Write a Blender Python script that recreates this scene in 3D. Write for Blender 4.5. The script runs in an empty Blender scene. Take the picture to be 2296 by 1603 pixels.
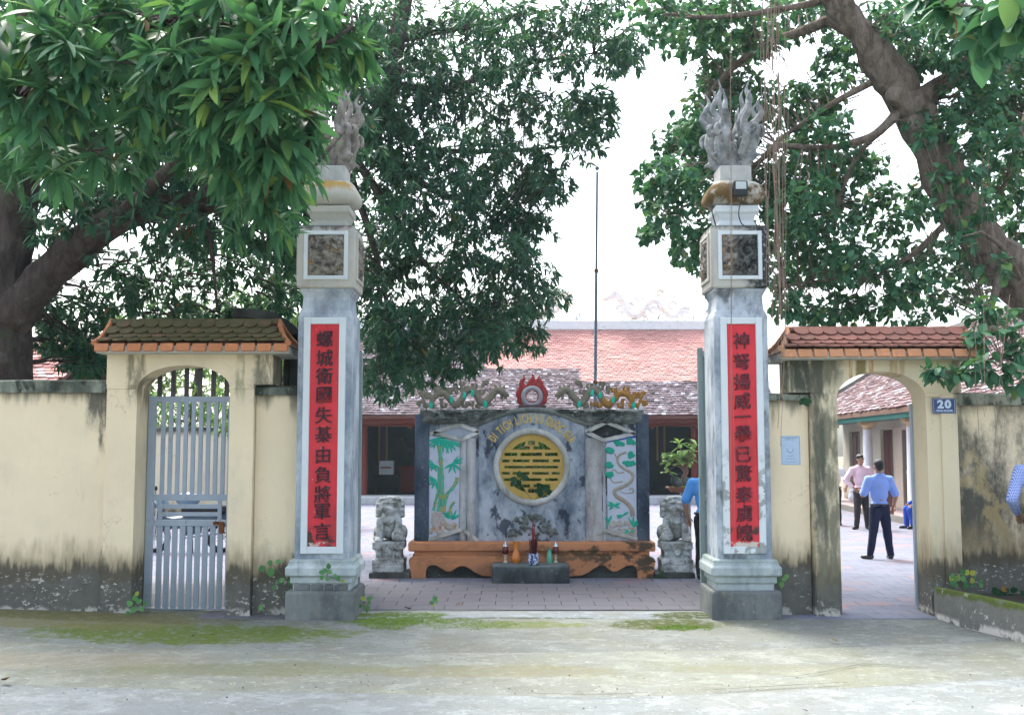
import bpy, bmesh, math, random
import numpy as np
from mathutils import Vector, Matrix, noise as mnoise
random.seed(7); RNG = np.random.default_rng(7)
C = bpy.context
SC = C.scene
COL = SC.collection
PI = math.pi
# ------------------------------------------------------------------ camera, sky, sun, exposure
F_PX, CX, CY, CAM_Z = 2400.0, 1148.0, 801.5, 1.9
PITCH = math.radians(4.847)
cam_d = bpy.data.cameras.new('camera'); cam = bpy.data.objects.new('camera', cam_d); COL.objects.link(cam)
cam.location = (0, 0, CAM_Z); cam.rotation_euler = (PI/2 + PITCH, 0, 0)
cam_d.sensor_width = 36.0; cam_d.lens = 36.0*F_PX/2296.0; cam_d.clip_start = 0.05; cam_d.clip_end = 900
SC.camera = cam
SC.view_settings.view_transform = 'Standard'; SC.view_settings.look = 'None'
SC.view_settings.gamma = 1.0; SC.view_settings.exposure = 2.16; SC.view_settings.use_curve_mapping = False
world = bpy.data.worlds.new('World'); SC.world = world; world.use_nodes = True
SUN_EL, SUN_AZ = math.radians(58), math.radians(-28)      # azimuth measured from +Y clockwise
wn = world.node_tree.nodes; wl = world.node_tree.links
sky = wn.new('ShaderNodeTexSky'); sky.sky_type = 'NISHITA'; sky.sun_disc = False
sky.sun_elevation = SUN_EL; sky.sun_rotation = SUN_AZ; sky.air_density = 1.0; sky.dust_density = 5.0; sky.ozone_density = 1.0
hs = wn.new('ShaderNodeHueSaturation'); hs.inputs['Saturation'].default_value = 0.62
wl.new(sky.outputs[0], hs.inputs['Color']); wl.new(hs.outputs[0], wn['Background'].inputs['Color'])
wn['Background'].inputs['Strength'].default_value = 0.15
sun_d = bpy.data.lights.new('sun', 'SUN'); sun = bpy.data.objects.new('sun', sun_d); COL.objects.link(sun)
sun_d.energy = 0.9; sun_d.angle = math.radians(12); sun_d.color = (1.0, 0.96, 0.88)
sd = Vector((math.sin(SUN_AZ)*math.cos(SUN_EL), math.cos(SUN_AZ)*math.cos(SUN_EL), math.sin(SUN_EL)))
sun.rotation_euler = (-sd).to_track_quat('-Z', 'Y').to_euler(); sun.location = sd*60

# ------------------------------------------------------------------ measuring help: a point of the photograph at distance Y
def W(x, y, Y):
    a, b = (x-CX)/F_PX, -(y-CY)/F_PX
    d = Vector((a, math.cos(PITCH)-b*math.sin(PITCH), math.sin(PITCH)+b*math.cos(PITCH)))
    t = Y/d.y
    return Vector((d.x*t, Y, CAM_Z+d.z*t))
def G(x, y, z=0.0):
    a, b = (x-CX)/F_PX, -(y-CY)/F_PX
    d = Vector((a, math.cos(PITCH)-b*math.sin(PITCH), math.sin(PITCH)+b*math.cos(PITCH)))
    t = (z-CAM_Z)/d.z
    return Vector((d.x*t, d.y*t, z))
def WX(x, Y, y=1000): return W(x, y, Y).x
def WZ(y, Y): return W(CX, y, Y).z

# ------------------------------------------------------------------ mesh collector
class MB:
    def __init__(s): s.v = []; s.f = []; s.fm = []
    def add(s, vs, fs, m=0):
        o = len(s.v); s.v.extend([tuple(p) for p in vs])
        for f in fs: s.f.append(tuple(i+o for i in f)); s.fm.append(m)
        return s
    def merge(s, o, mat4=None):
        return s.add([mat4 @ Vector(p) for p in o.v] if mat4 else o.v, o.f)
    def box(s, x0, x1, y0, y1, z0, z1, m=0):
        return s.add([(x0,y0,z0),(x1,y0,z0),(x1,y1,z0),(x0,y1,z0),(x0,y0,z1),(x1,y0,z1),(x1,y1,z1),(x0,y1,z1)],
                     [(0,3,2,1),(4,5,6,7),(0,1,5,4),(1,2,6,5),(2,3,7,6),(3,0,4,7)], m)
    def bar(s, p, q, w, h=None):          # box beam between two points
        p, q = Vector(p), Vector(q); h = h or w; d = (q-p); L = d.length; d.normalize()
        up = Vector((0,0,1)) if abs(d.z) < .95 else Vector((0,1,0))
        a = d.cross(up).normalized()*w/2; b = a.cross(d).normalized()*h/2
        vs = [p-a-b,p+a-b,p+a+b,p-a+b,q-a-b,q+a-b,q+a+b,q-a+b]
        return s.add(vs, [(0,1,2,3),(7,6,5,4),(0,4,5,1),(1,5,6,2),(2,6,7,3),(3,7,4,0)])
    def prism_xz(s, poly, y0, y1, m=0):   # poly in (x,z); y0 front
        n = len(poly); ar = sum(poly[i][0]*poly[(i+1)%n][1]-poly[(i+1)%n][0]*poly[i][1] for i in range(n))
        if ar < 0: poly = poly[::-1]
        vs = [(x,y0,z) for x,z in poly]+[(x,y1,z) for x,z in poly]
        fs = [tuple(range(n)), tuple(range(2*n-1, n-1, -1))]
        fs += [(i, i+n, (i+1)%n+n, (i+1)%n) for i in range(n)]
        return s.add(vs, fs, m)
    def prism_xy(s, poly, z0, z1, m=0):
        n = len(poly); ar = sum(poly[i][0]*poly[(i+1)%n][1]-poly[(i+1)%n][0]*poly[i][1] for i in range(n))
        if ar < 0: poly = poly[::-1]
        vs = [(x,y,z0) for x,y in poly]+[(x,y,z1) for x,y in poly]
        fs = [tuple(range(n-1,-1,-1)), tuple(range(n, 2*n))]
        fs += [(i, (i+1)%n, (i+1)%n+n, i+n) for i in range(n)]
        return s.add(vs, fs, m)
    def tube(s, pts, rad, n=8, flat=None, cap=True):   # flat=(axis vector, factor) squashes the section along that axis
        pts = [Vector(p) for p in pts]; k = len(pts)
        if not hasattr(rad, '__len__'): rad = [rad]*k
        vs = []; prev = None
        for i, p in enumerate(pts):
            d = (pts[min(i+1,k-1)]-pts[max(i-1,0)])
            if d.length < 1e-9: d = Vector((0,0,1))
            d.normalize()
            if prev is None:
                up = Vector((0,0,1)) if abs(d.z) < .9 else Vector((1,0,0))
                a = d.cross(up).normalized()
            else:
                a = prev-d*prev.dot(d)
                a = a.normalized() if a.length > 1e-6 else d.orthogonal().normalized()
            prev = a; b = d.cross(a)
            for j in range(n):
                t = 2*PI*j/n; o = (a*math.cos(t)+b*math.sin(t))*rad[i]
                if flat: o = o - flat[0]*(o.dot(flat[0])*(1-flat[1]))
                vs.append(p+o)
        fs = [(i*n+j, i*n+(j+1)%n, (i+1)*n+(j+1)%n, (i+1)*n+j) for i in range(k-1) for j in range(n)]
        if cap: fs += [tuple(range(n-1,-1,-1)), tuple(range((k-1)*n, k*n))]
        return s.add(vs, fs)
    def ellip(s, c, r, n=10, rot=None):
        c = Vector(c); r = r if hasattr(r,'__len__') else (r,r,r); m = max(4, n//2+1); vs = []; fs = []
        for i in range(1, m):
            th = PI*i/m
            for j in range(n):
                ph = 2*PI*j/n
                vs.append(Vector((r[0]*math.sin(th)*math.cos(ph), r[1]*math.sin(th)*math.sin(ph), r[2]*math.cos(th))))
        top = len(vs); vs.append(Vector((0,0,r[2]))); vs.append(Vector((0,0,-r[2])))
        for i in range(m-2):
            for j in range(n): fs.append((i*n+j, (i+1)*n+j, (i+1)*n+(j+1)%n, i*n+(j+1)%n))
        for j in range(n):
            fs.append((top, j, (j+1)%n)); fs.append((top+1, (m-2)*n+(j+1)%n, (m-2)*n+j))
        return s.add([c+(rot @ p if rot else p) for p in vs], fs)
    def cap(s, p, q, r0, r1, n=10):       # capsule with a taper
        p, q = Vector(p), Vector(q); d = (q-p); L = d.length or 1e-6; d.normalize()
        pts = [p-d*r0*.95, p-d*r0*.7, p-d*r0*.3, p]; rr = [r0*.2, r0*.72, r0*.96, r0]
        pts += [q, q+d*r1*.3, q+d*r1*.7, q+d*r1*.95]; rr += [r1, r1*.96, r1*.72, r1*.2]
        return s.tube(pts, rr, n)
    def sq(s, cx, cy, prof, ch=0.0, ky=1.0):   # stacked square rings (half width, z)
        vs = []; k = len(prof)
        for h, z in prof:
            c = h*ch
            if ch: ring = [(-h+c,-h),(h-c,-h),(h,-h+c),(h,h-c),(h-c,h),(-h+c,h),(-h,h-c),(-h,-h+c)]
            else: ring = [(-h,-h),(h,-h),(h,h),(-h,h)]
            vs += [(cx+x, cy+y*ky, z) for x,y in ring]
        n = 8 if ch else 4
        fs = [(i*n+j, i*n+(j+1)%n, (i+1)*n+(j+1)%n, (i+1)*n+j) for i in range(k-1) for j in range(n)]
        fs += [tuple(range(n-1,-1,-1)), tuple(range((k-1)*n, k*n))]
        return s.add(vs, fs)
    def lathe(s, cx, cy, prof, n=20):
        vs = [(cx+r*math.cos(2*PI*j/n), cy+r*math.sin(2*PI*j/n), z) for r, z in prof for j in range(n)]; k = len(prof)
        fs = [(i*n+j, i*n+(j+1)%n, (i+1)*n+(j+1)%n, (i+1)*n+j) for i in range(k-1) for j in range(n)]
        fs += [tuple(range(n-1,-1,-1)), tuple(range((k-1)*n, k*n))]
        return s.add(vs, fs)
    def mesh(s, name, mats, origin=None, bevel=0, seg=1, smooth=False, ang=35):
        me = bpy.data.meshes.new(name)
        o = Vector(origin) if origin is not None else Vector((0,0,0))
        me.from_pydata([(p[0]-o.x, p[1]-o.y, p[2]-o.z) for p in s.v], [], s.f)
        for m in (mats if isinstance(mats, (list, tuple)) else [mats]): me.materials.append(m)
        if any(s.fm): me.polygons.foreach_set('material_index', s.fm)
        if bevel:
            bm = bmesh.new(); bm.from_mesh(me)
            es = [e for e in bm.edges if len(e.link_faces) == 2 and e.calc_face_angle(0) > math.radians(25)]
            bmesh.ops.bevel(bm, geom=es, offset=bevel, segments=seg, affect='EDGES', clamp_overlap=True, profile=.6)
            bm.to_mesh(me); bm.free()
        if smooth:
            me.polygons.foreach_set('use_smooth', [True]*len(me.polygons))
            if ang and ang < 180: me.set_sharp_from_angle(angle=math.radians(ang))
        me.update(); return me

ORG = {}
def link(name, data, loc=(0,0,0)):
    o = bpy.data.objects.new(name, data); COL.objects.link(o); o.location = loc; return o
def tag(o, label=None, cat=None, group=None, kind=None):
    if label: o['label'] = label
    if cat: o['category'] = cat
    if group: o['group'] = group
    if kind: o['kind'] = kind
    return o
def thing(name, label, cat, loc=(0,0,0), group=None, rz=0.0):
    o = link(name, None, loc); o.empty_display_size = .2; o.rotation_euler = (0,0,rz)
    ORG[o.name] = Vector(loc); return tag(o, label, cat, group)
def part(name, mb, mat, parent, label=None, local=False, kind=None, **kw):
    org = ORG.get(parent.name, Vector((0,0,0)))
    me = mb.mesh(name, mat, None if local else org, **kw)
    o = link(name, me); o.parent = parent; ORG[o.name] = org
    if label: o['label'] = label
    if kind: o['kind'] = kind
    return o
def piece(name, me, parent, mat4, label=None):       # a repeat that shares mesh data, placed in the parent's space
    o = bpy.data.objects.new(name, me); COL.objects.link(o); o.parent = parent; o.matrix_basis = mat4
    ORG[o.name] = ORG.get(parent.name, Vector((0,0,0)))
    if label: o['label'] = label
    return o
def solo(name, mb, mat, label, cat, loc, group=None, kind=None, **kw):
    me = mb.mesh(name, mat, loc, **kw); o = link(name, me, loc); ORG[o.name] = Vector(loc)
    return tag(o, label, cat, group, kind)
def struct(name, mb, mat, **kw):
    o = link(name, mb.mesh(name, mat, **kw)); ORG[o.name] = Vector((0,0,0)); o['kind'] = 'structure'; return o
def copy_tree(o, parent=None):
    c = o.copy(); COL.objects.link(c); ORG[c.name] = ORG.get(o.name, Vector((0,0,0)))
    if parent is not None: c.parent = parent
    for ch in list(o.children): copy_tree(ch, c)
    return c
def T4(loc, rz=0, rx=0, ry=0, s=1):
    s = s if hasattr(s,'__len__') else (s,s,s)
    return Matrix.Translation(loc) @ Matrix.Rotation(rz,4,'Z') @ Matrix.Rotation(ry,4,'Y') @ Matrix.Rotation(rx,4,'X') @ Matrix.Diagonal((*s,1))
_tmpcol = None
def evaluated(o):
    dg = C.evaluated_depsgraph_get(); return bpy.data.meshes.new_from_object(o.evaluated_get(dg))
def blob(mb, voxel=.012, smooth=4, disp=0, dscale=20.0):    # fuse overlapping solids into one skin
    me = mb.mesh('tmp', []) if False else bpy.data.meshes.new('tmp')
    me.from_pydata([tuple(p) for p in mb.v], [], mb.f)
    o = bpy.data.objects.new('tmp', me); COL.objects.link(o)
    r = o.modifiers.new('r', 'REMESH'); r.mode = 'VOXEL'; r.voxel_size = voxel; r.adaptivity = 0
    if smooth:
        q = o.modifiers.new('s', 'SMOOTH'); q.factor = .5; q.iterations = smooth
    C.view_layer.update(); m2 = evaluated(o)
    bpy.data.objects.remove(o); bpy.data.meshes.remove(me)
    n = len(m2.vertices); co = np.empty(n*3, 'f'); m2.vertices.foreach_get('co', co); co = co.reshape(-1,3)
    if disp:
        no = np.empty(n*3, 'f'); m2.vertices.foreach_get('normal', no); no = no.reshape(-1,3)
        d = np.array([mnoise.noise(Vector(p)*dscale)+.6*mnoise.noise(Vector(p)*dscale*2.3) for p in co.tolist()])
        co = co+no*(d*disp)[:,None]
    out = MB(); out.v = [tuple(p) for p in co.tolist()]; out.f = [tuple(p.vertices) for p in m2.polygons]; out.fm = [0]*len(out.f)
    bpy.data.meshes.remove(m2); return out
def text_mb(txt, size, extr, fat=0.0, space=1.0, align='CENTER', res=3):   # lettering in the XZ plane, facing -Y, centred on the origin
    cu = bpy.data.curves.new('t', 'FONT'); cu.body = txt; cu.size = size; cu.extrude = extr; cu.offset = fat
    cu.align_x = align; cu.align_y = 'CENTER'; cu.space_character = space; cu.resolution_u = res
    o = bpy.data.objects.new('t', cu); COL.objects.link(o); C.view_layer.update(); me = evaluated(o)
    mb = MB(); mb.add([(v.co.x, -v.co.z, v.co.y) for v in me.vertices], [tuple(p.vertices) for p in me.polygons])
    bpy.data.objects.remove(o); bpy.data.curves.remove(cu); bpy.data.meshes.remove(me); return mb
def spiral(c, r0, r1, a0, a1, n=14, ax='xz'):
    out = []
    for i in range(n):
        t = i/(n-1); a = a0+(a1-a0)*t; r = r0+(r1-r0)*t
        out.append(Vector(c)+(Vector((r*math.cos(a), 0, r*math.sin(a))) if ax == 'xz' else Vector((0, r*math.cos(a), r*math.sin(a)))))
    return out
def curve_pts(pts, n=24):                             # Catmull-Rom through the points
    P = [Vector(p) for p in pts]; P = [2*P[0]-P[1]]+P+[2*P[-1]-P[-2]]; out = []; m = len(P)-3
    for i in range(n):
        u = i/(n-1)*m; k = min(int(u), m-1); t = u-k
        a, b, c, d = P[k:k+4]
        out.append(.5*((2*b)+(c-a)*t+(2*a-5*b+4*c-d)*t*t+(3*b-a-3*c+d)*t**3))
    return out
def lerp(a, b, t): return a+(b-a)*t
# ------------------------------------------------------------------ materials
def srgb(r, g, b):
    f = lambda c: (c/255/12.92) if c/255 <= .04045 else ((c/255+.055)/1.055)**2.4
    return (f(r), f(g), f(b))
class N:
    def __init__(s, name, coord='world'):
        s.m = bpy.data.materials.new(name); s.m.use_nodes = True; t = s.m.node_tree; s.nd = t.nodes; s.lk = t.links
        s.b = s.nd['Principled BSDF']
        if coord == 'world': s.pos = s.nd.new('ShaderNodeNewGeometry').outputs['Position']
        else: s.pos = s.nd.new('ShaderNodeTexCoord').outputs['Object']
        s._xyz = None
    def _set(s, inp, v):
        if hasattr(v, 'is_linked') or hasattr(v, 'links'): s.lk.new(v, inp)
        elif hasattr(v, '__len__') and len(v) == 3 and inp.type == 'RGBA': inp.default_value = (*v, 1)
        else: inp.default_value = v
    def xyz(s):
        if s._xyz is None:
            n = s.nd.new('ShaderNodeSeparateXYZ'); s.lk.new(s.pos, n.inputs[0]); s._xyz = n.outputs
        return s._xyz
    def math(s, op, a, b=0.0, clamp=False):
        n = s.nd.new('ShaderNodeMath'); n.operation = op; n.use_clamp = clamp; s._set(n.inputs[0], a); s._set(n.inputs[1], b); return n.outputs[0]
    def noise(s, scale, detail=4, rough=.6, stretch=None, dist=0.0, off=0.0):
        v = s.pos
        if stretch or off:
            mp = s.nd.new('ShaderNodeMapping'); s.lk.new(v, mp.inputs[0]); mp.inputs['Scale'].default_value = stretch or (1,1,1)
            mp.inputs['Location'].default_value = (off, off*1.7, off*.6); v = mp.outputs[0]
        n = s.nd.new('ShaderNodeTexNoise'); s.lk.new(v, n.inputs['Vector']); n.inputs['Scale'].default_value = scale
        n.inputs['Detail'].default_value = detail; n.inputs['Roughness'].default_value = rough; n.inputs['Distortion'].default_value = dist
        return n.outputs['Fac']
    def voro(s, scale, feature='F1', stretch=None):
        v = s.pos
        if stretch:
            mp = s.nd.new('ShaderNodeMapping'); s.lk.new(v, mp.inputs[0]); mp.inputs['Scale'].default_value = stretch; v = mp.outputs[0]
        n = s.nd.new('ShaderNodeTexVoronoi'); n.feature = feature; n.inputs['Scale'].default_value = scale; s.lk.new(v, n.inputs['Vector'])
        return n.outputs['Distance']
    def rng(s, v, a, b, c=0.0, d=1.0):
        n = s.nd.new('ShaderNodeMapRange'); n.interpolation_type = 'SMOOTHSTEP'
        if a > b: a, b, c, d = b, a, d, c
        s._set(n.inputs['Value'], v); n.inputs['From Min'].default_value = a; n.inputs['From Max'].default_value = b
        n.inputs['To Min'].default_value = c; n.inputs['To Max'].default_value = d; return n.outputs[0]
    def mix(s, f, a, b, mode='MIX'):
        n = s.nd.new('ShaderNodeMix'); n.data_type = 'RGBA'; n.blend_type = mode; s._set(n.inputs['Factor'], f)
        s._set(n.inputs['A'] if False else n.inputs[6], a); s._set(n.inputs[7], b); return n.outputs[2]
    def mul(s, *a):
        r = a[0]
        for q in a[1:]: r = s.math('MULTIPLY', r, q)
        return r
    def objrnd(s): return s.nd.new('ShaderNodeObjectInfo').outputs['Random']
    def attr(s, name):
        n = s.nd.new('ShaderNodeAttribute'); n.attribute_name = name; return n.outputs['Fac']
    def below(s, z, soft=.15, amp=.3, scale=3.0, stretch=(1,1,.5), off=0.0, lf=0.0):   # 1 under height z with a ragged edge
        n = s.noise(scale, 5, .65, stretch, off=off); e = s.math('ADD', s.xyz()[2], s.math('MULTIPLY', s.math('SUBTRACT', n, .5), amp*2))
        if lf: e = s.math('ADD', e, s.math('MULTIPLY', s.math('SUBTRACT', s.noise(1.1, 3, .6, off=off+20), .5), lf*2))
        return s.rng(e, z+soft/2, z-soft/2)
    def above(s, z, soft=.15, amp=.3, scale=3.0, stretch=(1,1,.3), off=0.0):
        n = s.noise(scale, 5, .65, stretch, off=off); e = s.math('ADD', s.xyz()[2], s.math('MULTIPLY', s.math('SUBTRACT', n, .5), amp*2))
        return s.rng(e, z-soft/2, z+soft/2)
    def near(s, axis, c, half, soft=.1, amp=.1, scale=4.0, off=3.0):
        n = s.noise(scale, 4, .6, off=off)
        d = s.math('ABSOLUTE', s.math('SUBTRACT', s.math('ADD', s.xyz()[axis], s.math('MULTIPLY', s.math('SUBTRACT', n, .5), amp*2)), c))
        return s.rng(d, half+soft/2, half-soft/2)
    def patch(s, scale, lo, hi, stretch=None, off=0.0, detail=5, rough=.65): return s.rng(s.noise(scale, detail, rough, stretch, off=off), lo, hi)
    def done(s, color, rough=.85, bump=None, bstr=.3, bdist=.02, spec=.3, metal=0.0, **kw):
        s._set(s.b.inputs['Base Color'], color); s._set(s.b.inputs['Roughness'], rough); s._set(s.b.inputs['Metallic'], metal)
        s.b.inputs['Specular IOR Level'].default_value = spec
        if bump is not None:
            n = s.nd.new('ShaderNodeBump'); n.inputs['Strength'].default_value = bstr; n.inputs['Distance'].default_value = bdist
            s.lk.new(bump, n.inputs['Height']); s.lk.new(n.outputs[0], s.b.inputs['Normal'])
        for k, v in kw.items(): s._set(s.b.inputs[k], v)
        return s.m
def plain(name, col, rough=.7, var=.2, scale=6.0, bstr=.15, bscale=60.0, coord='world', dirt=None, dlo=.55, dhi=.75, dscale=5.0, metal=0.0, spec=.3, **kw):
    n = N(name, coord); a = n.noise(scale, 5, .6)
    c = n.mix(a, tuple(k*(1-var) for k in col), tuple(min(1, k*(1+var)) for k in col))
    if dirt: c = n.mix(n.mul(n.patch(dscale, dlo, dhi, off=4.0), .85), c, dirt)
    return n.done(c, rough, n.noise(bscale, 4, .6), bstr, .01, spec, metal, **kw)

CREAM = (.79, .67, .465); MOLD = (.035, .04, .034); GREYMOLD = (.12, .12, .10)
def plaster(name, seed, base_dark=.5, coping=None, side_stain=None, drips=(), cream=CREAM, blot=0.0, rise=None):
    n = N(name)
    c = n.mix(n.noise(1.3, 5, .6, off=seed), tuple(k*.86 for k in cream), tuple(min(1, k*1.08) for k in cream))
    c = n.mix(n.mul(n.patch(1.1, .5, .74, (1,1,.8), off=seed+2), .45), c, (.56,.47,.37))
    c = n.mix(n.mul(n.patch(2.6, .56, .74, (1,1,.5), off=seed+2.5, detail=7), .3), c, (.46,.46,.40))
    ck = n.math('ABSOLUTE', n.math('SUBTRACT', n.noise(1.7, 6, .6, off=seed+14), .5)); c = n.mix(n.mul(n.rng(ck, .0045, .001), n.patch(1.3, .52, .6, off=seed+15), .5), c, (.25,.22,.17))
    c = n.mix(n.mul(n.patch(14, .62, .74, (1,1,.12), off=seed+3), .22), c, (.36,.33,.25))            # thin runs
    c = n.mix(n.mul(n.patch(40, .67, .72, off=seed+3.4), .4), c, (.3,.26,.2))
    if blot:
        c = n.mix(n.mul(n.patch(1.4, .52-blot*.1, .6, (1,1,.45), off=seed+9, detail=8, rough=.7), .93), c, (.05,.055,.047))
        c = n.mix(n.mul(n.patch(2.0, .56, .63, (1,1,.7), off=seed+12, detail=7), .7), c, (.42,.33,.16))
    # tide line of mould rising from the ground
    c = n.mix(n.mul(n.below(base_dark+.24, .34, .30, 7, (1,1,.2), seed, .35), .75), c, (.27,.215,.125))
    c = n.mix(n.mul(n.below(base_dark+.08, .16, .30, 12, (1,1,.16), seed+1, .3), .9), c, (.07,.065,.05))
    lower = n.below(base_dark-.06, .10, .16, 7, (1,1,.5), seed+5, .3)
    c = n.mix(n.mul(lower, .9), c, n.mix(n.noise(7, 6, .7, off=seed), (.05,.052,.045), (.185,.18,.155)))
    # peeled lime spots
    sp = n.mul(n.below(base_dark-.02, .1, .15, 4, None, seed+6), n.patch(17, .57, .63, (1,1,1.5), off=seed+7), n.patch(2.4, .42, .6, off=seed+8))
    c = n.mix(n.mul(sp, .85), c, (.55,.53,.46))
    ft = n.mul(n.below(.10, .05, .10, 6, None, seed+6), n.patch(5, .48, .56, off=seed+10))
    c = n.mix(n.mul(ft, .8), c, (.5,.48,.42))
    if coping:
        c = n.mix(n.mul(n.above(coping-.03, .2, .28, 6, (1,1,.15), seed+4), .82), c, (.10,.10,.075))
        c = n.mix(n.mul(n.above(coping+.12, .1, .12, 9, None, seed+4), .8), c, n.mix(n.noise(9, 5), (.03,.035,.03), (.22,.22,.19)))
    for (x, hw, z0, colr, st) in drips:
        k = n.mul(n.near(0, x, hw, hw*.6, hw*.5, 9, seed+x), n.above(z0, .25, .2, 7, (1,1,.2), seed+x), n.patch(11, .3, .55, (1,1,.25), off=seed+x*2))
        c = n.mix(n.mul(k, st), c, colr)
    bm = n.math('ADD', n.math('MULTIPLY', n.noise(6, 5, .6), .8), n.math('MULTIPLY', n.noise(70, 3, .6), .35))
    return n.done(c, .9, bm, .35, .02, .2)

def concrete(name, seed, light=(.47,.475,.44), moss=(), green=.0, tan=.5):
    n = N(name)
    c = n.mix(n.noise(.9, 6, .65, (1,2.2,1), off=seed), tuple(k*.64 for k in light), tuple(k*1.2 for k in light))
    c = n.mix(n.mul(n.patch(.9, .45, .72, None, off=seed+2, detail=9), tan), c, tuple(k*q for k, q in zip(light, (1.0,.88,.62))))
    c = n.mix(n.mul(n.patch(2.6, .56, .68, (.8,1.3,1), off=seed+3, detail=9, rough=.72), .5), c, tuple(k*1.45 for k in light))
    c = n.mix(n.mul(n.patch(26, .60, .68, off=seed+4), n.patch(2, .45, .6, off=seed+4.4), .65), c, tuple(k*1.6 for k in light))
    c = n.mix(n.mul(n.patch(38, .63, .69, off=seed+5), .6), c, (.09,.09,.075))
    c = n.mix(n.rng(n.noise(55, 4, .7, off=seed+11), .3, .7, .28, 0), c, tuple(k*.45 for k in light)); c = n.mix(n.mul(n.patch(9, .55, .62, off=seed+12, detail=8, rough=.75), .35), c, tuple(k*.55 for k in light))
    c = n.mix(n.mul(n.patch(3.2, .53, .56, (.8,1,1), off=seed+21, detail=11, rough=.76), .4), c, tuple(k*1.35 for k in light)); c = n.mix(n.mul(n.patch(2.6, .55, .58, (.8,1,1), off=seed+22, detail=11, rough=.78), .42), c, tuple(k*.6*q for k, q in zip(light, (1,.97,.85)))); c = n.mix(n.mul(n.patch(14, .60, .63, off=seed+23, detail=6, rough=.7), .5), c, tuple(k*1.7 for k in light))
    if green:
        c = n.mix(n.mul(n.patch(1.1, .46, .72, None, off=seed+6, detail=9), n.rng(n.noise(30, 5, .7, off=seed+8), .35, .55, .3, 1), green), c, (.16,.165,.085))
    for (x, y, rx, ry, colr, st) in moss:
        dx = n.math('DIVIDE', n.math('SUBTRACT', n.xyz()[0], x), rx); dy = n.math('DIVIDE', n.math('SUBTRACT', n.xyz()[1], y), ry)
        d = n.math('ADD', n.math('MULTIPLY', dx, dx), n.math('MULTIPLY', dy, dy))
        d = n.math('ADD', d, n.math('MULTIPLY', n.math('SUBTRACT', n.noise(3.5, 9, .72, off=seed+x), .5), 2.6))
        c = n.mix(n.mul(n.rng(d, 1.0, .45), n.rng(n.noise(12, 8, .75, off=seed+y), .40, .50, .25, 1), st), c, n.mix(n.noise(16, 4, .7), tuple(k*.7 for k in colr), tuple(k*1.25 for k in colr)))
    bm = n.math('ADD', n.math('MULTIPLY', n.noise(9, 6, .6), .7), n.math('MULTIPLY', n.noise(80, 3, .6), .4))
    return n.done(c, .9, bm, .5, .02, .12)

def stone_grey(name, seed, a=(.16,.20,.24), b=(.48,.52,.55), blotch=(.05,.055,.055), bl=.5, rust=.25, lo=.56, hi=.7, top=None):
    n = N(name)
    c = n.mix(n.rng(n.noise(2.2, 6, .68, (1,1,.55), off=seed), .33, .68), a, b)
    c = n.mix(n.mul(n.patch(9, .55, .72, (1,1,.16), off=seed+1), .45), c, tuple(k*.55 for k in a))
    c = n.mix(n.mul(n.patch(4, lo, hi, (1,1,.6), off=seed+2, detail=7), bl), c, blotch)
    c = n.mix(n.mul(n.patch(3, .58, .72, (1,1,.3), off=seed+3), rust), c, (.34,.22,.10))
    c = n.mix(n.mul(n.patch(26, .63, .7, off=seed+4), .4), c, (.55,.55,.5))
    if top: c = n.mix(n.mul(n.above(top[0], .2, .15, 6, (1,1,.4), seed), top[1]), c, top[2])
    bm = n.math('ADD', n.math('MULTIPLY', n.noise(12, 6, .65), .7), n.math('MULTIPLY', n.noise(80, 3), .3))
    return n.done(c, .88, bm, .45, .02, .25)

def leaf_mat(name, dark, light, hue_new=(.16,.22,.03), trans=.2, rough=.65, attr=True, new=.12, gloss=.2, old=(.25,.12,.03), oldf=.004):
    n = N(name, 'obj'); r = n.attr('rnd') if attr else n.objrnd()
    c = n.mix(n.rng(r, 0, .8), dark, light)
    c = n.mix(n.rng(r, 1-new-.02, 1-new+.05), c, hue_new)
    r2 = n.math('FRACT', n.math('MULTIPLY', r, 37.7)); c = n.mix(n.rng(r2, 1-oldf-.001, 1-oldf), c, old)
    n.done(c, rough, None, spec=gloss)
    tr = n.nd.new('ShaderNodeBsdfTranslucent'); n._set(tr.inputs['Color'], n.mix(.4, c, (.14,.34,.06)))
    mx = n.nd.new('ShaderNodeMixShader'); mx.inputs[0].default_value = trans
    out = n.nd['Material Output']; n.lk.new(n.b.outputs[0], mx.inputs[1]); n.lk.new(tr.outputs[0], mx.inputs[2]); n.lk.new(mx.outputs[0], out.inputs[0])
    return n.m
def bark_mat(name, a, b, lich=.3):
    n = N(name); v = n.noise(9, 6, .7, (1,1,.35), dist=.6)
    c = n.mix(n.rng(v, .3, .7), a, b); c = n.mix(n.mul(n.patch(4, .55, .68, off=2), lich), c, (.30,.31,.26))
    c = n.mix(n.mul(n.patch(3, .6, .7, off=6), .4), c, (.05,.08,.03))
    return n.done(c, .92, n.math('ADD', v, n.math('MULTIPLY', n.noise(45, 4, .7), .4)), .8, .04, .15)
def tile_mat(name, a, b, moss=None, mk=.8, seed=1.0):
    n = N(name); r = n.objrnd(); c = n.mix(r, a, b)
    if moss: c = n.mix(n.mul(n.patch(6, .27, .45, off=seed), mk), c, n.mix(n.noise(30, 4), tuple(k*.6 for k in moss), moss))
    c = n.mix(n.mul(n.patch(24, .58, .7, off=seed+1), .45), c, tuple(k*.4 for k in a))
    return n.done(c, .8, n.noise(45, 5, .65), .4, .01, .3)
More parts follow.
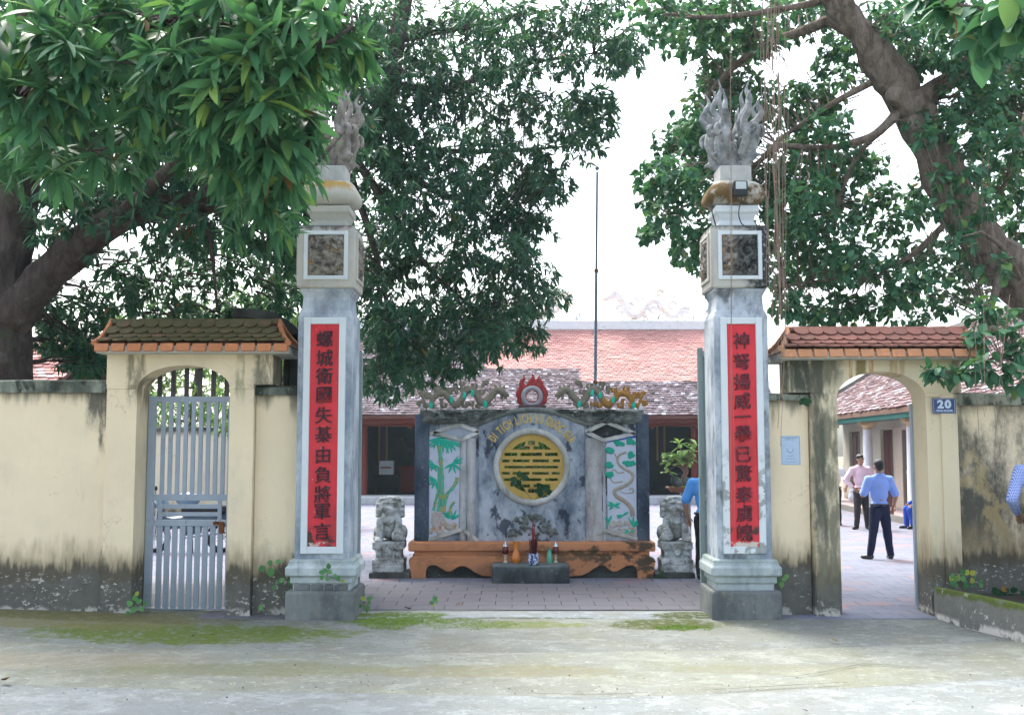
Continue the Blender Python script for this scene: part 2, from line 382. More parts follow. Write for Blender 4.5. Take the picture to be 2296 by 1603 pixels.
def rnd_mat(name, stops, rough=.85, soft=.0, bscale=20.0):      # colour per little tile from its 'rnd' value
    n = N(name); r = n.attr('rnd'); rp = n.nd.new('ShaderNodeValToRGB'); n.lk.new(r, rp.inputs[0]); rp.color_ramp.interpolation = 'LINEAR'
    el = rp.color_ramp.elements; el[0].position = stops[0][0]; el[0].color = (*stops[0][1],1); el[1].position = stops[-1][0]; el[1].color = (*stops[-1][1],1)
    for p, c in stops[1:-1]:
        e = el.new(p); e.color = (*c,1)
    c = n.mix(n.mul(n.patch(5, .5, .7, off=1), soft), rp.outputs[0], (.5,.5,.5)) if soft else rp.outputs[0]
    c = n.mix(n.mul(n.patch(.7, .45, .62), .3), c, n.mix(.6, c, (.12,.07,.06)))
    return n.done(c, rough, n.noise(bscale, 4, .6), .4, .02, .25)
# ------------------------------------------------------------------ ground, street, courtyard
M_earth = plain('earth', (.16,.14,.10), .95, .3, 2.0)
gnd = MB(); gnd.add([(-160,-60,-.08),(160,-60,-.08),(160,260,-.08),(-160,260,-.08)], [(0,1,2,3)])
struct('ground', gnd, M_earth)
def rise(x, y):                        # the street climbs a little towards the far left of the wall
    a = min(1, max(0, (-3.0-x)/3.2)); b = min(1, max(0, (y-9.6)/2.2)); l = min(1, max(0, (y-11.6)/.45)); return .085*a*a*(3-2*a)*b+.024*l*l*(3-2*l)
LA = [(-900,1420),(-300,1432),(0,1440),(400,1450),(800,1458),(1200,1459),(1560,1456),(2050,1441),(2296,1434),(3200,1418)]
LB = [(-900,1506),(-300,1522),(0,1530),(500,1545),(1000,1552),(1400,1556),(1700,1548),(2000,1532),(2296,1515),(3200,1470)]
def polyline(L, n=90, jit=.012):
    pts = [G(*p) for p in L]; xs = np.linspace(pts[0].x, pts[-1].x, n); ys = np.interp(xs, [p.x for p in pts], [p.y for p in pts])
    return [(x, y+jit*mnoise.noise(Vector((x*3, y, 2)))) for x, y in zip(xs.tolist(), ys.tolist())]
PA, PB = polyline(LA), polyline(LB)
def slab(name, lo, hi, zt, mat, rows=10, gap=.008):
    n = 90; xs = np.linspace(-11, 11, n).tolist(); mb = MB()
    ylo = np.interp(xs, [p[0] for p in lo], [p[1] for p in lo])+gap; yhi = np.interp(xs, [p[0] for p in hi], [p[1] for p in hi])-gap
    vs = []
    for r in range(rows+1):
        for i, x in enumerate(xs):
            y = lerp(ylo[i], yhi[i], r/rows); z = zt+rise(x, y)+.012*mnoise.noise(Vector((x*.6, y*.8, 5)))
            if r in (0, rows): z -= .012
            vs.append((x, y, z))
    fs = [(r*n+i, r*n+i+1, (r+1)*n+i+1, (r+1)*n+i) for r in range(rows) for i in range(n-1)]
    b0 = len(vs); vs += [(x, ylo[i], zt-.09) for i, x in enumerate(xs)]; fs += [(b0+i, b0+i+1, i+1, i) for i in range(n-1)]
    b1 = len(vs); t0 = rows*n; vs += [(x, yhi[i], zt-.09) for i, x in enumerate(xs)]; fs += [(t0+i, t0+i+1, b1+i+1, b1+i) for i in range(n-1)]
    mb.add(vs, fs); return struct(name, mb, mat, smooth=True, ang=50)
MOSS = (.075,.12,.018); DKMOSS = (.06,.075,.02)
g1, g2, g3, g4, g5 = G(430,1420), G(910,1392), G(1500,1400), G(1150,1392), G(150,1400)
M_road = concrete('road_concrete', 1.0, (.225,.247,.243), green=.12, tan=.3)
M_mid = concrete('mid_concrete', 5.0, (.22,.235,.205), green=.5, tan=.55,
    moss=[(G(560,1500).x, G(560,1500).y, 1.6, .35, (.15,.16,.085), .65), (G(1080,1505).x, G(1080,1505).y, 1.3, .3, (.18,.165,.09), .6), (G(1750,1500).x, G(1750,1500).y, 1.2, .25, (.17,.17,.10), .5), (G(150,1480).x, G(150,1480).y, 1.6, .4, (.24,.21,.15), .5)])
M_up = concrete('upper_concrete', 9.0, (.19,.205,.19), green=.35, tan=.5,
    moss=[(g1.x, g1.y, 1.9, .62, (.09,.13,.02), .97), (g5.x, g5.y, 1.5, .55, (.16,.15,.06), .8), (g2.x, g2.y, .9, .34, MOSS, .95), (g3.x, g3.y, .7, .3, DKMOSS, .95), (g4.x+.1, g4.y-.25, .8, .2, (.12,.15,.03), .7), (G(250,1390).x, G(250,1390).y, 2.2, .4, (.11,.105,.045), .8)])
slab('road', [(-30,-12),(30,-12)], PB, 0.0, M_road, 24)
slab('concrete_apron', PB, PA, -.003, M_mid)
slab('mossy_apron', PA, [(-30,12.86),(30,12.86)], -.006, M_up, 12)
# courtyard: brick coloured tiles laid in running bond, single ones where they show large
M_bed = plain('tile_bed', (.17,.15,.16), .9, .2, 9)
bed = MB(); bed.add([(-14,12.87,.004),(16,12.87,.004),(16,46,.004),(-14,46,.004)], [(0,1,2,3)])
court = struct('courtyard', bed, M_bed)
def tile_court(attr):
    n = N('court_tile' + ('_far' if attr else '')); r = n.attr('rnd') if attr else n.objrnd()
    c = n.mix(n.rng(r, .0, 1), (.16,.175,.225), (.195,.20,.25)); c = n.mix(n.rng(r, .84, .92), c, (.25,.185,.20))
    c = n.mix(n.mul(n.patch(.9, .42, .64, (1,1.6,1)), .75), c, (.185,.205,.25))
    c = n.mix(n.mul(n.patch(1.7, .60, .68, (.5,1.8,1), off=3), .55), c, (.29,.21,.215))
    c = n.mix(n.mul(n.patch(5, .54, .68, off=7), .4), c, (.10,.105,.12))
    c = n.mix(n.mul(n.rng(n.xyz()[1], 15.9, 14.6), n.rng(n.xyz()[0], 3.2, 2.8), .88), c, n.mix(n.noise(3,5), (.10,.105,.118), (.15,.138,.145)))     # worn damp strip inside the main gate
    return n.done(c, .85, n.noise(30, 4, .6), .2, .01, .12)
M_ct, M_ctf = tile_court(False), tile_court(True)
TW, TD = .40, .33
tm = MB().box(-TW/2+.003, TW/2-.003, -TD/2+.003, TD/2-.003, 0, .022).mesh('court_tile', M_ct, bevel=.002)
cand, far = [], []
r = 0; y = 12.05+TD/2
while y < 38:
    x = -9+(TW/2 if r % 2 else 0)
    while x < 14.5:
        d = math.hypot(x, y); u = CX+x/y*2396
        if -1.75 < x < 2.25 and y < 12.55: x += TW; continue
        seen = (808 < u < 1572 and y < 15.6) or (1870 < u < 2070) or (335 < u < 510 and y < 20)
        (cand if seen else far).append((d, x, y)); x += TW
    y += TD; r += 1
cand.sort(); far += cand[300:]; cand = cand[:300]
for d, x, y in cand: piece('tile', tm, court, T4((x, y, .003+random.uniform(0,.002)), random.uniform(-.003,.003)))
def quads_stuff(name, quads, mat, parent, thick=0.0, kind='stuff'):      # many little tiles joined; each has a colour value of its own
    vs = np.array([q[0] for q in quads], 'f').reshape(-1, 3); n = len(quads); k = len(quads[0][0])
    me = bpy.data.meshes.new(name); fpq = quads[0][1]; fs = []
    for i in range(n): fs += [tuple(j+i*k for j in f) for f in fpq]
    me.from_pydata(vs.tolist(), [], fs); me.materials.append(mat) if not isinstance(mat, list) else [me.materials.append(m) for m in mat]
    at = me.attributes.new('rnd', 'FLOAT', 'POINT'); at.data.foreach_set('value', np.repeat([q[2] for q in quads], k).astype('f'))
    if isinstance(mat, list): me.polygons.foreach_set('material_index', np.repeat([q[3] for q in quads], len(fpq)).tolist())
    me.update(); o = link(name, me); o.parent = parent; o['kind'] = kind; return o
BOXF = [(4,5,6,7),(0,1,5,4),(1,2,6,5),(2,3,7,6),(3,0,4,7)]
fq = []
for d, x, y in far:
    a, b = TW/2-.003, TD/2-.003; z = .003+random.uniform(0,.002)+.022
    fq.append(([(x-a,y-b,.004),(x+a,y-b,.004),(x+a,y+b,.004),(x-a,y+b,.004),(x-a,y-b,z),(x+a,y-b,z),(x+a,y+b,z),(x-a,y+b,z)], BOXF, random.random()))
quads_stuff('paving_tiles', fq, M_ctf, court)

th = MB(); xs_ = np.linspace(-1.75, 2.25, 40).tolist(); vs = []
for x in xs_:
    w = .03*mnoise.noise(Vector((x*3,1,9))); vs += [(x, 12.06+w, -.02), (x, 12.10+w, .026+.006*mnoise.noise(Vector((x*6,0,0)))), (x, 12.51, .031), (x, 12.515, -.02)]
th.add(vs, [(i*4+j, (i+1)*4+j, (i+1)*4+j+1, i*4+j+1) for i in range(39) for j in range(3)])
struct('threshold', th, concrete('threshold_concrete', 13.0, (.27,.295,.30), green=.5, tan=.3, moss=[(-1.35,12.2,.7,.35,MOSS,.95),(2.0,12.25,.55,.3,DKMOSS,.95),(.2,12.05,1.2,.10,DKMOSS,.7)]), smooth=True, ang=50)
M_crk = plain('crack_dirt', (.05,.055,.04), .95)
for L in ([(1600,1549),(1688,1544),(1760,1540),(1900,1532)], [(1753,1521),(1800,1517),(1850,1508),(1935,1491)], [(1935,1491),(2000,1494),(2080,1500)], [(1888,1448),(1910,1462),(1940,1490)], [(1905,1447),(1932,1470),(1962,1491)], [(1180,1556),(1300,1560),(1420,1558)]):
    cp_ = curve_pts([G(*p_) for p_ in L], 24); m_ = MB(); vs = []
    for i, p_ in enumerate(cp_):
        k_ = .006+.005*mnoise.noise(p_*9); o_ = .014*mnoise.noise(p_*5); z_ = rise(p_.x,p_.y)+.0145; vs += [(p_.x, p_.y-k_+o_, z_), (p_.x, p_.y+k_+o_, z_)]
    m_.add(vs, [(2*i,2*i+2,2*i+3,2*i+1) for i in range(23)]); struct('crack', m_, M_crk)

# ------------------------------------------------------------------ the street wall and the two arched side gates
YW = 12.22                                              # face of the piers
def wz(y): return WZ(y, YW)
def wx(x): return WX(x, YW)
M_wl = plaster('left_plaster', 3.0, .50, 2.50, drips=[(wx(205), .09, 2.15, (.07,.075,.06), .9), (wx(232), .07, 1.9, (.09,.09,.07), .9), (wx(655),.06,2.3,(.1,.1,.08),.7)], rise=True)
M_wr = plaster('right_plaster', 17.0, .62, 2.36, blot=1.0, drips=[(wx(2150), .1, 1.7, (.08,.085,.07), .6)])
M_wg = plaster('left_gate_plaster', 23.0, .47, None, drips=[(wx(300), .1, 2.42, (.16,.14,.09), .8), (wx(600), .16, 2.45, (.10,.10,.07), .8), (wx(535),.05,2.5,(.13,.16,.05),.6)])
M_wrg = plaster('right_gate_plaster', 31.0, .52, None, cream=(.68,.595,.41), drips=[(wx(1830), .33, 2.62, (.20,.195,.14), .95), (wx(1800), .14, 2.42, (.055,.065,.05), .95), (wx(1850), .14, .3, (.15,.145,.10), .9), (wx(1836), .07, .9, (.08,.085,.065), .85),
     (wx(1935), .055, 2.5, (.20,.155,.06), .9), (wx(1912), .02, 2.5, (.42,.23,.09), .8), (wx(1958), .025, 2.5, (.42,.21,.08), .8), (wx(2010), .05, 2.5, (.45,.30,.14), .75), (wx(2028), .03, 2.3, (.40,.28,.13), .6), (wx(2150), .05, 2.3, (.1,.1,.08), .6)])
M_ws = plaster('short_plaster', 37.0, .56, 2.40, drips=[(wx(1745), .05, 2.2, (.2,.18,.1), .6)])
M_cop = stone_grey('coping', 4.0, (.06,.075,.06), (.32,.34,.27), (.022,.03,.024), bl=.9, rust=.1, lo=.5, hi=.6)
def wall(label, x0, x1, yf, yb, top, cop, mat, side_caps=True):
    t = thing('boundary_wall', label, 'wall', ((x0+x1)/2, (yf+yb)/2, 0), 'street wall of the temple')
    n = max(2, int((x1-x0)/.25)); mb = MB(); mb.box(x0, x1, yf, yb, -.15, top-cop)
    part('wall_face', mb, mat, t)
    mb = MB(); vs = []; zs = [top+.014*mnoise.noise(Vector((x0+(x1-x0)*i/n*2.3, 3, 1))) for i in range(n+1)]
    for i in range(n+1):
        x = lerp(x0, x1, i/n); vs += [(x, yf-.045, top-cop), (x, yf-.05+.008*mnoise.noise(Vector((x*4,0,0))), zs[i]-.02), (x, yf, zs[i]), (x, yb, zs[i]), (x, yb+.045, top-cop)]
    fs = [(i*5+j, (i+1)*5+j, (i+1)*5+(j+1)%5, i*5+(j+1)%5) for i in range(n) for j in range(5)]; fs += [(0,1,2,3,4), tuple(n*5+j for j in (4,3,2,1,0))]
    mb.add(vs, fs); part('coping', mb, M_cop, t, smooth=True, ang=40); return t
xl0 = wx(233)
wall('long cream wall with a grey mould-stained coping, left of the barred gate', -14, xl0-.002, YW+.05, YW+.33, WZ(852, 12.3), .15, M_wl)
wall('short cream wall panel between the barred gate and the left couplet pillar', wx(568)+.002, wx(668), YW+.09, YW+.36, wz(864), .11, M_wl)
wall('short cream wall panel carrying the pale notice, beside the right couplet pillar', wx(1712), wx(1818)-.002, YW+.09, YW+.36, wz(881), .08, M_ws)
wall('cream wall blackened with mould at the far right behind the low kerb', wx(2146)+.002, 14, YW+.1, YW+.36, WZ(881, 12.3), .14, M_wr)

def arch_pts(xa, xb, zs, rz, n=20):
    c, h = (xa+xb)/2, (xb-xa)/2
    return [(c-h*math.cos(PI*i/n), zs+rz*math.sin(PI*i/n)) for i in range(n+1)]
def fish_tile(w, L, th=.02):
    pts = [(-w/2, L), (-w/2, L*.42)]+[(w/2*math.cos(PI+PI*i/8), L*.42+L*.42*math.sin(PI+PI*i/8)) for i in range(1,8)]+[(w/2, L*.42), (w/2, L)]
    mb = MB(); mb.prism_xy(pts, 0, th); return mb
def gate_roof(parent, ex0, ex1, rx0, rx1, ye, yr, ze, zr, mats, seed):
    """tiled cap: eave at (ye, ze) from ex0 to ex1, ridge at (yr, zr) from rx0 to rx1, same slope behind"""
    m_tile, m_eave, m_under, m_ridge = mats
    yb = 2*yr-ye; mb = MB()
    mid = lambda t: (lerp(ye, yr, t), lerp(ze, zr, t)-.05*math.sin(PI*t))     # a slight sag, flared eave
    ring = [0, .25, .5, .75, 1]; vs = []
    for t in ring:
        y, z = mid(t); x0, x1 = lerp(ex0, rx0, t), lerp(ex1, rx1, t)
        vs += [(x0, y, z-.02), (x1, y, z-.02), (x1, 2*yr-y, z-.02), (x0, 2*yr-y, z-.02)]
    fs = [(i*4+j, i*4+(j+1)%4, (i+1)*4+(j+1)%4, (i+1)*4+j) for i in range(4) for j in range(4)]+[(3,2,1,0), (16,17,18,19)]
    mb.add(vs, fs); roof = part('roof', mb, m_under, parent)
    so = MB(); so.box(ex0+.02, ex1-.02, ye+.015, yb-.015, ze-.105, ze-.021); part('soffit', so, M_soff, parent, bevel=.006)
    # rows of scale tiles
    L = math.hypot(yr-ye, zr-ze); w = .163; rows = 4; exp_ = (L-.06)/rows
    tme = fish_tile(w*.985, exp_*1.55).mesh('roof_tile', m_tile, bevel=.003)
    for k in range(rows):
        for side in (0, 1):
            t0 = (.035+k*exp_)/L; y0, z0 = mid(t0); y1, z1 = mid(min(1, t0+exp_/L)); a = math.atan2(z1-z0, y1-y0)
            x0, x1 = lerp(ex0, rx0, t0)+.02, lerp(ex1, rx1, t0)-.02; n = int((x1-x0+w*.3)/w)
            off = (w/2 if k % 2 else 0)
            for i in range(n):
                x = x0+w*.5+off+i*w
                if x+w*.35 > x1: continue
                Rm = Matrix.Rotation(a-.14, 4, 'X') if side == 0 else Matrix.Rotation(PI, 4, 'Z') @ Matrix.Rotation(a-.14, 4, 'X')
                yy = y0-.04 if side == 0 else 2*yr-y0+.04
                mt = Matrix.Translation(Vector((x, yy, z0+.016+random.uniform(-.002,.003)))-ORG[parent.name]) @ Matrix.Rotation(random.uniform(-.02,.02), 4, 'Z') @ Rm
                if side == 0 or k < 1: piece('tile', tme, roof, mt)
    # orange tile ends along the eave
    em = MB(); em.add([(-.074,-.012,-.042),(.074,-.012,-.042),(.078,.02,.05),(-.078,.02,.05),(-.074,.1,-.042),(.074,.1,-.042),(.078,.1,.05),(-.078,.1,.05)],
                      [(0,1,2,3),(1,5,6,2),(5,4,7,6),(4,0,3,7),(3,2,6,7),(4,5,1,0)]); eme = em.mesh('eave_tile', m_eave, bevel=.006)
    n = int((ex1-ex0)/.17); st = (ex1-ex0)/n
    for i in range(n): piece('eave_tile', eme, roof, Matrix.Translation(Vector((ex0+st*(i+.5), ye-.02, ze-.045+random.uniform(-.003,.003)))-ORG[parent.name]) @ Matrix.Rotation(random.uniform(-.03,.03),4,'Z') @ Matrix.Diagonal((random.uniform(.97,1.03),1,1,1)))
    # ridge caps
    n = 9; st = (rx1-rx0)/n; rm = MB()
    arcp = [(.06*math.cos(a), .058*math.sin(a)) for a in np.linspace(0, PI, 8)]
    for sgn in (0, 1):
        rr = 1.0 if sgn == 0 else 1.12
        rm.v += [((-st*.5 if sgn == 0 else st*.53), p[0]*rr, p[1]*rr) for p in arcp]
    for j in range(7): rm.f.append((j, j+1, j+9, j+8)); rm.fm.append(0)
    rm.f += [tuple(range(7,-1,-1)), tuple(range(8,16)), (0,8,15,7)]; rm.fm += [0,0,0]
    rme = rm.mesh('ridge_tile', m_ridge)
    for i in range(n): piece('ridge_tile', rme, roof, Matrix.Translation(Vector((rx0+st*(i+.5), yr, zr-.035))-ORG[parent.name]))
    # verge tiles up the hips
    for (xa, xb) in ((ex0, rx0), (ex1, rx1)):
        for sd_ in (0, 1):
            pts = []
            for t in np.linspace(0, 1, 8):
                y, z = mid(t); y = y if sd_ == 0 else 2*yr-y; pts.append((lerp(xa, xb, t), y, z+.005))
            part('verge', MB().tube(pts, .032, 6), m_eave, roof)
    return roof
M_soff = plain('soffit_lime', (.48,.47,.42), .9, .15, 6, dirt=(.2,.2,.16))
M_tl = tile_mat('mossy_tile', (.17,.075,.045), (.23,.10,.06), (.085,.085,.03), .92, 2.0)
M_tr = tile_mat('dark_red_tile', (.17,.06,.05), (.25,.085,.07), (.12,.10,.06), .35, 5.0)
M_el = tile_mat('orange_eave', (.60,.21,.085), (.68,.27,.12), (.28,.14,.07), .45, 8.0)
M_er = tile_mat('orange_eave_b', (.60,.26,.12), (.70,.33,.17), (.30,.16,.08), .5, 9.0)
M_und = plain('roof_underlay', (.13,.075,.05), .9)

def arch_gate(label, px, apex, zspr_px, top_px, cat_mat, roofdef, seed, shoulder_px):
    """px = outer left, pier left, open left, open right, pier right, outer right (photo x)"""
    ol, pl, xa, xb, pr, orr = [wx(v) for v in px]; D = .43
    t = thing('arched_gate', label, 'gate house', ((xa+xb)/2, YW+D/2, 0), 'arched side gates with tiled caps')
    zs, zt, zsh = wz(zspr_px), wz(top_px), wz(shoulder_px); ar = arch_pts(xa, xb, zs, wz(apex)-zs)
    mb = MB()
    poly = [(pl,-.15),(pl,zsh),(ol,zsh),(ol,zt),(orr,zt),(orr,zsh),(pr,zsh),(pr,-.15),(xb,-.15)]+ar[::-1]+[(xa,-.15)]
    mb.prism_xz(poly, YW, YW+D); w = part('arch_wall', mb, cat_mat, t)
    # thin raised edge over the arch shoulder line
    for a, b in ((pl, xa), (xb, pr)):
        part('impost', MB().box(a-.004, b-.03 if a == pl else b+.004, YW-.012, YW+.05, zsh-.055, zsh-.003), cat_mat, t, bevel=.008)
    gate_roof(t, *roofdef, seed)
    return t, (xa, xb, zs, ar)
yeL, yrL = 11.98, YW+.215
gl, (gxa, gxb, gzs, gar) = arch_gate('arched side gate with a moss-green tiled cap, filled by a barred blue-grey gate', (234,236,304,513,567,608), 819, 872, 784, M_wg,
    (WX(202, yeL), WX(643, yeL), WX(242, yrL), WX(620, yrL), yeL, yrL, WZ(770, yeL), WZ(720, yrL), (M_tl, M_el, M_und, M_tl)), 1, 862)
gr, (hxa, hxb, hzs, har) = arch_gate('arched side gate with a dark red tiled cap, standing open, number plate on its pier', (1772,1820,1879,2079,2146,2160), 833, 893, 795, M_wrg,
    (WX(1757, yeL), WX(2215, yeL), WX(1773, yrL), WX(2170, yrL), yeL, yrL, WZ(783, yeL), WZ(737, yrL), (M_tr, M_er, M_und, M_tr)), 2, 880)
# shallow second step of the right pier
part('pier_strip', MB().box(wx(2110), wx(2147), YW-.03, YW+.02, -.1, wz(884)), M_wrg, gr, bevel=.006)
part('pier_strip', MB().box(wx(1822), wx(1880)-.035, YW-.02, YW+.02, -.1, wz(886)), M_wrg, gr, bevel=.006)

# ------------------------------------------------------------------ barred gate on the left
def iron(name, col, rust=.35, seed=1.0):
    n = N(name); c = n.mix(n.noise(5, 5, off=seed), tuple(k*.82 for k in col), tuple(k*1.1 for k in col))
    c = n.mix(n.mul(n.patch(18, .6, .7, (1,1,.5), off=seed), rust), c, (.20,.085,.035))
    c = n.mix(n.mul(n.below(.42, .4, .2, 8, None, seed), .35), c, (.10,.13,.07)); return n.done(c, .5, n.noise(60, 3), .12, .004, .4)
M_iron = iron('blue_grey_paint', (.33,.395,.475)); M_irond = iron('dark_transom', (.055,.05,.06), .3, 4)  # the second is a darker tone for the transom bars
M_rust = plain('rust', (.16,.06,.025), .9, .4, 30)
yg = YW+.40
gt = thing('barred_gate', 'closed blue-grey steel gate of upright bars under the green-capped arch', 'metal gate', ((gxa+gxb)/2, yg, .02))
gX = lambda x: WX(x, yg); gZ = lambda y: WZ(y, yg)
L0, L1 = gX(333), gX(512)+.05; zb = max(.07, gZ(1374))
part('kick_plate', MB().box(L0, L1, yg-.03, yg+.02, zb-.03, gZ(1362)), M_iron, gt, bevel=.004)
for nm, a, b in (('rail',889,902),('rail',1108,1122),('rail',1165,1179)): part(nm, MB().box(L0, L1, yg-.022, yg+.022, gZ(b), gZ(a)), M_iron, gt, bevel=.003)
part('stile', MB().box(L0-.004, gX(348), yg-.03, yg+.03, zb, gZ(888)), M_iron, gt, bevel=.004)
part('stile', MB().box(L1-.05, L1, yg-.03, yg+.03, zb, gZ(888)), M_iron, gt, bevel=.004)
dxm = gX(16.9)-gX(0)
for i in range(10):
    x = gX(350+(115-70)/2.392*.897)+i*dxm-.008
    if x < L1-.06: part('bar', MB().box(x-.024, x+.024, yg-.014, yg+.014, gZ(1108), gZ(902)), M_iron, gt, bevel=.003)
for i in range(10):
    x = gX(353)+.055+i*dxm
    if x < L1-.05: part('bar', MB().box(x-.031, x+.031, yg-.012, yg+.012, gZ(1362), gZ(1179)), M_iron, gt, bevel=.003)
part('rail', MB().box(gX(363), gX(494), yg-.014, yg+.014, gZ(1140), gZ(1130)), M_iron, gt, bevel=.003)
part('rail', MB().box(gX(363), gX(494), yg-.014, yg+.014, gZ(1157), gZ(1148)), M_iron, gt, bevel=.003)
for x in (363, 496): part('lock_post', MB().box(gX(x)-.022, gX(x)+.022, yg-.016, yg+.016, gZ(1165), gZ(1122)), M_iron, gt, bevel=.003)
for i in range(6):
    x = gX(353)+.01+i*.158
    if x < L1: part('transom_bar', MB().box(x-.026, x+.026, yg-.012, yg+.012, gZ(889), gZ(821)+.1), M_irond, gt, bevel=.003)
lk = MB(); lk.box(gX(484), gX(507), yg-.05, yg-.03, gZ(1176), gZ(1169)); lk.box(gX(498), gX(509), yg-.06, yg-.02, gZ(1195), gZ(1172)); lk.tube(curve_pts([(gX(486),yg-.05,gZ(1172)),(gX(492),yg-.07,gZ(1168)),(gX(500),yg-.05,gZ(1174))], 8), .008, 6)
part('hasp', lk, M_rust, gt, bevel=.004)
# right side gate leaf, swung back along the pier: only its edge shows
yh = YW+.41
lf = thing('open_gate_leaf', 'open blue-grey gate leaf seen edge-on against the right pier of the red-capped arch', 'metal gate', (hxb-.04, yh, .05))
xh = hxb-.005; mb = MB().box(xh-.02, xh+.025, yh, yh+.05, .06, WZ(905, yh)); part('stile', mb, M_iron, lf, bevel=.004)
mb = MB().box(xh+.34, xh+.38, yh+.93, yh+.98, .06, WZ(905, yh)); part('stile', mb, M_iron, lf, bevel=.004)
for z in (.1, .95, 1.2, 2.28): part('rail', MB().bar((xh, yh+.05, z), (xh+.36, yh+.93, z), .03, .05), M_iron, lf)
for i in range(7):
    q = (i+1)/8; part('bar', MB().box(xh+.36*q-.01, xh+.36*q+.01, yh+.05+.88*q-.02, yh+.05+.88*q+.02, .12, 2.26), M_iron, lf)
for z in (.62, .35, 1.62): part('hinge', MB().tube([(xh+.03, yh-.02, z), (xh+.03, yh-.02, z+.11)], .018, 8), M_rust, lf)

# ------------------------------------------------------------------ open leaves of the main gate, seen edge-on beside the pillars
M_gleaf = iron('grey_green_paint', (.21,.27,.27), .45, 7)
def main_leaf(label, xa, ya, xb, yb, ztop):
    t = thing('main_gate_leaf', label, 'metal gate', (xa, ya, .03), 'open leaves of the main gate')
    d = Vector((xb-xa, yb-ya, 0)); L = d.length; u = d/L
    def P(s, z): return Vector((xa, ya, z))+u*s
    part('stile', MB().box(xa-.03, xa+.03, ya-.03, ya+.03, .05, ztop), M_gleaf, t, bevel=.005)
    part('stile', MB().box(xb-.03, xb+.03, yb-.03, yb+.03, .05, ztop), M_gleaf, t, bevel=.005)
    for z in (.12, 1.0, 1.3, ztop-.05): part('rail', MB().bar(P(.03, z), P(L-.03, z), .04, .06), M_gleaf, t)
    for i in range(11): part('bar', MB().bar(P(L*(i+1)/12, .14), P(L*(i+1)/12, ztop-.07), .022, .03), M_gleaf, t)
    part('hinge', MB().tube([P(-.045, 1.55), P(-.045, 1.8)], .026, 8), M_gleaf, t)
    return t
main_leaf('grey-green leaf of the main gate folded back beside the right couplet pillar', WX(1572,12.78), 12.78, WX(1580,14.6)+.16, 14.6, WZ(780, 12.78))
main_leaf('grey-green leaf of the main gate folded back beside the left couplet pillar', WX(805,12.78), 12.78, WX(797,14.6)-.16, 14.6, WZ(790, 12.78))
# ------------------------------------------------------------------ the two couplet pillars
YP = 12.0; PC = 12.385
def bowl_mat(name, mustard):
    n = N(name); c = n.mix(n.noise(4, 6, .65), (.36,.36,.31), (.52,.51,.45))
    if mustard:
        zz = n.near(2, WZ(433,12.1), .13, .08, .06, 8); c = n.mix(n.mul(zz, n.patch(5, .34, .5)), c, n.mix(n.noise(9,5), (.05,.035,.018), (.20,.12,.04)))
    else: c = n.mix(n.mul(n.above(WZ(425,12.1), .1, .1, 7), n.patch(7, .45, .55)), c, (.36,.24,.07))
    c = n.mix(n.mul(n.patch(6, .60, .7, off=5), .7), c, (.07,.08,.085)); return n.done(c, .9, n.noise(14, 6), .4, .02, .2)
def box_mat(name, black_side):
    n = N(name); c = n.mix(n.noise(3, 6, .65), (.34,.345,.31), (.54,.53,.47))
    c = n.mix(n.mul(n.patch(3, .52, .68, (1,1,.3), off=2), .5), c, (.33,.25,.19))
    if black_side:
        m = n.rng(n.math('ADD', n.xyz()[0], n.math('MULTIPLY', n.math('SUBTRACT', n.noise(7,6,.7), .5), .5)), 2.58, 2.80)
        c = n.mix(n.mul(m, .96), c, n.mix(n.patch(30,.55,.65), (.022,.026,.028), (.30,.31,.31)))
    c = n.mix(n.mul(n.above(WZ(512,12.05), .06, .1, 9), .85), c, (.055,.06,.055))
    c = n.mix(n.mul(n.patch(8, .6, .7, (1,1,.3), off=6), .6), c, (.10,.10,.09)); return n.done(c, .9, n.noise(20, 6), .4, .015, .2)
def relief_mat(name, black):
    n = N(name); c = n.mix(n.rng(n.noise(14, 6, .7), .35, .65), (.045,.04,.035), (.27,.25,.21)); c = n.mix(n.mul(n.patch(5, .55, .66), .7), c, (.36,.20,.06))
    if black: c = n.mix(n.rng(n.math('ADD', n.xyz()[0], n.math('MULTIPLY', n.math('SUBTRACT', n.noise(8,5), .5), .35)), 2.50, 2.62), c, n.mix(n.rng(n.noise(16,6,.7), .4, .65), (.012,.014,.014), (.12,.125,.12)))
    return n.done(c, .9, n.noise(40, 4), .3, .01, .25)
def finial_mat(name, a, b):
    n = N(name); c = n.mix(n.rng(n.noise(5, 6, .7), .32, .68), a, b); c = n.mix(n.mul(n.patch(13, .55, .68, off=3), .6), c, tuple(k*.4 for k in a)); return n.done(c, .92, n.noise(34, 5, .7), .5, .015, .2)
def red_mat(name, seed):
    n = N(name); c = n.mix(n.noise(3, 5, .6, (1,1,.6), off=seed), (.52,.018,.026), (.72,.036,.052))
    c = n.mix(n.mul(n.patch(3.5, .5, .68, (1,1,.4), off=seed+1), .5), c, (.27,.02,.02))
    c = n.mix(n.mul(n.patch(32, .68, .71, off=seed+2), .85), c, (.6,.55,.5))
    k = n.mul(n.below(1.02, .12, .14, 7, None, seed), n.patch(5, .52, .57, off=seed+3)); c = n.mix(n.mul(k, .95), c, (.035,.025,.02))
    k = n.mul(n.below(.86, .03, .05, 12, None, seed), n.patch(9, .5, .55, off=seed+5)); c = n.mix(n.mul(k, .95), c, (.55,.52,.45))
    return n.done(c, .55, n.noise(8, 5), .3, .01, .4)
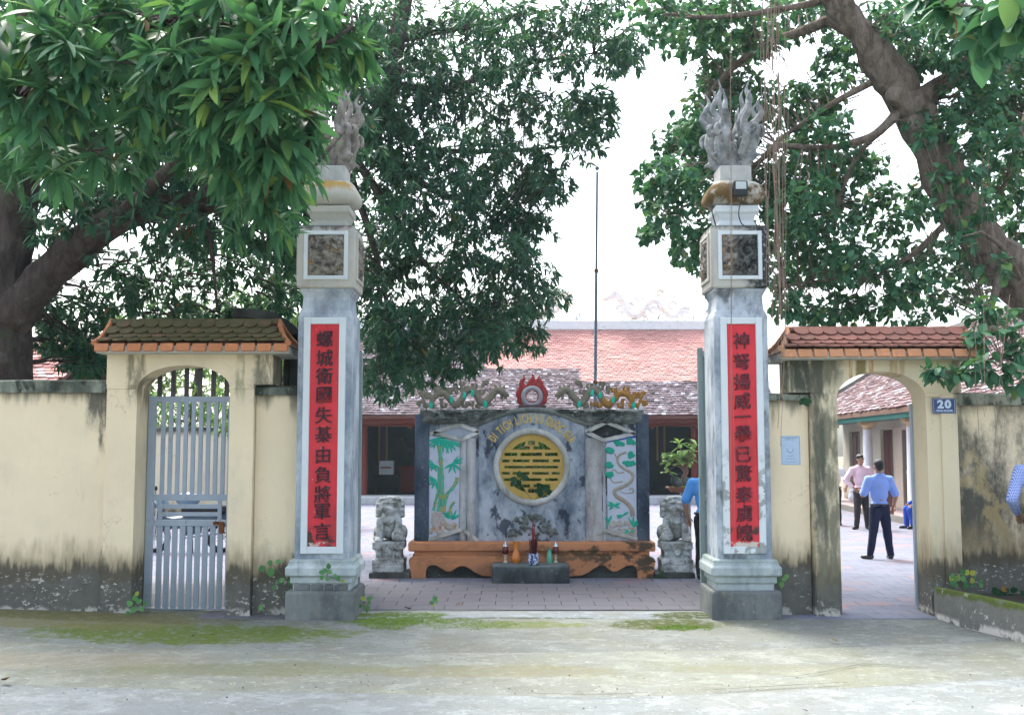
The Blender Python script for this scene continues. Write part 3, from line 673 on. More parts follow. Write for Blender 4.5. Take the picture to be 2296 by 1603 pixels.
def white_mat(name, seed, worn):
    n = N(name); c = n.mix(n.noise(4, 5, off=seed), (.52,.575,.60), (.66,.71,.72))
    k = n.mul(n.below(1.75, .5, .4, 4, None, seed), n.patch(4.5, .50, .56, off=seed, detail=7)) if worn else n.patch(11, .68, .74, off=seed)
    c = n.mix(n.mul(k, .85), c, n.mix(n.noise(20,5), (.10,.12,.11), (.35,.38,.36))); return n.done(c, .8, n.noise(40,4), .2, .006, .3)
def relief_grid(x0, x1, z0, z1, y, amp, seed, nx=44, nz=44, sc=6.0):
    """a carved panel: ridges and hollows, standing on the plane y and facing -Y"""
    vs = []
    for j in range(nz+1):
        for i in range(nx+1):
            u, v = i/nx, j/nz; p = Vector((u*sc, v*sc*(z1-z0)/(x1-x0), seed))
            q = Vector((mnoise.noise(p*.7), mnoise.noise(p*.7+Vector((5,2,1))), 0))*1.4
            h = 1-abs(2*mnoise.noise(p*.55+q)); h = .65*h+.5*(1-abs(2*mnoise.noise(p*1.4+q*.7)))
            e = min(1, min(u,1-u,v,1-v)*9); vs.append((lerp(x0,x1,u), y-amp*h*e, lerp(z0,z1,v)))
    n = nx+1; mb = MB(); mb.add(vs, [(j*n+i, j*n+i+1, (j+1)*n+i+1, (j+1)*n+i) for j in range(nz) for i in range(nx)]); return mb
def rot_mb(mb, ang, c):
    m = Matrix.Translation(c) @ Matrix.Rotation(ang,4,'Z') @ Matrix.Translation(-Vector(c)); o = MB(); o.v = [tuple(m @ Vector(p)) for p in mb.v]; o.f = list(mb.f); o.fm = list(mb.fm); return o
_fin = None
def finial_mb(z0, h):
    """four phoenixes back to back: breast, curled wing, beak low at the side, tail rising as flames; around the origin"""
    s = MB(); s.tube([(0,0,0),(0,0,h*.32)], [.13,.05], 10)
    for k in range(4):
        R = Matrix.Rotation(PI/4+k*PI/2, 3, 'Z'); P = lambda r, z, t=0.0: R @ Vector((r, t, z))
        s.tube(curve_pts([P(.10,0), P(.22,h*.1), P(.28,h*.25), P(.22,h*.42), P(.17,h*.58), P(.26,h*.76), P(.21,h*.88), P(.27,h*1.0)], 22), np.interp(np.linspace(0,1,22), [0,.2,.5,.8,1], [.06,.07,.05,.034,.006]), 8, flat=(R @ Vector((0,1,0)), .75))
        for sg in (-1, 1):
            s.tube(curve_pts([P(.16,h*.15,sg*.06), P(.27,h*.32,sg*.10), P(.23,h*.48,sg*.10), P(.33,h*.62,sg*.13), P(.29,h*.73,sg*.11), P(.37,h*.84,sg*.13)], 16), np.interp(np.linspace(0,1,16), [0,.3,.7,1], [.045,.05,.034,.006]), 7)
            s.tube([Vector((0,0,0))+q for q in [P(.33+.075*math.cos(a)*(1-i*.06), h*.40+.075*math.sin(a)*(1-i*.06), sg*.05) for i, a in enumerate(np.linspace(-1.2, 4.6, 12))]], np.linspace(.034,.018,12), 6)
            for q in range(4): s.tube([P(.12+.02*q, h*(.30+.06*q), sg*.02), P(.19+.015*q, h*(.33+.07*q), sg*.09)], [.012,.02], 6)
        s.tube(curve_pts([P(.17,h*.16), P(.26,h*.10), P(.31,h*.13)], 8), [.055,.055,.052,.05,.046,.042,.038,.034], 8)       # neck and head
        s.tube([P(.31,h*.13), P(.385,h*.115), P(.40,h*.09)], [.032,.018,.006], 6)                                      # beak
        s.tube(curve_pts([P(.29,h*.15), P(.31,h*.21), P(.35,h*.24)], 6), [.022,.02,.017,.014,.01,.005], 6)             # crest
        s.tube([P(.12,0), P(.20,-.02)], [.06,.03], 6)
    return blob(s, .0115, 1)
def pillar(side, axis_px, label, chars, cy_px, dirty, seed):
    X = WX(axis_px, YP+.08, 1000); yf = lambda h: PC-h
    t = thing('couplet_pillar', label, 'gate pillar', (X, PC, 0), 'pair of couplet pillars at the main gate')
    zz = lambda y, h=.307: WZ(y, PC-h)
    m_body = stone_grey('pillar_grey_'+side, seed, (.19,.235,.285), (.50,.55,.59), bl=.8 if dirty else .5, rust=.3, lo=.52)
    m_base = stone_grey('pillar_base_'+side, seed+5, (.085,.095,.095), (.20,.215,.205), (.30,.26,.16), .35, .1)
    m_pl = stone_grey('pillar_plinth_'+side, seed+9, (.22,.27,.28) if dirty else (.27,.33,.34), (.40,.46,.46) if dirty else (.54,.59,.59), (.07,.08,.07), .6 if dirty else .35, .2, top=(WZ(1262,12.0), .45, (.13,.19,.13)))
    part('base_block', MB().sq(X, PC, [(.388,-.15),(.388,zz(1330,.388)),(.375,zz(1325,.388))]), m_base, t, bevel=.012)
    pl = MB(); hs_ = [(.318,1326),(.318,1308),(.345,1307),(.345,1293),(.392,1291),(.392,1272),(.372,1269),(.36,1262),(.36,1256),(.33,1253)]
    pl.sq(X, PC, [(h, zz(y, h)) for h, y in hs_]); pln = part('plinth', pl, m_pl, t, bevel=.009)
    if side == 'left':
        xx = X-.31
        for wv in (.19,.15,.11,.16): part('stone', MB().box(xx+.006, xx+wv-.006, PC-.345, PC-.29, zz(1324), zz(1309)+.0), m_base, pln, bevel=.02, seg=2); xx += wv
    part('shaft', MB().sq(X, PC, [(.307,zz(1254)),(.307,zz(708)),(.295,zz(704)),(.295,zz(700)),(.275,zz(694)),(.262,zz(664)),(.27,zz(661)),(.285,zz(655)),(.30,zz(652)),(.30,zz(646))]), m_body, t, bevel=.008)
    # couplet panel on the front
    y0 = PC-.307; hw = .238; ztop, zbot = WZ(712,y0), WZ(1241,y0); rt, rb, rw = WZ(727,y0), WZ(1225,y0), .163
    m_w, m_r = white_mat('panel_white_'+side, seed, dirty), red_mat('panel_red_'+side, seed)
    pn = part('couplet_panel', MB().box(X-rw+.001, X+rw-.001, y0-.012, y0-.0015, rb+.001, rt-.001), m_r, t)
    fr = MB(); yy = y0-.034
    fr.box(X-hw, X-rw, yy, y0+.003, zbot, ztop); fr.box(X+rw, X+hw, yy, y0+.003, zbot, ztop); fr.box(X-rw-.001, X+rw+.001, yy+.0015, y0+.003, rt, ztop-.001); fr.box(X-rw-.001, X+rw+.001, yy+.0015, y0+.003, zbot+.001, rb)
    part('panel_frame', fr, m_w, pn, bevel=.006)
    m_ink = plain('ink_'+side, (.035,.012,.02) if side == 'left' else (.085,.012,.022), .6, .35, 25, dirt=(.16,.10,.10), dlo=.58, dhi=.66, dscale=30)
    for ch, cy in zip(chars, cy_px):
        mb = text_mb(ch, .20, .011, .0012); c = Vector((X+.006*mnoise.noise(Vector((cy,0,0))), y0-.022, WZ(cy, y0)))
        xs_ = [p[0] for p in mb.v]; zs_ = [p[2] for p in mb.v]; mx, mz = (min(xs_)+max(xs_))/2, (min(zs_)+max(zs_))/2
        o = MB(); sh = .05; o.v = [((p[0]-mx)*1.0+c.x, p[1]+c.y, (p[2]-mz)+(p[0]-mx)*sh+c.z) for p in mb.v]; o.f = mb.f; o.fm = mb.fm
        part('character', o, m_ink, pn)
    # lantern box with a carved panel in a white frame on each side
    zb, zt = WZ(646, PC-.32), WZ(505, PC-.32); m_b, m_rel = box_mat('box_'+side, dirty), relief_mat('relief_'+side, dirty)
    bx = part('lantern_box', MB().sq(X, PC, [(.315,zb),(.33,zb+.02),(.33,zt-.03),(.318,zt)]), m_b, t, bevel=.008)
    for k in range(4):
        yb = PC-.33; h1, h2 = .25, .205; zc = (WZ(517,yb)+WZ(628,yb))/2; f = MB()
        f.box(X-h1, X-h2, yb-.022, yb+.003, zc-.28, zc+.28); f.box(X+h2, X+h1, yb-.022, yb+.003, zc-.28, zc+.28)
        f.box(X-h2-.001, X+h2+.001, yb-.0205, yb+.003, zc+.235, zc+.279); f.box(X-h2-.001, X+h2+.001, yb-.0205, yb+.003, zc-.279, zc-.235)
        fo = part('relief_frame', rot_mb(f, k*PI/2, (X,PC,0)), white_mat('relief_white_'+side+str(k), seed+k, False) if k == 0 else m_b, bx, bevel=.005)
        part('carving', rot_mb(relief_grid(X-h2, X+h2, zc-.235, zc+.235, yb-.004, .045, seed+k*3.1, 40, 44, 5.5), k*PI/2, (X,PC,0)), m_rel, bx, smooth=True, ang=180)
    # neck, slab, bulging bowl
    z_ = lambda y, h=.3: WZ(y, PC-h)
    m_bowl = bowl_mat('bowl_'+side, dirty)
    part('neck', MB().sq(X, PC, [(.225,zt-.002),(.215,z_(498)),(.20,z_(494)),(.195,z_(490)),(.225,z_(476)),(.245,z_(473)),(.25,z_(472)),(.25,z_(460)),(.235,z_(457))]), m_bowl if not dirty else white_mat('neck_'+side, seed+3, False), t, bevel=.006)
    bp = [(.24,457),(.285,450),(.315,442),(.33,433),(.325,424),(.30,414),(.26,407),(.20,404)]
    part('bowl', MB().sq(X, PC, [(h, z_(y, h)) for h, y in bp], ch=.3), m_bowl, t, smooth=True, ang=50)
    nz = z_(404, .2); part('finial_block', MB().sq(X, PC, [(.185,nz-.01),(.185,z_(372,.18)),(.17,z_(371,.18))]), stone_grey('finial_block_'+side, seed+11, (.34,.355,.33), (.56,.56,.52), bl=.3), t, bevel=.01)
    global _fin
    fz = z_(373, .18); fh = z_(186, .0)-fz
    if _fin is None: _fin = finial_mb(0, 1.0)
    mb = MB(); mb.v = [(X+p[0], PC+p[1], fz-.01+p[2]*fh) for p in _fin.v]; mb.f = _fin.f; mb.fm = _fin.fm
    part('phoenix_finial', mb, finial_mat('finial_'+side, (.15,.14,.125) if side == 'left' else (.13,.145,.15), (.36,.33,.29) if side == 'left' else (.36,.375,.37)), t, smooth=True, ang=180)
    return t, X
pil_l, XPL = pillar('left', 725.5, 'left couplet pillar, pale lantern box, red panel of dark characters, leaves over its finial', '螺城衛國失棊由負將軍言', (760,803,843,885,931,974,1019,1064,1107,1146,1190), False, 2.0)
pil_r, XPR = pillar('right', 1665.5, 'right couplet pillar with a soot-blackened lantern box and a mustard-brown bowl', '神弩揚威一擧已驚秦虜魄', (764,811,856,899,934,972,1018,1061,1108,1150,1193), True, 8.0)
# floodlight on the bowl of the right pillar, with its cable
fz = WZ(427, 12.05); M_blk = plain('black_plastic', (.018,.02,.022), .5, .2); M_lens = plain('lamp_glass', (.42,.48,.48), .15, .1, spec=.6)
fl = thing('floodlight', 'small black floodlight fixed to the mustard bowl of the right pillar', 'lamp', (XPR+.02, 12.0, fz))
part('housing', MB().box(XPR-.075, XPR+.085, 11.95, 12.02, fz-.09, fz+.09), M_blk, fl, bevel=.012)
part('lens', MB().box(XPR-.055, XPR+.065, 11.944, 11.9495, fz-.01, fz+.075), M_lens, fl, bevel=.002)
part('bracket', MB().bar((XPR-.09,12.0,fz), (XPR-.09,12.1,fz+.05), .012, .03).bar((XPR+.10,12.0,fz), (XPR+.10,12.1,fz+.05), .012, .03).bar((XPR-.09,11.985,fz),(XPR+.10,11.985,fz),.012,.02), M_blk, fl)
def cable(name, label, pts, r, mat, n=30): return solo(name, MB().tube(curve_pts(pts, n), r, 5), mat, label, 'cable', pts[0])
cable('lamp_cable', 'thin black cable drooping from the floodlight round the pillar neck', [(XPR+.02,12.0,fz-.09),(XPR-.02,11.98,fz-.3),(XPR+.05,12.02,fz-.42),(XPR+.24,12.12,fz-.40),(XPR+.27,12.2,fz-.2)], .007, M_blk)
cable('power_cable', 'black cable tied round the neck of the right pillar above its dark box', [(XPR-.31,12.3,fz+.02),(XPR-.26,12.1,fz-.40),(XPR-.2,12.1,fz-.47),(XPR,12.095,fz-.46),(XPR+.24,12.1,fz-.47),(XPR+.3,12.4,fz-.45)], .009, M_blk)

# ------------------------------------------------------------------ concrete grille with a bowed top behind the left short wall
M_grl = stone_grey('grille_concrete', 12.0, (.028,.03,.028), (.09,.095,.088), bl=.3, rust=.1)
yb_ = 12.95; bX = lambda x: WX(x, yb_); bZ = lambda y: WZ(y, yb_)
bl = thing('concrete_grille', 'dark grey concrete grille with a bowed top rail behind the short wall', 'grille', (bX(590), yb_, 0))
rail = [(bX(518),yb_,bZ(703)),(bX(560),yb_,bZ(704)),(bX(600),yb_,bZ(710)),(bX(640),yb_,bZ(730)),(bX(672),yb_,bZ(758)),(bX(692),yb_,bZ(782))]
cp = curve_pts(rail, 14); mb = MB()
for a, b in zip(cp, cp[1:]): mb.bar(a, b+(b-a)*.1, .16, .11)
part('top_rail', mb, M_grl, bl)
for x in (528, 552, 575, 598, 621, 641):
    zt = np.interp(bX(x), [p.x for p in cp], [p.z for p in cp]); part('baluster', MB().box(bX(x)-.034, bX(x)+.034, yb_-.05, yb_+.05, bZ(862)-.3, zt-.04), M_grl, bl, bevel=.006)
part('post', MB().box(bX(649), bX(668), yb_-.08, yb_+.08, 0, bZ(750)), M_grl, bl, bevel=.008)
part('bottom_rail', MB().box(bX(512), bX(668), yb_-.07, yb_+.07, bZ(862)-.42, bZ(862)-.302), M_grl, bl, bevel=.008)

# ------------------------------------------------------------------ number plate and notice
M_blue = plain('enamel_blue', (.012,.035,.17), .3, .1, spec=.5); M_enw = plain('enamel_white', (.55,.68,.80), .35, .05)
px0, px1, pz0, pz1 = wx(2091), wx(2143), wz(927), wz(893); yp = YW-.031
npl = thing('number_plate', 'blue enamel house number plate reading 20 on the right gate pier', 'number plate', ((px0+px1)/2, yp, (pz0+pz1)/2))
part('plate', MB().box(px0, px1, yp-.006, yp-.001, pz0, pz1), M_blue, npl, bevel=.003)
def border(x0, x1, z0, z1, y, w): 
    m = MB(); m.box(x0, x1, y-.002, y, z1-w, z1); m.box(x0, x1, y-.002, y, z0, z0+w); m.box(x0, x0+w, y-.0019, y, z0+w, z1-w); m.box(x1-w, x1, y-.0019, y, z0+w, z1-w); return m
part('border', border(px0+.012, px1-.012, pz0+.01, pz1-.01, yp-.006, .0025), M_enw, npl)
def lettering(name, txt, size, c, mat, parent, fat=0, sx=1.0, extr=.0015, space=1.0):
    mb = text_mb(txt, size, extr, fat, space); xs_ = [p[0] for p in mb.v]; zs_ = [p[2] for p in mb.v]; mx, mz = (min(xs_)+max(xs_))/2, (min(zs_)+max(zs_))/2
    mb.v = [((p[0]-mx)*sx+c[0], p[1]+c[1], p[2]-mz+c[2]) for p in mb.v]; return part(name, mb, mat, parent)
pc = (px0+px1)/2
for dgt, dx in (('2', -.041), ('0', .043)): lettering('digit', dgt, .125, (pc+dx, yp-.0075, pz1-.068), M_enw, npl, .0062, 1.12)
lettering('street_line', 'ĐƯỜNG 32-66 · THÔN HỢP HỒNG', .0235, (pc, yp-.0075, pz0+.034), M_enw, npl, .0012, .52)
yn = YW+.09; nx0, nx1, nz0, nz1 = WX(1751,yn), WX(1794,yn), WZ(1042,yn), WZ(977,yn)
M_not = plain('faded_blue_print', (.42,.53,.66), .6, .12, 14, dirt=(.30,.38,.47), dscale=18); M_noti = plain('notice_ink', (.17,.25,.34), .7)
nt = thing('notice', 'faded blue paper notice with a round emblem pasted on the short wall', 'notice', ((nx0+nx1)/2, yn, (nz0+nz1)/2))
part('sheet', MB().box(nx0, nx1, yn-.004, yn-.0005, nz0, nz1), M_not, nt)
part('border', border(nx0+.006, nx1-.006, nz0+.008, nz1-.01, yn-.004, .003), M_noti, nt)
em = MB(); nc = (nx0+nx1)/2-.006
em.tube([(nc+.036*math.cos(a), yn-.0045, (nz0+nz1)/2+.01+.036*math.sin(a)) for a in np.linspace(PI*.9, PI*2.1, 18)], .0035, 4); part('emblem', em, M_noti, nt)
for i, (w_, zf) in enumerate(((.13,.10),(.10,.20),(.06,.3),(.12,.86),(.15,.92))):
    m = MB(); x = pc*0+nc-w_/2
    while x < nc+w_/2: l = random.uniform(.008,.02); m.box(x, x+l, yn-.0046, yn-.0041, nz0+(nz1-nz0)*zf, nz0+(nz1-nz0)*zf+.007); x += l+.005
    part('print_line', m, M_noti, nt)

# ------------------------------------------------------------------ low mossy kerb wall running out from the right pier
M_kerb = plaster('kerb_render', 41.0, .9, None, cream=(.30,.30,.27)); 
def kerb_mat():
    n = N('kerb_top'); c = n.mix(n.noise(8, 6), (.10,.105,.09), (.2,.2,.18)); c = n.mix(n.mul(n.above(.30, .05, .08, 5), n.patch(3,.35,.5), .95), c, n.mix(n.noise(20,4), (.05,.075,.012), (.11,.15,.025)))
    sp = n.mul(n.patch(15, .58, .64), n.patch(2.2, .46, .6, off=3)); c = n.mix(n.mul(sp, .8), c, (.5,.49,.44)); c = n.mix(n.mul(n.below(.07,.05,.07,6), n.patch(4,.45,.55)), c, (.52,.5,.45))
    return n.done(c, .92, n.noise(25, 6, .65), .5, .02, .2)
k0, k1 = G(2105,1392), G(2310,1442); kz = .36; dk = (k1-k0); dk = dk/dk.x; xA, xB = k0.x, k0.x+2.6
def kl(x): return k0.y+dk.y*(x-k0.x)
mb = MB(); n = 26; vs = []
for i in range(n+1):
    x = lerp(xA, xB, i/n); y = kl(x); z = kz+.018*mnoise.noise(Vector((x*3,0,7))); w = .015*mnoise.noise(Vector((x*4,1,3)))
    vs += [(x, y+w, -.1), (x, y+w, z-.03), (x+.01, y+.03, z), (x+.02, y+.16, z+.004), (x+.02, y+.18, -.1)]
mb.add(vs, [(i*5+j, (i+1)*5+j, (i+1)*5+j+1, i*5+j+1) for i in range(n) for j in range(4)]+[(0,1,2,3,4)])
solo('kerb_wall', mb, kerb_mat(), 'low concrete kerb wall with a mossy top running out from the right gate pier', 'kerb', (xA, kl(xA), 0), smooth=True, ang=45)
mb = MB(); vs = [(xA+.02,kl(xA)+.17,.27)]; 
mb.prism_xy([(xA+.02, kl(xA)+.17),(xB,kl(xB)+.17),(xB,YW+.1),(xA+.02,YW+.1)], -.05, .26); struct('planting_bed', mb, plain('bed_soil', (.045,.04,.03), .95, .4, 8))
# ------------------------------------------------------------------ the scroll screen on its terracotta base
YS = 15.95
sX = lambda x, Y=YS: WX(x, Y, 1050)
sZ = lambda y, Y=YS: WZ(y, Y)
XS = sX(1192)
scr = thing('scroll_screen', 'weathered blue-grey scroll screen with a round yellow grille on an orange base', 'screen wall', (XS, YS, 0))
M_terr = (lambda n: n.done(n.mix(n.mul(n.patch(3.2, .49, .58, (1,1,1.6), off=2, detail=9), n.rng(n.xyz()[0], -.6, 1.6, .25, 1.0), .92), n.mix(n.mul(n.patch(2, .5, .7), .5), n.mix(n.noise(3,5), (.44,.185,.085), (.58,.265,.13)), (.30,.15,.085)), (.05,.05,.035)), .85, n.noise(30,5), .25, .01, .25))(N('terracotta_paint'))
M_navy = stone_grey('screen_blue_grey', 14.0, (.09,.125,.175), (.46,.52,.58), (.022,.03,.05), .85, .10, .54, .60)
M_post = stone_grey('screen_post_navy', 19.0, (.018,.03,.055), (.10,.135,.18), (.35,.38,.42), .3, .15, .60, .68)
M_lite = stone_grey('screen_pale', 21.0, (.25,.25,.24), (.52,.53,.54), (.13,.12,.09), .5, .2, .52, .7)
M_dkst = stone_grey('screen_mould', 24.0, (.04,.05,.047), (.20,.225,.21), bl=.5, rust=.05)
M_rim = stone_grey('screen_rim', 27.0, (.33,.34,.31), (.62,.64,.62), (.12,.13,.11), .55, .1, .54, .66)
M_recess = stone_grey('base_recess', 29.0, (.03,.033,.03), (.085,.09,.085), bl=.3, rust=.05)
yb0, yb1 = 15.72, 16.42; bX_ = lambda x: WX(x, yb0, 1250); bZ_ = lambda y: WZ(y, yb0)
base = part('base_slab', MB().box(bX_(915), bX_(1470), yb0-.02, yb1, bZ_(1236), bZ_(1215)), M_terr, scr, bevel=.03, seg=3, smooth=True)
part('base_waist', MB().box(bX_(928), bX_(1457), yb0+.03, yb1-.05, bZ_(1249), bZ_(1236)-.002), M_terr, scr)
sc_l = [(955,1299),(955,1282),(958,1272),(966,1267),(978,1268),(990,1275),(1000,1281),(1010,1282),(1019,1276),(1029,1270),(1040,1269),(1052,1274),(1064,1283),(1079,1290),(1103,1293)]
poly = [(916,1258),(919,1250),(928,1247),(1457,1247),(1466,1250),(1470,1258),(1466,1280),(1462,1299),(1429,1299)]+[(2384-x,y) for x,y in sc_l][1:]+[(x,y) for x,y in sc_l[::-1]][:-1]+[(955,1299),(922,1299),(921,1280)]
mb = MB(); mb.prism_xz([(bX_(x), bZ_(y)) for x,y in poly], yb0-.015, yb0+.07); part('base_apron', mb, M_terr, scr, bevel=.012)
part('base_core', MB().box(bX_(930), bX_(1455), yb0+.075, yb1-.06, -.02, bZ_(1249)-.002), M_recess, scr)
for x0, x1 in ((916,955),(1429,1468)): part('base_foot', MB().box(bX_(x0)+.01, bX_(x1)-.01, yb1-.12, yb1-.03, 0, bZ_(1250)), M_terr, scr)
# body in two halves with the round opening
cx_, cz_ = XS, sZ(1046); R_ = 72.8/150.2
def half(x_edge, z0, z1f, R, n=28):
    s = -1 if x_edge < cx_ else 1
    pts = [(cx_, z0), (x_edge, z0), (x_edge, z1f(x_edge))]+[(x, z1f(x)) for x in np.linspace(x_edge, cx_, 10)[1:]]
    pts += [(cx_+s*R*math.sin(t), cz_+R*math.cos(t)) for t in np.linspace(0, PI, n)]
    return pts
zbot = sZ(1216)+.001; ztop_ = lambda x: sZ(950)
mb = MB()
for xe in (sX(945), sX(1440)): mb.prism_xz(half(xe, zbot, lambda x: sZ(925), R_+.01), YS, YS+.26)
part('screen_body', mb, M_navy, scr)
hump = lambda x: sZ(950)+(sZ(921)-sZ(950))*max(0, 1-((x-cx_)/(sX(1305)-cx_))**2)
mb = MB()
for xe in (sX(1074), sX(1310)): mb.prism_xz(half(xe, zbot, hump, R_+.006), YS-.05, YS-.001)
part('centre_panel', mb, M_navy, scr)
for x0, x1 in ((930,962),(1427,1455)): part('edge_post', MB().box(sX(x0), sX(x1), YS-.035, YS+.3, zbot, sZ(928)), M_post, scr, bevel=.01)
# eyebrow moulding over the centre and carved cloud bands
hp = [(x, hump(x)+.012) for x in np.linspace(sX(1052), sX(1332), 26)]
part('eyebrow', MB().tube([(x, YS-.05, z) for x,z in hp], .042, 8), M_dkst, scr, smooth=True)
def band(x0, x1, seed, top, bot):
    mb = relief_grid(0, 1, 0, 1, 0, 1, seed, 70, 14, 9); o = MB()
    for x, y, z in mb.v:
        X = lerp(sX(x0), sX(x1), x); zt, zb = top(X), bot(X); o.v.append((X, YS-.02+y*.14, lerp(zb, zt, z)))
    o.f = mb.f; o.fm = mb.fm; n = 71
    back = len(o.v); o.v += [(X, YS+.26, z) for X, y, z in [o.v[14*n+i] for i in range(n)]]
    o.f += [(14*n+i, 14*n+i+1, back+i+1, back+i) for i in range(n-1)]; o.fm += [0]*(n-1); return o
topf = lambda X: sZ(917)+.02*mnoise.noise(Vector((X*6,1,1)))
part('cloud_band', band(942, 1150, 3.0, topf, lambda X: max(sZ(951), hump(X)+.03 if X > sX(1074) else sZ(953))), M_dkst, scr, smooth=True, ang=180)
part('cloud_band', band(1234, 1444, 8.0, topf, lambda X: max(sZ(951), hump(X)+.03 if X < sX(1310) else sZ(953))), M_dkst, scr, smooth=True, ang=180)
# folded strips beside the pictures
for x0, x1, m, pr in ((1031,1045,M_lite,.02),(1047,1067,M_lite,.05),(1312,1349,M_lite,.05),(1351,1358,M_lite,.02)):
    mb = MB(); a, b = sX(x0), sX(x1); n = 8
    mb.prism_xy([(a, YS+.01)]+[(lerp(a,b,i/n), YS-pr*math.sin(PI*i/n)-.004) for i in range(n+1)]+[(b, YS+.01)], sZ(1212), sZ(982)); part('scroll_roll', mb, m, scr, smooth=True, ang=50)
def q(pts, y0, y1): m = MB(); m.prism_xz([(sX(x), sZ(y)) for x,y in pts], y0, y1); return m
M_pic = plain('picture_ground', (.50,.56,.66), .75, .12, 6, dirt=(.35,.38,.42)); M_picb = plain('picture_blue', (.02,.10,.45), .7)
def rimbars(pts, w, y0, y1):
    m = MB()
    for (a, b) in zip(pts, pts[1:]): m.bar((sX(a[0]), (y0+y1)/2, sZ(a[1])), (sX(b[0]), (y0+y1)/2, sZ(b[1])), w, abs(y1-y0)) if False else m.bar((sX(a[0]), (y0+y1)/2, sZ(a[1])), (sX(b[0]), (y0+y1)/2, sZ(b[1])), abs(y1-y0), w)
    return m
M_dia_l = plain('diamond_pale', (.36,.42,.50), .8, .3, 9, dirt=(.06,.07,.08)); M_dia_r = plain('diamond_black', (.025,.028,.03), .9, .4, 12, dirt=(.16,.18,.19))
picL = part('picture_panel', q([(963,976),(1030,989),(1029,1185),(963,1205)], YS-.018, YS+.002), M_pic, scr)
picR = part('picture_panel', q([(1360,990),(1426,977),(1426,1202),(1362,1187)], YS-.018, YS+.002), M_pic, scr)
part('diamond', q([(985,969),(1029,955),(1062,969),(1034,981)], YS-.022, YS+.001), M_dia_l, scr)
part('diamond', q([(1326,968),(1361,951),(1399,969),(1354,984)], YS-.022, YS+.001), M_dia_r, scr)
for pts in ([(964,973),(1029,951),(1073,968),(1036,985),(972,970)], [(1313,969),(1361,946),(1424,972),(1353,987),(1316,969)]): part('diamond_rim', rimbars(pts, .055, YS-.05, YS-.004), M_rim, scr)
for pts in ([(962,1210),(1030,1188),(1040,1187),(1073,1212)], [(1312,1212),(1350,1189),(1360,1189),(1427,1208)]): part('chevron', rimbars(pts, .05, YS-.045, YS-.004), M_rim, scr)
# bamboo picture
pl = lambda X, Y: ((1060+X/5.007)*.897, (1050+Y/5.007)*.897)
def pv(X, Y, dy=.02): a = pl(X, Y); return Vector((sX(a[0]), YS-dy, sZ(a[1])))
M_bam = plain('bamboo_green', (.012,.40,.28), .6, .3, 20); M_bamy = plain('bamboo_stem', (.10,.38,.25), .6, .45, 22, dirt=(.42,.32,.06), dlo=.5, dhi=.6, dscale=12)
M_rock = plain('picture_rock', (.42,.41,.38), .85, .35, 18, dirt=(.42,.23,.09), dlo=.54, dhi=.64, dscale=10)
for pts, r in (([(235,1140),(232,860),(215,560),(190,330)],.03),([(120,1130),(150,1000),(180,870),(190,600)],.022),([(180,1140),(205,950),(215,800)],.022),([(250,1150),(285,940),(350,860),(400,780),(415,715)],.026),([(330,1190),(335,1090),(385,1020)],.022)):
    P_ = curve_pts([pv(*p) for p in pts], 17); rr = [r*(1.18 if i % 4 == 0 else .92) for i in range(17)]
    part('bamboo_stem', MB().tube(P_, rr, 7, flat=(Vector((0,1,0)), .7)), M_bamy, picL, smooth=True)
def spray(c, dirs, L):
    m = MB()
    for a in dirs:
        c0 = pv(*c, .024); e = c0+Vector((math.cos(a), 0, math.sin(a)))*L*random.uniform(.8,1.1)
        m.tube([c0, c0.lerp(e,.4), c0.lerp(e,.75), e], [.008,.018,.013,.003], 5, flat=(Vector((0,1,0)), .5))
    return m
for c, d, L in (((130,560),(2.4,2.9,3.6,4.2,5.0,5.7),.13),((360,540),(.5,.9,.1,4.3,5.0,3.7,5.6),.17),((150,745),(2.7,3.2,3.8,4.3,4.8),.17),((150,230),(3.5,4.0,4.5,5.0,5.5,5.9,.1),.2),((240,240),(3.7,4.3,4.7,5.1,5.6,5.9),.22),((330,260),(3.9,4.4,4.8,5.2,5.7,5.95),.19),((360,1240),(.6,1.2,1.8,2.4),.16),((310,1230),(1.0,1.7,2.3),.13)): part('bamboo_leaves', spray(c, d, L), M_bam, picL)
def rocks(xs, ys, n, pvf, seed):
    random.seed(seed); m = MB()
    for i in range(n): m.ellip(pvf(random.uniform(*xs), random.uniform(*ys), .012), (random.uniform(.03,.06), .022, random.uniform(.03,.055)), 7)
    return m
part('picture_rocks', rocks((85,270),(1170,1420),26, pv, 3), M_rock, picL, smooth=True); part('picture_rocks', rocks((280,400),(1300,1370),8, pv, 4), M_rock, picL, smooth=True)
# pine picture
pr_ = lambda X, Y: ((1460+X/5.011)*.897, (1050+Y/5.011)*.897)
def pw(X, Y, dy=.02): a = pr_(X, Y); return Vector((sX(a[0]), YS-dy, sZ(a[1])))
M_pin = plain('pine_green', (.012,.34,.23), .65, .35, 30); M_ptr = plain('pine_trunk', (.36,.31,.25), .8, .3, 14, dirt=(.06,.30,.22), dlo=.56, dhi=.64)
part('sky_edge', q([(1361,988),(1426,974),(1426,981),(1361,992)], YS-.023, YS-.0185), M_picb, picR)
for pts, r in (([(600,1200),(585,1100),(500,1010),(400,950),(375,880),(440,850),(560,790),(610,710),(580,650),(470,590),(420,520),(440,440),(530,400)],.034),([(420,520),(395,440),(365,400)],.012),([(500,650),(430,660),(380,620),(340,630)],.012),([(480,770),(360,775),(320,700)],.013),([(560,870),(600,850),(610,900),(520,915),(440,890)],.012)):
    P_ = curve_pts([pw(*p) for p in pts], 30); part('pine_branch', MB().tube(P_, np.linspace(r, r*.5, 30), 7, flat=(Vector((0,1,0)), .6)), M_ptr, picR, smooth=True)
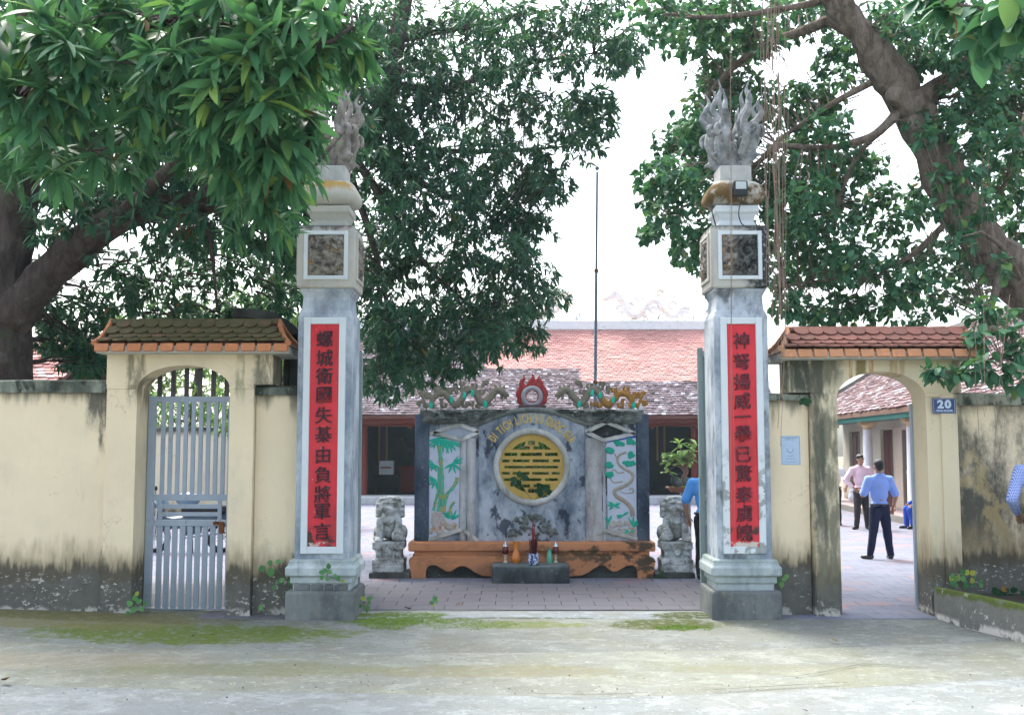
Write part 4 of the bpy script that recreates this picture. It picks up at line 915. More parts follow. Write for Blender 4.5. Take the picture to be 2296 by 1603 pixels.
for cx0, cy0, rx, ry in ((450,285,70,38),(590,270,60,40),(320,380,50,35),(590,435,48,40),(560,540,85,32),(315,560,42,35),(325,680,55,32)):
    m = MB(); random.seed(int(cx0+cy0))
    for i in range(16): a = random.uniform(0,2*PI); k = random.random()**.5; m.ellip(pw(cx0+rx*.8*k*math.cos(a), cy0+ry*.8*k*math.sin(a), .02), (.034,.022,.026), 6)
    part('pine_clump', m, M_pin, picR, smooth=True)
for c, d, L in (((370,1060),(2.6,3.2,.3,3.9,5.8),.1),((480,1190),(.6,3.6,3.2),.1),((310,1260),(1.2,4.2,2.5),.09),((610,1330),(1.0,1.6,2.1,.5),.15),((560,1400),(2.6,3.2,.3),.1)):
    m = MB()
    for a in d:
        c0 = pw(*c, .026); e = c0+Vector((math.cos(a),0,math.sin(a)))*L; m.tube([c0, c0.lerp(e,.5), e], [.012,.02,.004], 5, flat=(Vector((0,1,0)), .5))
    part('grass_blades', m, M_bam, picR)
part('picture_rocks', rocks((320,620),(1270,1420),34, pw, 5), M_rock, picR, smooth=True)
# ring and yellow grille
part('ring_moulding', MB().tube([(cx_+.525*math.cos(a), YS-.06, cz_+.525*math.sin(a)) for a in np.linspace(0, 2*PI, 49)], .047, 10), M_rim, scr, smooth=True)
M_yel = plain('ochre_yellow', (.50,.34,.085), .7, .2, 5, dirt=(.34,.26,.12), dscale=9)
U = .897/5.727/150.2
def gz(Y): return cz_-(Y-893)*U
def gx(X): return cx_+(X-853)*U
Rg = R_+.004; gm = MB(); g0, g1 = YS-.035, YS+.03
def row(Y0, Y1, gaps):
    """solid parts of one row of the grille: between the slots, outer ends on the rim circle"""
    za, zb = gz(Y1), gz(Y0); ends = lambda z: math.sqrt(max(0, Rg*Rg-(z-cz_)**2)); xs_ = [None]
    for a, b in gaps: xs_ += [gx(a), gx(b)]
    xs_ += [None]
    for i in range(0, len(xs_), 2):
        l, r_ = xs_[i], xs_[i+1]; zz = np.linspace(za, zb, 5)
        L_ = [(cx_-ends(z), z) for z in zz] if l is None else [(l, za), (l, zb)]
        R2 = [(cx_+ends(z), z) for z in zz] if r_ is None else [(r_, za), (r_, zb)]
        gm.prism_xz(R2+L_[::-1], g0, g1)
E = .0004
for Y0, Y1 in ((650,695),(742,790),(830,880),(918,968),(1005,1055),(1095,1140)): row(Y0+E, Y1-E, [])
for Y0, Y1, g_ in ((695,742,[(465,650),(695,1000),(1040,1225)]),(790,830,[(435,540),(585,825),(865,1100),(1150,1255)]),(880,918,[(470,1225)]),(968,1005,[(430,540),(580,820),(860,1095),(1140,1255)]),(1055,1095,[(460,640),(690,990),(1045,1225)])): row(Y0, Y1, g_)
for up in (1, -1):
    zc = gz(650) if up == 1 else gz(1140); h = abs(zc-cz_); a0 = math.asin(h/Rg); Ri = .385
    outer = [(cx_+Rg*math.cos(a), cz_+up*Rg*math.sin(a)) for a in np.linspace(a0, PI-a0, 30)]; a1 = math.asin(min(.999, h/Ri))
    inner = [(cx_+Ri*math.cos(a), cz_+up*Ri*math.sin(a)) for a in np.linspace(PI-a1, a1, 24)]
    gm.prism_xz(outer+inner, g0, g1)
    zt = cz_+up*Ri*.995; k = up
    for dx, w, z0f, z1f in ((-.075,.045,.0,.45),(.075,.045,.0,.45),(0,.05,.5,1.02),(-.06,.1,.45,.62),(.06,.1,.45,.62)):
        za, zb = sorted((lerp(zt, zc, z0f), lerp(zt, zc, z1f))); gm.box(cx_+dx-w/2, cx_+dx+w/2, g0+.01, g1-.01, za, zb)
grl = part('round_grille', gm, M_yel, scr)
part('wire_mesh_backing', MB().tube([(cx_+.5*math.cos(a), YS+.15, cz_+.5*math.sin(a)) for a in np.linspace(0,2*PI,33)], .02, 6), M_dkst, scr)
# the arc of yellow letters
M_let = plain('letter_ochre', (.62,.46,.13), .7, .25, 14, dirt=(.25,.22,.15))
txt = 'DI TICH LICH SU QUOC GIA'; Rl = 107/150.2
wts = [.55 if c in 'I ' else 1.0 for c in txt]; cum = np.cumsum([0]+wts); 
for i, ch in enumerate(txt):
    if ch == ' ': continue
    a = math.radians(lerp(147, 31, (cum[i]+wts[i]/2)/cum[-1])); m = text_mb(ch, .178, .012, .0045)
    xs_ = [p[0] for p in m.v]; zs_ = [p[2] for p in m.v]; mx, mz = (min(xs_)+max(xs_))/2, (min(zs_)+max(zs_))/2
    b = a-PI/2; o = MB(); cs, sn = math.cos(b), math.sin(b)
    for p in m.v:
        u, v = (p[0]-mx)*.5, p[2]-mz; o.v.append((cx_+Rl*math.cos(a)+u*cs-v*sn, YS-.062+p[1], cz_+Rl*math.sin(a)+u*sn+v*cs))
    o.f = m.f; o.fm = m.fm; part('letter', o, M_let, scr)
# carved mound low on the panel
random.seed(11); m = MB()
for i in range(70):
    a = random.uniform(0, PI); k = random.random()**.5; m.tube(curve_pts([(sX(1195)+.36*k*math.cos(a), YS-.05, sZ(1203)+.30*k*math.sin(a)), (sX(1195)+.36*k*math.cos(a)+random.uniform(-.05,.05), YS-.09, sZ(1203)+.33*k*math.sin(a)+.03), (sX(1195)+.38*k*math.cos(a)+random.uniform(-.05,.05), YS-.07, sZ(1203)+.36*k*math.sin(a))], 5), [.016,.022,.02,.015,.006], 5)
part('carved_mound', blob(m, .011, 1), M_dkst, scr, smooth=True, ang=180)
# corner buds
for x, s_ in ((944, .8), (1440, 1.15)): part('corner_bud', MB().lathe(sX(x), YS+.08, [(.06*s_,sZ(946)),(.085*s_,sZ(940)),(.075*s_,sZ(930)),(.045*s_,sZ(920)),(.02*s_,sZ(910)),(.004,sZ(903))], 10), M_rim, scr, smooth=True)
# flaming sun on the ridge
d5 = lambda X, Y, dy=.0: Vector((sX((1030+X/3.764)*.897, YS+.1), YS+.1+dy, sZ((920+Y/3.764)*.897, YS+.1)))
M_flame = plain('flame_red', (.30,.03,.03), .6, .35, 14, dirt=(.10,.02,.02)); M_sunst = plain('sun_ring', (.30,.31,.33), .8, .2, 12); M_fbase = plain('sun_base', (.075,.04,.045), .85, .4, 10)
sn_ = thing('flaming_sun', 'red flaming sun disc standing on the middle of the screen', 'ornament', d5(1130,405))
cS = d5(1130,268); part('sun_ring', MB().tube([cS+Vector((.128*math.cos(a), -.02, .128*math.sin(a))) for a in np.linspace(0,2*PI,41)], .036, 8, flat=(Vector((0,1,0)),1.2)), M_sunst, sn_, smooth=True)
part('inner_ring', MB().tube([cS+Vector((.092*math.cos(a), -.03, .092*math.sin(a))) for a in np.linspace(0,2*PI,33)], .009, 6), M_flame, sn_, smooth=True)
m = MB()
for pts, rr in (([(1090,190),(1120,130),(1140,90),(1125,40)],(.05,.045,.03,.004)),([(1050,200),(1030,140),(1055,100),(1048,58)],(.05,.042,.026,.004)),([(1190,200),(1215,140),(1190,100),(1210,58)],(.05,.042,.026,.004)),([(1040,300),(1005,250),(1020,190),(1035,150)],(.04,.05,.04,.02)),([(1215,300),(1255,250),(1240,190),(1215,150)],(.04,.05,.04,.02)),([(1050,345),(1010,310),(1000,275)],(.04,.04,.02)),([(1205,345),(1250,310),(1262,275)],(.04,.04,.02)),([(1140,170),(1170,130),(1120,100)],(.05,.03,.01))):
    m.tube(curve_pts([d5(*p, .02) for p in pts], 10), np.interp(np.linspace(0,1,10), np.linspace(0,1,len(rr)), rr), 8, flat=(Vector((0,1,0)), .6))
part('flames', blob(m, .01, 2), M_flame, sn_, smooth=True, ang=180)
part('sun_base', MB().box(d5(1000,0).x, d5(1262,0).x, YS+.02, YS+.2, d5(0,412).z, d5(0,345).z), M_fbase, sn_, bevel=.03, seg=2)
# two openwork dragons
M_drg = plain('dragon_grey', (.19,.175,.13), .9, .4, 16, dirt=(.07,.08,.05)); M_dro = plain('dragon_ochre', (.33,.17,.045), .85, .4, 14, dirt=(.12,.09,.05)); M_jade = plain('jade_paint', (.01,.45,.32), .5, .3, 20)
fl_ = (Vector((0,1,0)), .75)
def swirl(m, c, r, w, cw=1, a0=0, turns=.85, stem=None):
    pts = [c+Vector((r*(1-.55*t)*math.cos(a0+cw*t*turns*2*PI), 0, r*(1-.55*t)*math.sin(a0+cw*t*turns*2*PI))) for t in np.linspace(0,1,14)]
    if stem is not None: pts = [stem, stem.lerp(pts[0], .5)]+pts
    m.tube(pts, np.linspace(w*1.35, w*.8, len(pts)), 7, flat=fl_)
def dragon(label, flip, seed):
    def D(X, Y, dy=0.0): return d5((2*1130-X) if flip else X, Y, dy)
    f = -1 if flip else 1
    t = thing('dragon_ornament', label, 'ornament', D(1800,395), 'pair of dragon ornaments on the screen')
    hd = MB()
    hd.tube(curve_pts([D(1345,262),(D(1400,230)),D(1440,205),D(1490,215)], 10), [.012,.03,.04,.05,.055,.055,.05,.05,.045,.045], 8)
    hd.tube(curve_pts([D(1365,300),D(1390,265),D(1430,250)], 6), [.006,.018,.022,.022,.022,.022], 7)
    for a, b in (((1400,190),(1370,150)),((1430,180),(1420,130)),((1470,180),(1480,140)),((1490,230),(1530,170)),((1420,270),(1400,310)),((1480,260),(1470,310))): hd.tube(curve_pts([D(*a), D((a[0]+b[0])/2+8, (a[1]+b[1])/2), D(*b)], 6), [.022,.02,.017,.013,.009,.003], 6)
    m1, m2 = MB(), MB()
    bp = [D(1480,215),D(1540,290),D(1600,330),D(1650,260),D(1700,200),D(1760,230),D(1800,310)]; m1.tube(curve_pts(bp, 30), np.linspace(.055,.052,30), 8, flat=fl_)
    for cX, cY, r, st in ((1560,130,.036,(1600,180)),(1668,165,.048,(1690,215)),(1785,140,.04,(1790,210)),(1600,220,.04,(1640,290)),(1540,330,.035,(1560,370)),(1740,180,.03,(1760,240)),(1640,350,.03,(1620,380)),(1850,185,.035,(1840,240))): swirl(m1, D(cX,cY), r, .021, -f, .6 if not flip else PI-.6, .85, D(*st))
    bp = [D(1790,290),D(1850,345),D(1910,290),D(1960,240),D(2030,250),D(2080,320),D(2050,370)]; m2.tube(curve_pts(bp, 30), np.linspace(.055,.04,30), 8, flat=fl_)
    for cX, cY, r, st in ((1900,200,.04,(1920,270)),(2015,190,.045,(2040,250)),(2110,250,.055,(2060,300)),(2180,230,.03,(2150,290)),(1760,340,.05,(1820,330)),(1960,345,.045,(1990,290)),(2190,330,.035,(2150,310)),(2130,350,.03,(2160,300)),(1700,330,.035,(1770,370))): swirl(m2, D(cX,cY), r, .022, -f, .6 if not flip else PI-.6, .85, D(*st))
    m2.tube([D(1850,340), D(1870,395)], [.03,.008], 6)
    hd2 = blob(hd, .01, 1); part('dragon_head', hd2, M_drg, t, smooth=True, ang=180)
    part('dragon_body', m1, M_drg, t, smooth=True, ang=60); part('dragon_tail', m2, M_drg if flip else M_dro, t, smooth=True, ang=60)
    for gX_, gY_ in ((1573,340),(1695,235),(1770,255),(1893,295),(2085,350)):
        c = D(gX_, gY_, -.05); part('jade_leaf', MB().tube([c+Vector((0,0,-.055)), c+Vector((0,0,-.02)), c+Vector((.006,0,.02)), c+Vector((.02*f,0,.055))], [.012,.03,.024,.004], 7, flat=(Vector((0,1,0)),.6)), M_jade, t, smooth=True)
    for cX in (1560, 1690, 1850, 1990, 2130): part('support', MB().tube([D(cX, 345), D(cX, 412)], .014, 6), M_drg, t)
dragon('openwork dragon with an ochre tail on the right half of the screen top', False, 1)
dragon('grey-brown openwork dragon on the left half of the screen top', True, 2)
# leaves of a climber on the grille
# ------------------------------------------------------------------ altar block and the offerings on it
ya0, ya1, zA = 15.13, 15.70, .262
aX = lambda x, Y=15.13: WX(x, Y, 1270)
solo('altar_block', MB().box(aX(1103), aX(1277), ya0, ya1, 0.0, zA), stone_grey('altar_stone', 33.0, (.03,.038,.04), (.115,.13,.135), (.2,.22,.2), .35, .1, .62, .72, top=(.25,.6,(.16,.21,.21))), 'dark stone altar block in front of the orange screen base', 'altar', (aX(1190), (ya0+ya1)/2, 0), bevel=.012)
def lathe_thing(name, label, cat, x, Y, parts, group=None):
    X = aX(x, Y); t = thing(name, label, cat, (X, Y, zA), group)
    for nm, prof, mat, lab in parts: part(nm, MB().lathe(X, Y, [(r, zA+z) for r, z in prof], 18), mat, t, lab, smooth=True, ang=50)
    return t
M_or = plain('orange_glaze', (.62,.20,.03), .2, .25, 14, dirt=(.60,.12,.05), spec=.6); M_gr = plain('green_glaze', (.10,.42,.30), .2, .25, 9, dirt=(.25,.55,.52), spec=.6)
M_rg = plain('red_glass', (.10,.01,.012), .12, .2, 20, spec=.6); M_sil = plain('silver_cap', (.62,.64,.66), .2, .05, metal=.85); M_ivo = plain('ivory_stem', (.55,.53,.42), .4, .15, 20)
for x, lab in ((1133, 'red candle lamp with a silver cap beside the orange vase'), (1246, 'red candle lamp with a silver cap beside the green vase')):
    lathe_thing('candle_lamp', lab, 'lamp', x, 15.6, [('stem', [(.032,0),(.034,.012),(.014,.03),(.013,.055),(.022,.065),(.012,.078),(.013,.10),(.03,.112),(.03,.118)], M_ivo, None), ('glass', [(.03,.119),(.044,.135),(.046,.19),(.04,.225),(.03,.232)], M_rg, None), ('cap', [(.04,.2325),(.036,.25),(.02,.275),(.012,.29),(.004,.31)], M_sil, None)], 'pair of red candle lamps')
lathe_thing('orange_vase', 'glossy orange vase with a flared mouth on the altar block', 'vase', 1157, 15.58, [('vase', [(.045,0),(.062,.03),(.068,.07),(.055,.12),(.036,.17),(.034,.22),(.043,.28),(.049,.30),(.043,.30),(.03,.24)], M_or, None)])
lathe_thing('green_vase', 'slim green glazed vase on the altar block', 'vase', 1232, 15.58, [('vase', [(.038,0),(.044,.03),(.044,.08),(.034,.13),(.026,.175),(.028,.195),(.032,.2),(.024,.2),(.02,.15)], M_gr, None)])
M_bw = (lambda n: n.done(n.mix(n.patch(24, .48, .53, off=1), (.62,.68,.76), (.03,.06,.32)), .2, None, spec=.6))(N('blue_white_porcelain'))
inc = lathe_thing('incense_bowl', 'blue and white porcelain incense bowl full of burnt sticks', 'incense bowl', 1196, 15.28, [('bowl', [(.05,0),(.068,.02),(.076,.07),(.072,.12),(.078,.155),(.083,.165),(.076,.166),(.068,.15)], M_bw, None), ('ash', [(.067,.145),(.03,.155),(.002,.157)], plain('ash', (.2,.19,.18), .95), None)])
M_stk, M_stkr = plain('burnt_stick', (.035,.015,.015), .9), plain('red_stick', (.26,.03,.035), .8)
random.seed(5); m, m2 = MB(), MB(); cI = Vector((aX(1196,15.28), 15.28, zA+.15))
for i in range(70):
    a, k = random.uniform(0,2*PI), random.random()**.5*.045; tp = 1.4; (m if i % 3 else m2).tube([cI+Vector((k*math.cos(a), k*math.sin(a), 0)), cI+Vector((k*tp*math.cos(a), k*tp*math.sin(a), random.uniform(.14,.24)))], .0024, 4)
for i in range(9): a = random.uniform(-.03,.03); m2.tube([cI+Vector((a*.5,0,.1)), cI+Vector((a+.012, 0, random.uniform(.28,.5)))], .004, 4)
o = part('burnt_sticks', m, M_stk, inc, kind='stuff'); o = part('red_sticks', m2, M_stkr, inc, kind='stuff')

# ------------------------------------------------------------------ guardian lions
M_lion = (lambda n: n.done(n.mix(n.mul(n.patch(16, .58, .68, off=4), .6), n.mix(n.rng(n.noise(6, 6, .7), .36, .62), (.17,.18,.15), (.54,.58,.58)), (.10,.105,.06)), .92, n.noise(40, 5, .7), .4, .012, .2))(N('lion_stone'))
M_slab = stone_grey('lion_slab', 44.0, (.02,.025,.022), (.13,.14,.13), bl=.4, rust=.05)
def lion_mb(mir):
    s = MB(); e = lambda c, r: s.ellip((c[0]*mir, c[1], c[2]), r, 12)
    e((0,.06,.20),(.15,.17,.20)); e((0,.0,.30),(.145,.13,.17)); e((0,-.06,.33),(.11,.09,.12))                 # trunk, chest
    for sx in (-1,1): e((sx*.15,.08,.11),(.075,.14,.12)); e((sx*.16,-.05,.035),(.055,.09,.038))               # haunch, hind foot
    s.cap((-.115*mir,-.12,.30),(-.12*mir,-.15,.05),.05,.045); e((-.12,-.18,.035),(.06,.075,.04))               # straight foreleg
    s.cap((.115*mir,-.10,.30),(.13*mir,-.17,.18),.052,.045); e((.12,-.19,.09),(.085,.085,.085)); e((.125,-.2,.175),(.06,.06,.03))   # paw on a ball
    for sx in (-1,0,1):
        s.cap(((-.12+sx*.032)*mir,-.22,.03),((-.12+sx*.032)*mir,-.255,.02),.02,.018); s.cap(((.125+sx*.03)*mir,-.23,.17),((.125+sx*.03)*mir,-.265,.135),.018,.015)
    e((0,-.02,.50),(.145,.13,.13)); e((0,-.12,.45),(.10,.10,.065)); e((0,-.11,.405),(.085,.08,.035)); e((0,-.20,.475),(.045,.03,.028))    # head, muzzle, jaw, nose
    for sx in (-1,1):
        e((sx*.065,-.125,.52),(.045,.04,.03)); e((sx*.055,-.15,.555),(.05,.03,.018)); e((sx*.07,-.17,.455),(.035,.04,.035)); e((sx*.155,.0,.55),(.03,.035,.045))
        for k in range(6): e((sx*.15,-.02+.03*(k%2),.36+.04*k),(.045,.05,.03))
        e((sx*.05,-.175,.30),(.02,.02,.05))
    for k in range(5): e((-.11+.055*k,-.05,.60+.012*(2-abs(k-2))),(.034,.06,.026))
    for k in range(4): e((-.08+.055*k,.02,.625),(.034,.06,.024)); e((-.09+.06*k,.12,.5),(.045,.05,.05)); e((-.08+.055*k,.14,.38),(.045,.05,.06))
    e((0,-.165,.27),(.035,.03,.035))                                                                          # bell
    return blob(s, .0115, 1, .004, 30)
def guardian(label, px, mir, group):
    Y = 15.98; X = WX(px, Y, 1200); t = thing('guardian_lion', label, 'statue', (X, Y, 0), group)
    part('foot_slab', MB().box(X-.27 if mir > 0 else X-.33, X+.33 if mir > 0 else X+.25, Y-.27, Y+.26, 0, .105), M_slab, t, bevel=.012)
    p = MB().sq(X, Y, [(.225,.106),(.23,.12),(.23,.195),(.222,.205),(.232,.215),(.232,.285),(.20,.30),(.185,.325),(.185,.40),(.20,.425),(.228,.44),(.228,.535),(.22,.545)]); pd = part('pedestal', p, M_lion, t, bevel=.007)
    c = MB(); c.prism_xz([(X-.13,.535),(X+.13,.535),(X+.03,.345),(X-.03,.345)], Y-.242, Y-.17); part('stone_cloth', c, M_lion, pd, bevel=.01)
    r = MB()
    for sx in (-1,1):
        r.tube(spiral((X+sx*.15, Y-.232, .16), .035, .01, 0, 8, 16), .008, 5)
        r.ellip((X+sx*.14, Y-.18, .36), (.05,.05,.035), 8)
        for k in range(3): r.ellip((X+sx*(.09+.05*k), Y-.232, .25), (.022,.012,.03), 6)
    part('relief', r, M_lion, pd, smooth=True, ang=180)
    L = lion_mb(mir); b = MB(); b.v = [(X+x*1.14, Y+.02+y, .54+z*1.02) for x,y,z in L.v]; b.f = L.f; b.fm = L.fm; part('lion', b, M_lion, t, smooth=True, ang=180)
guardian('stone guardian lion on a pedestal at the left end of the screen base', 874, 1, 'pair of stone guardian lions')
guardian('stone guardian lion on a pedestal at the right end, before the bonsai', 1513, -1, 'pair of stone guardian lions')

# ------------------------------------------------------------------ flagpole
M_pole = plain('pole_grey', (.16,.20,.25), .5, .25, 9, dirt=(.25,.12,.06), dlo=.62, dhi=.7, metal=.3)
p0, p1 = W(1331,1100,22.0), W(1339,378,22.0); p0.z = 0
fp = thing('flagpole', 'tall thin grey flagpole rising behind the screen', 'flagpole', p0)
def on(t): return p0.lerp(p1, t)
for a, b, r in ((0,.42,.042),(.42,.72,.034),(.72,.99,.027)): part('pole_section', MB().tube([on(a), on(b)], [r, r*.95], 10), M_pole, fp, smooth=True)
for a in (.42,.72): part('collar', MB().tube([on(a-.004), on(a+.004)], .048, 10), M_rust, fp)
part('finial_ball', MB().ellip(on(1.0), .05, 10), M_pole, fp, smooth=True); part('pole_foot', MB().sq(p0.x, p0.y, [(.2,0),(.2,.25),(.12,.3)]), M_lite, fp)

# ------------------------------------------------------------------ bonsai on its stand
Yb = 17.3; bx = WX(1530, Yb, 1090); zr = WZ(1091, Yb)
bo = thing('bonsai', 'bonsai with bright leaves in a shallow tray behind the right-hand lion', 'bonsai', (bx, Yb, 0))
part('stand', MB().sq(bx+.06, Yb, [(.17,0),(.17,.06),(.07,.12),(.06,zr-.18),(.10,zr-.09)]), M_lite, bo, bevel=.01)
part('tray', MB().sq(bx, Yb, [(.17,zr-.085),(.24,zr-.02),(.25,zr-.015),(.25,zr),(.22,zr),(.21,zr-.02)], ky=.7), plain('tray_terracotta', (.22,.10,.06), .7), bo, bevel=.006)
part('moss', MB().ellip((bx, Yb, zr-.02), (.205,.14,.035), 14), plain('tray_moss', (.14,.22,.04), .95, .4, 40), bo, smooth=True, kind='stuff')
random.seed(21); m = MB()
for i in range(7): m.ellip((bx+random.uniform(-.15,.12), Yb-.05+random.uniform(-.05,.05), zr+.06+random.uniform(0,.08)), (random.uniform(.05,.09), .06, random.uniform(.05,.09)), 8)
part('rock', blob(m, .014, 1, .008, 18), M_dkst, bo, smooth=True)
M_btr = bark_mat('bonsai_bark', (.16,.09,.075), (.32,.20,.17), .1); br = MB(); tips = []
br.tube(curve_pts([(bx+.05,Yb,zr),(bx+.02,Yb,zr+.14),(bx+.08,Yb+.02,zr+.25),(bx+.0,Yb,zr+.36)], 16), np.linspace(.045,.02,16), 8)
for i in range(11):
    a = random.uniform(.35, PI-.35); L = random.uniform(.25,.5); s0 = Vector((bx+.04, Yb, zr+random.uniform(.15,.33))); e = s0+Vector((math.cos(a)*L*.62, random.uniform(-.12,.12), abs(math.sin(a))*L*.95)); br.tube(curve_pts([s0, s0.lerp(e,.5)+Vector((0,0,.05)), e], 8), np.linspace(.014,.005,8), 5); tips.append(e)
for e in (Vector((bx-.25,Yb-.05,zr+.22)), Vector((bx-.22,Yb,zr+.42)), Vector((bx+.24,Yb-.05,zr+.40)), Vector((bx+.16,Yb,zr+.62)), Vector((bx-.05,Yb,zr+.68))): br.tube(curve_pts([(bx+.03,Yb,zr+.28), (Vector((bx+.03,Yb,zr+.28))+e)/2+Vector((0,0,.08)), e], 8), np.linspace(.012,.004,8), 5); tips.append(e)
part('trunk', br, M_btr, bo, smooth=True)
M_bleaf = leaf_mat('bonsai_leaf', (.20,.34,.10), (.34,.50,.20), (.46,.55,.14), .35, attr=False)
lm = MB(); lm.add([(0,0,0),(-.02,.045,.004),(0,.05,-.004),(.02,.045,.004),(-.026,.085,0),(0,.09,-.008),(.026,.085,0),(0,.12,-.02)], [(0,2,1),(0,3,2),(1,2,5,4),(2,3,6,5),(4,5,7),(5,6,7)]); lme = lm.mesh('bonsai_leaf', M_bleaf, smooth=True, ang=180)
for e in tips:
    for i in range(6):
        a = random.uniform(0, 2*PI); piece('leaf', lme, bo, Matrix.Translation(e+Vector((random.uniform(-.03,.03),random.uniform(-.03,.03),random.uniform(-.03,.03)))-ORG[bo.name]) @ Matrix.Rotation(a,4,'Z') @ Matrix.Rotation(random.uniform(-.5,.9),4,'X') @ Matrix.Diagonal((1.5,1.5,1.5,1)))
# ------------------------------------------------------------------ temple hall across the court
def roof_tiles(x0, x1, y0, z0, y1, z1, w, exp_, zone=None, ragged=.02):
    """overlapping little tiles on the slope from eave (y0, z0) to ridge (y1, z1)"""
    L = math.hypot(y1-y0, z1-z0); uy, uz = (y1-y0)/L, (z1-z0)/L; ny, nz = -uz, uy; out = []; rows = int(L/exp_)
    for r in range(rows+1):
        s0 = r*exp_; s1 = min(L, s0+exp_*1.45); off = (r % 2)*w/2
        for i in range(int((x1-x0)/w)+1):
            x = x0+off+i*w
            if x+w > x1+.05: continue
            j = random.uniform(-ragged, ragged); h = .028+random.uniform(0,.022); a, b = s0+j*.8, s1; zz = zone(x+w/2, y0+uy*s0, z0+uz*s0) if zone else 0
            g = .006; P = lambda X, s, n_: (X, y0+uy*s+ny*n_, z0+uz*s+nz*n_)
            out.append(([P(x+g,a,h-.016),P(x+w-g,a,h-.016),P(x+w-g,b,.0),P(x+g,b,.0),P(x+g,a,h),P(x+w-g,a,h+random.uniform(-.006,.006)),P(x+w-g,b,.008),P(x+g,b,.008)], BOXF[:2]+[BOXF[2],BOXF[4]], min(.999,max(0,random.gauss(.5,.24))), zz))
    return out
M_old = rnd_mat('weathered_tiles', [(0,(.04,.032,.038)),(.30,(.085,.066,.078)),(.5,(.125,.10,.115)),(.7,(.165,.13,.145)),(.85,(.235,.22,.25)),(1,(.34,.34,.38))])
M_new = rnd_mat('new_orange_tiles', [(0,(.49,.245,.215)),(.5,(.52,.27,.24)),(.97,(.55,.295,.26)),(1,(.40,.21,.18))])
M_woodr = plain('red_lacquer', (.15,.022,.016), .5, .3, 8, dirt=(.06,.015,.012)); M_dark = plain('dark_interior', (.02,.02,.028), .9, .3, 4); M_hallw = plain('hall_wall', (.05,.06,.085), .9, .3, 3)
M_lime = plain('lime_ridge', (.66,.68,.68), .85, .12, 5, dirt=(.45,.46,.47), dlo=.6, dhi=.7)
YE, YR = 37.0, 42.2; ZE, ZR = WZ(931,YE), WZ(738,YR); hx0, hx1 = -9.4, WX(1752,YE)
hall = thing('temple_hall', 'long temple hall with half-weathered, half new orange tiles behind the screen', 'temple', ((hx0+hx1)/2, 38.5, 0))
O_ = ORG[hall.name]
def zone_hall(x, y, z):
    t = (F_PX/(y*math.cos(PITCH)+(z-CAM_Z)*math.sin(PITCH))); u = CX+x*t; v = CY-((z-CAM_Z)*math.cos(PITCH)-y*math.sin(PITCH))*t
    jg = 8*mnoise.noise(Vector((x*1.3, z*2, 3)))
    return 1 if (u > 1090+jg and v < 832) or (u > 1302+jg and v < 859) else 0
ht = roof_tiles(hx0, hx1, YE, ZE, YR, ZR, .155, .15, zone_hall)
ht = [([(p[0]-O_.x, p[1]-O_.y, p[2]-O_.z) for p in q_[0]],)+tuple(q_[1:]) for q_ in ht]
quads_stuff('roof_tiles', ht, [M_old, M_new], hall)
rf = MB(); rf.prism_xy([(0,0),(1,0),(1,1)],0,0) if False else None
def roof_body(x0, x1, ye, ze, yr, zr, th=.12):
    yb = 2*yr-ye; m = MB(); pr = [(ye,ze-th),(ye,ze-.01),(yr,zr-.012),(yb,ze-.01),(yb,ze-th),(yr,zr-th)]
    vs = [(x, y, z) for x in (x0, x1) for y, z in pr]; n = 6
    m.add(vs, [tuple(range(n)), tuple(range(2*n-1,n-1,-1))]+[(i, i+n, (i+1)%n+n, (i+1)%n) for i in range(n)]); return m
part('roof', roof_body(hx0, hx1, YE, ZE, YR, ZR), plain('roof_battens', (.12,.05,.04), .9), hall)
part('ridge', MB().box(hx0, hx1+.1, YR-.16, YR+.16, ZR-.05, WZ(719,YR)), M_lime, hall, bevel=.03)
YF = 38.1
gable = MB(); gable.prism_xy([(0,0),(1,0),(0,1)],0,.01) if False else None
m = MB(); pr = [(YF,0),(YF,ZE+.35),(YR,ZR-.2),(2*YR-YF,ZE+.35),(2*YR-YF,0)]
m.add([(hx1-.35, y, z) for y,z in pr]+[(hx1-.12, y, z) for y,z in pr], [(0,1,2,3,4),(9,8,7,6,5)]+[(i,i+5,(i+1)%5+5,(i+1)%5) for i in range(5)]); part('gable_wall', m, M_lime, hall)
part('gable_wall', MB().box(hx0+.1, hx0+.3, YF, 2*YR-YF, 0, ZE+.3), M_lime, hall)
m = MB()
for sgn in (0,): m.bar((hx1+.06, YE-.05, ZE+.05), (hx1+.06, YR, ZR+.12), .16, .22)
part('verge', m, M_lime, hall)
part('platform', MB().box(hx0, hx1, YE-.35, 2*YR-YF, -.02, .26), stone_grey('platform_stone', 50.0, (.38,.40,.42), (.56,.58,.6), bl=.2, rust=.1), hall, bevel=.02)
part('eave_beam', MB().box(hx0+.1, hx1-.1, YE+.25, YE+.42, ZE-.26, ZE-.125), M_woodr, hall, bevel=.01)
part('lintel', MB().box(hx0+.1, hx1-.1, YF, YF+.16, ZE-.36, ZE+.05), M_woodr, hall, bevel=.01)
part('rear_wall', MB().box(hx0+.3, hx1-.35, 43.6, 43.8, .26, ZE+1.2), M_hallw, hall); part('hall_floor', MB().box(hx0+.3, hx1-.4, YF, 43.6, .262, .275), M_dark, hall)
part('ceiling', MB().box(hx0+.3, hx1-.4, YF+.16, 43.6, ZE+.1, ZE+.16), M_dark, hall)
for x in (640, 817, 1010, 1190, 1375, 1556, 1640): part('post', MB().lathe(WX(x,YF+.1), YF+.08, [(.15,.26),(.15,.32),(.12,.36),(.125,1.5),(.115,ZE-.361)], 12), M_woodr, hall, smooth=True, ang=50)
for a, b in ((1575,1632),(650,806),(1650,1735)): part('door_panel', MB().box(WX(a,YF), WX(b,YF), YF+.06, YF+.12, .27, ZE-.365), M_woodr, hall, bevel=.01)
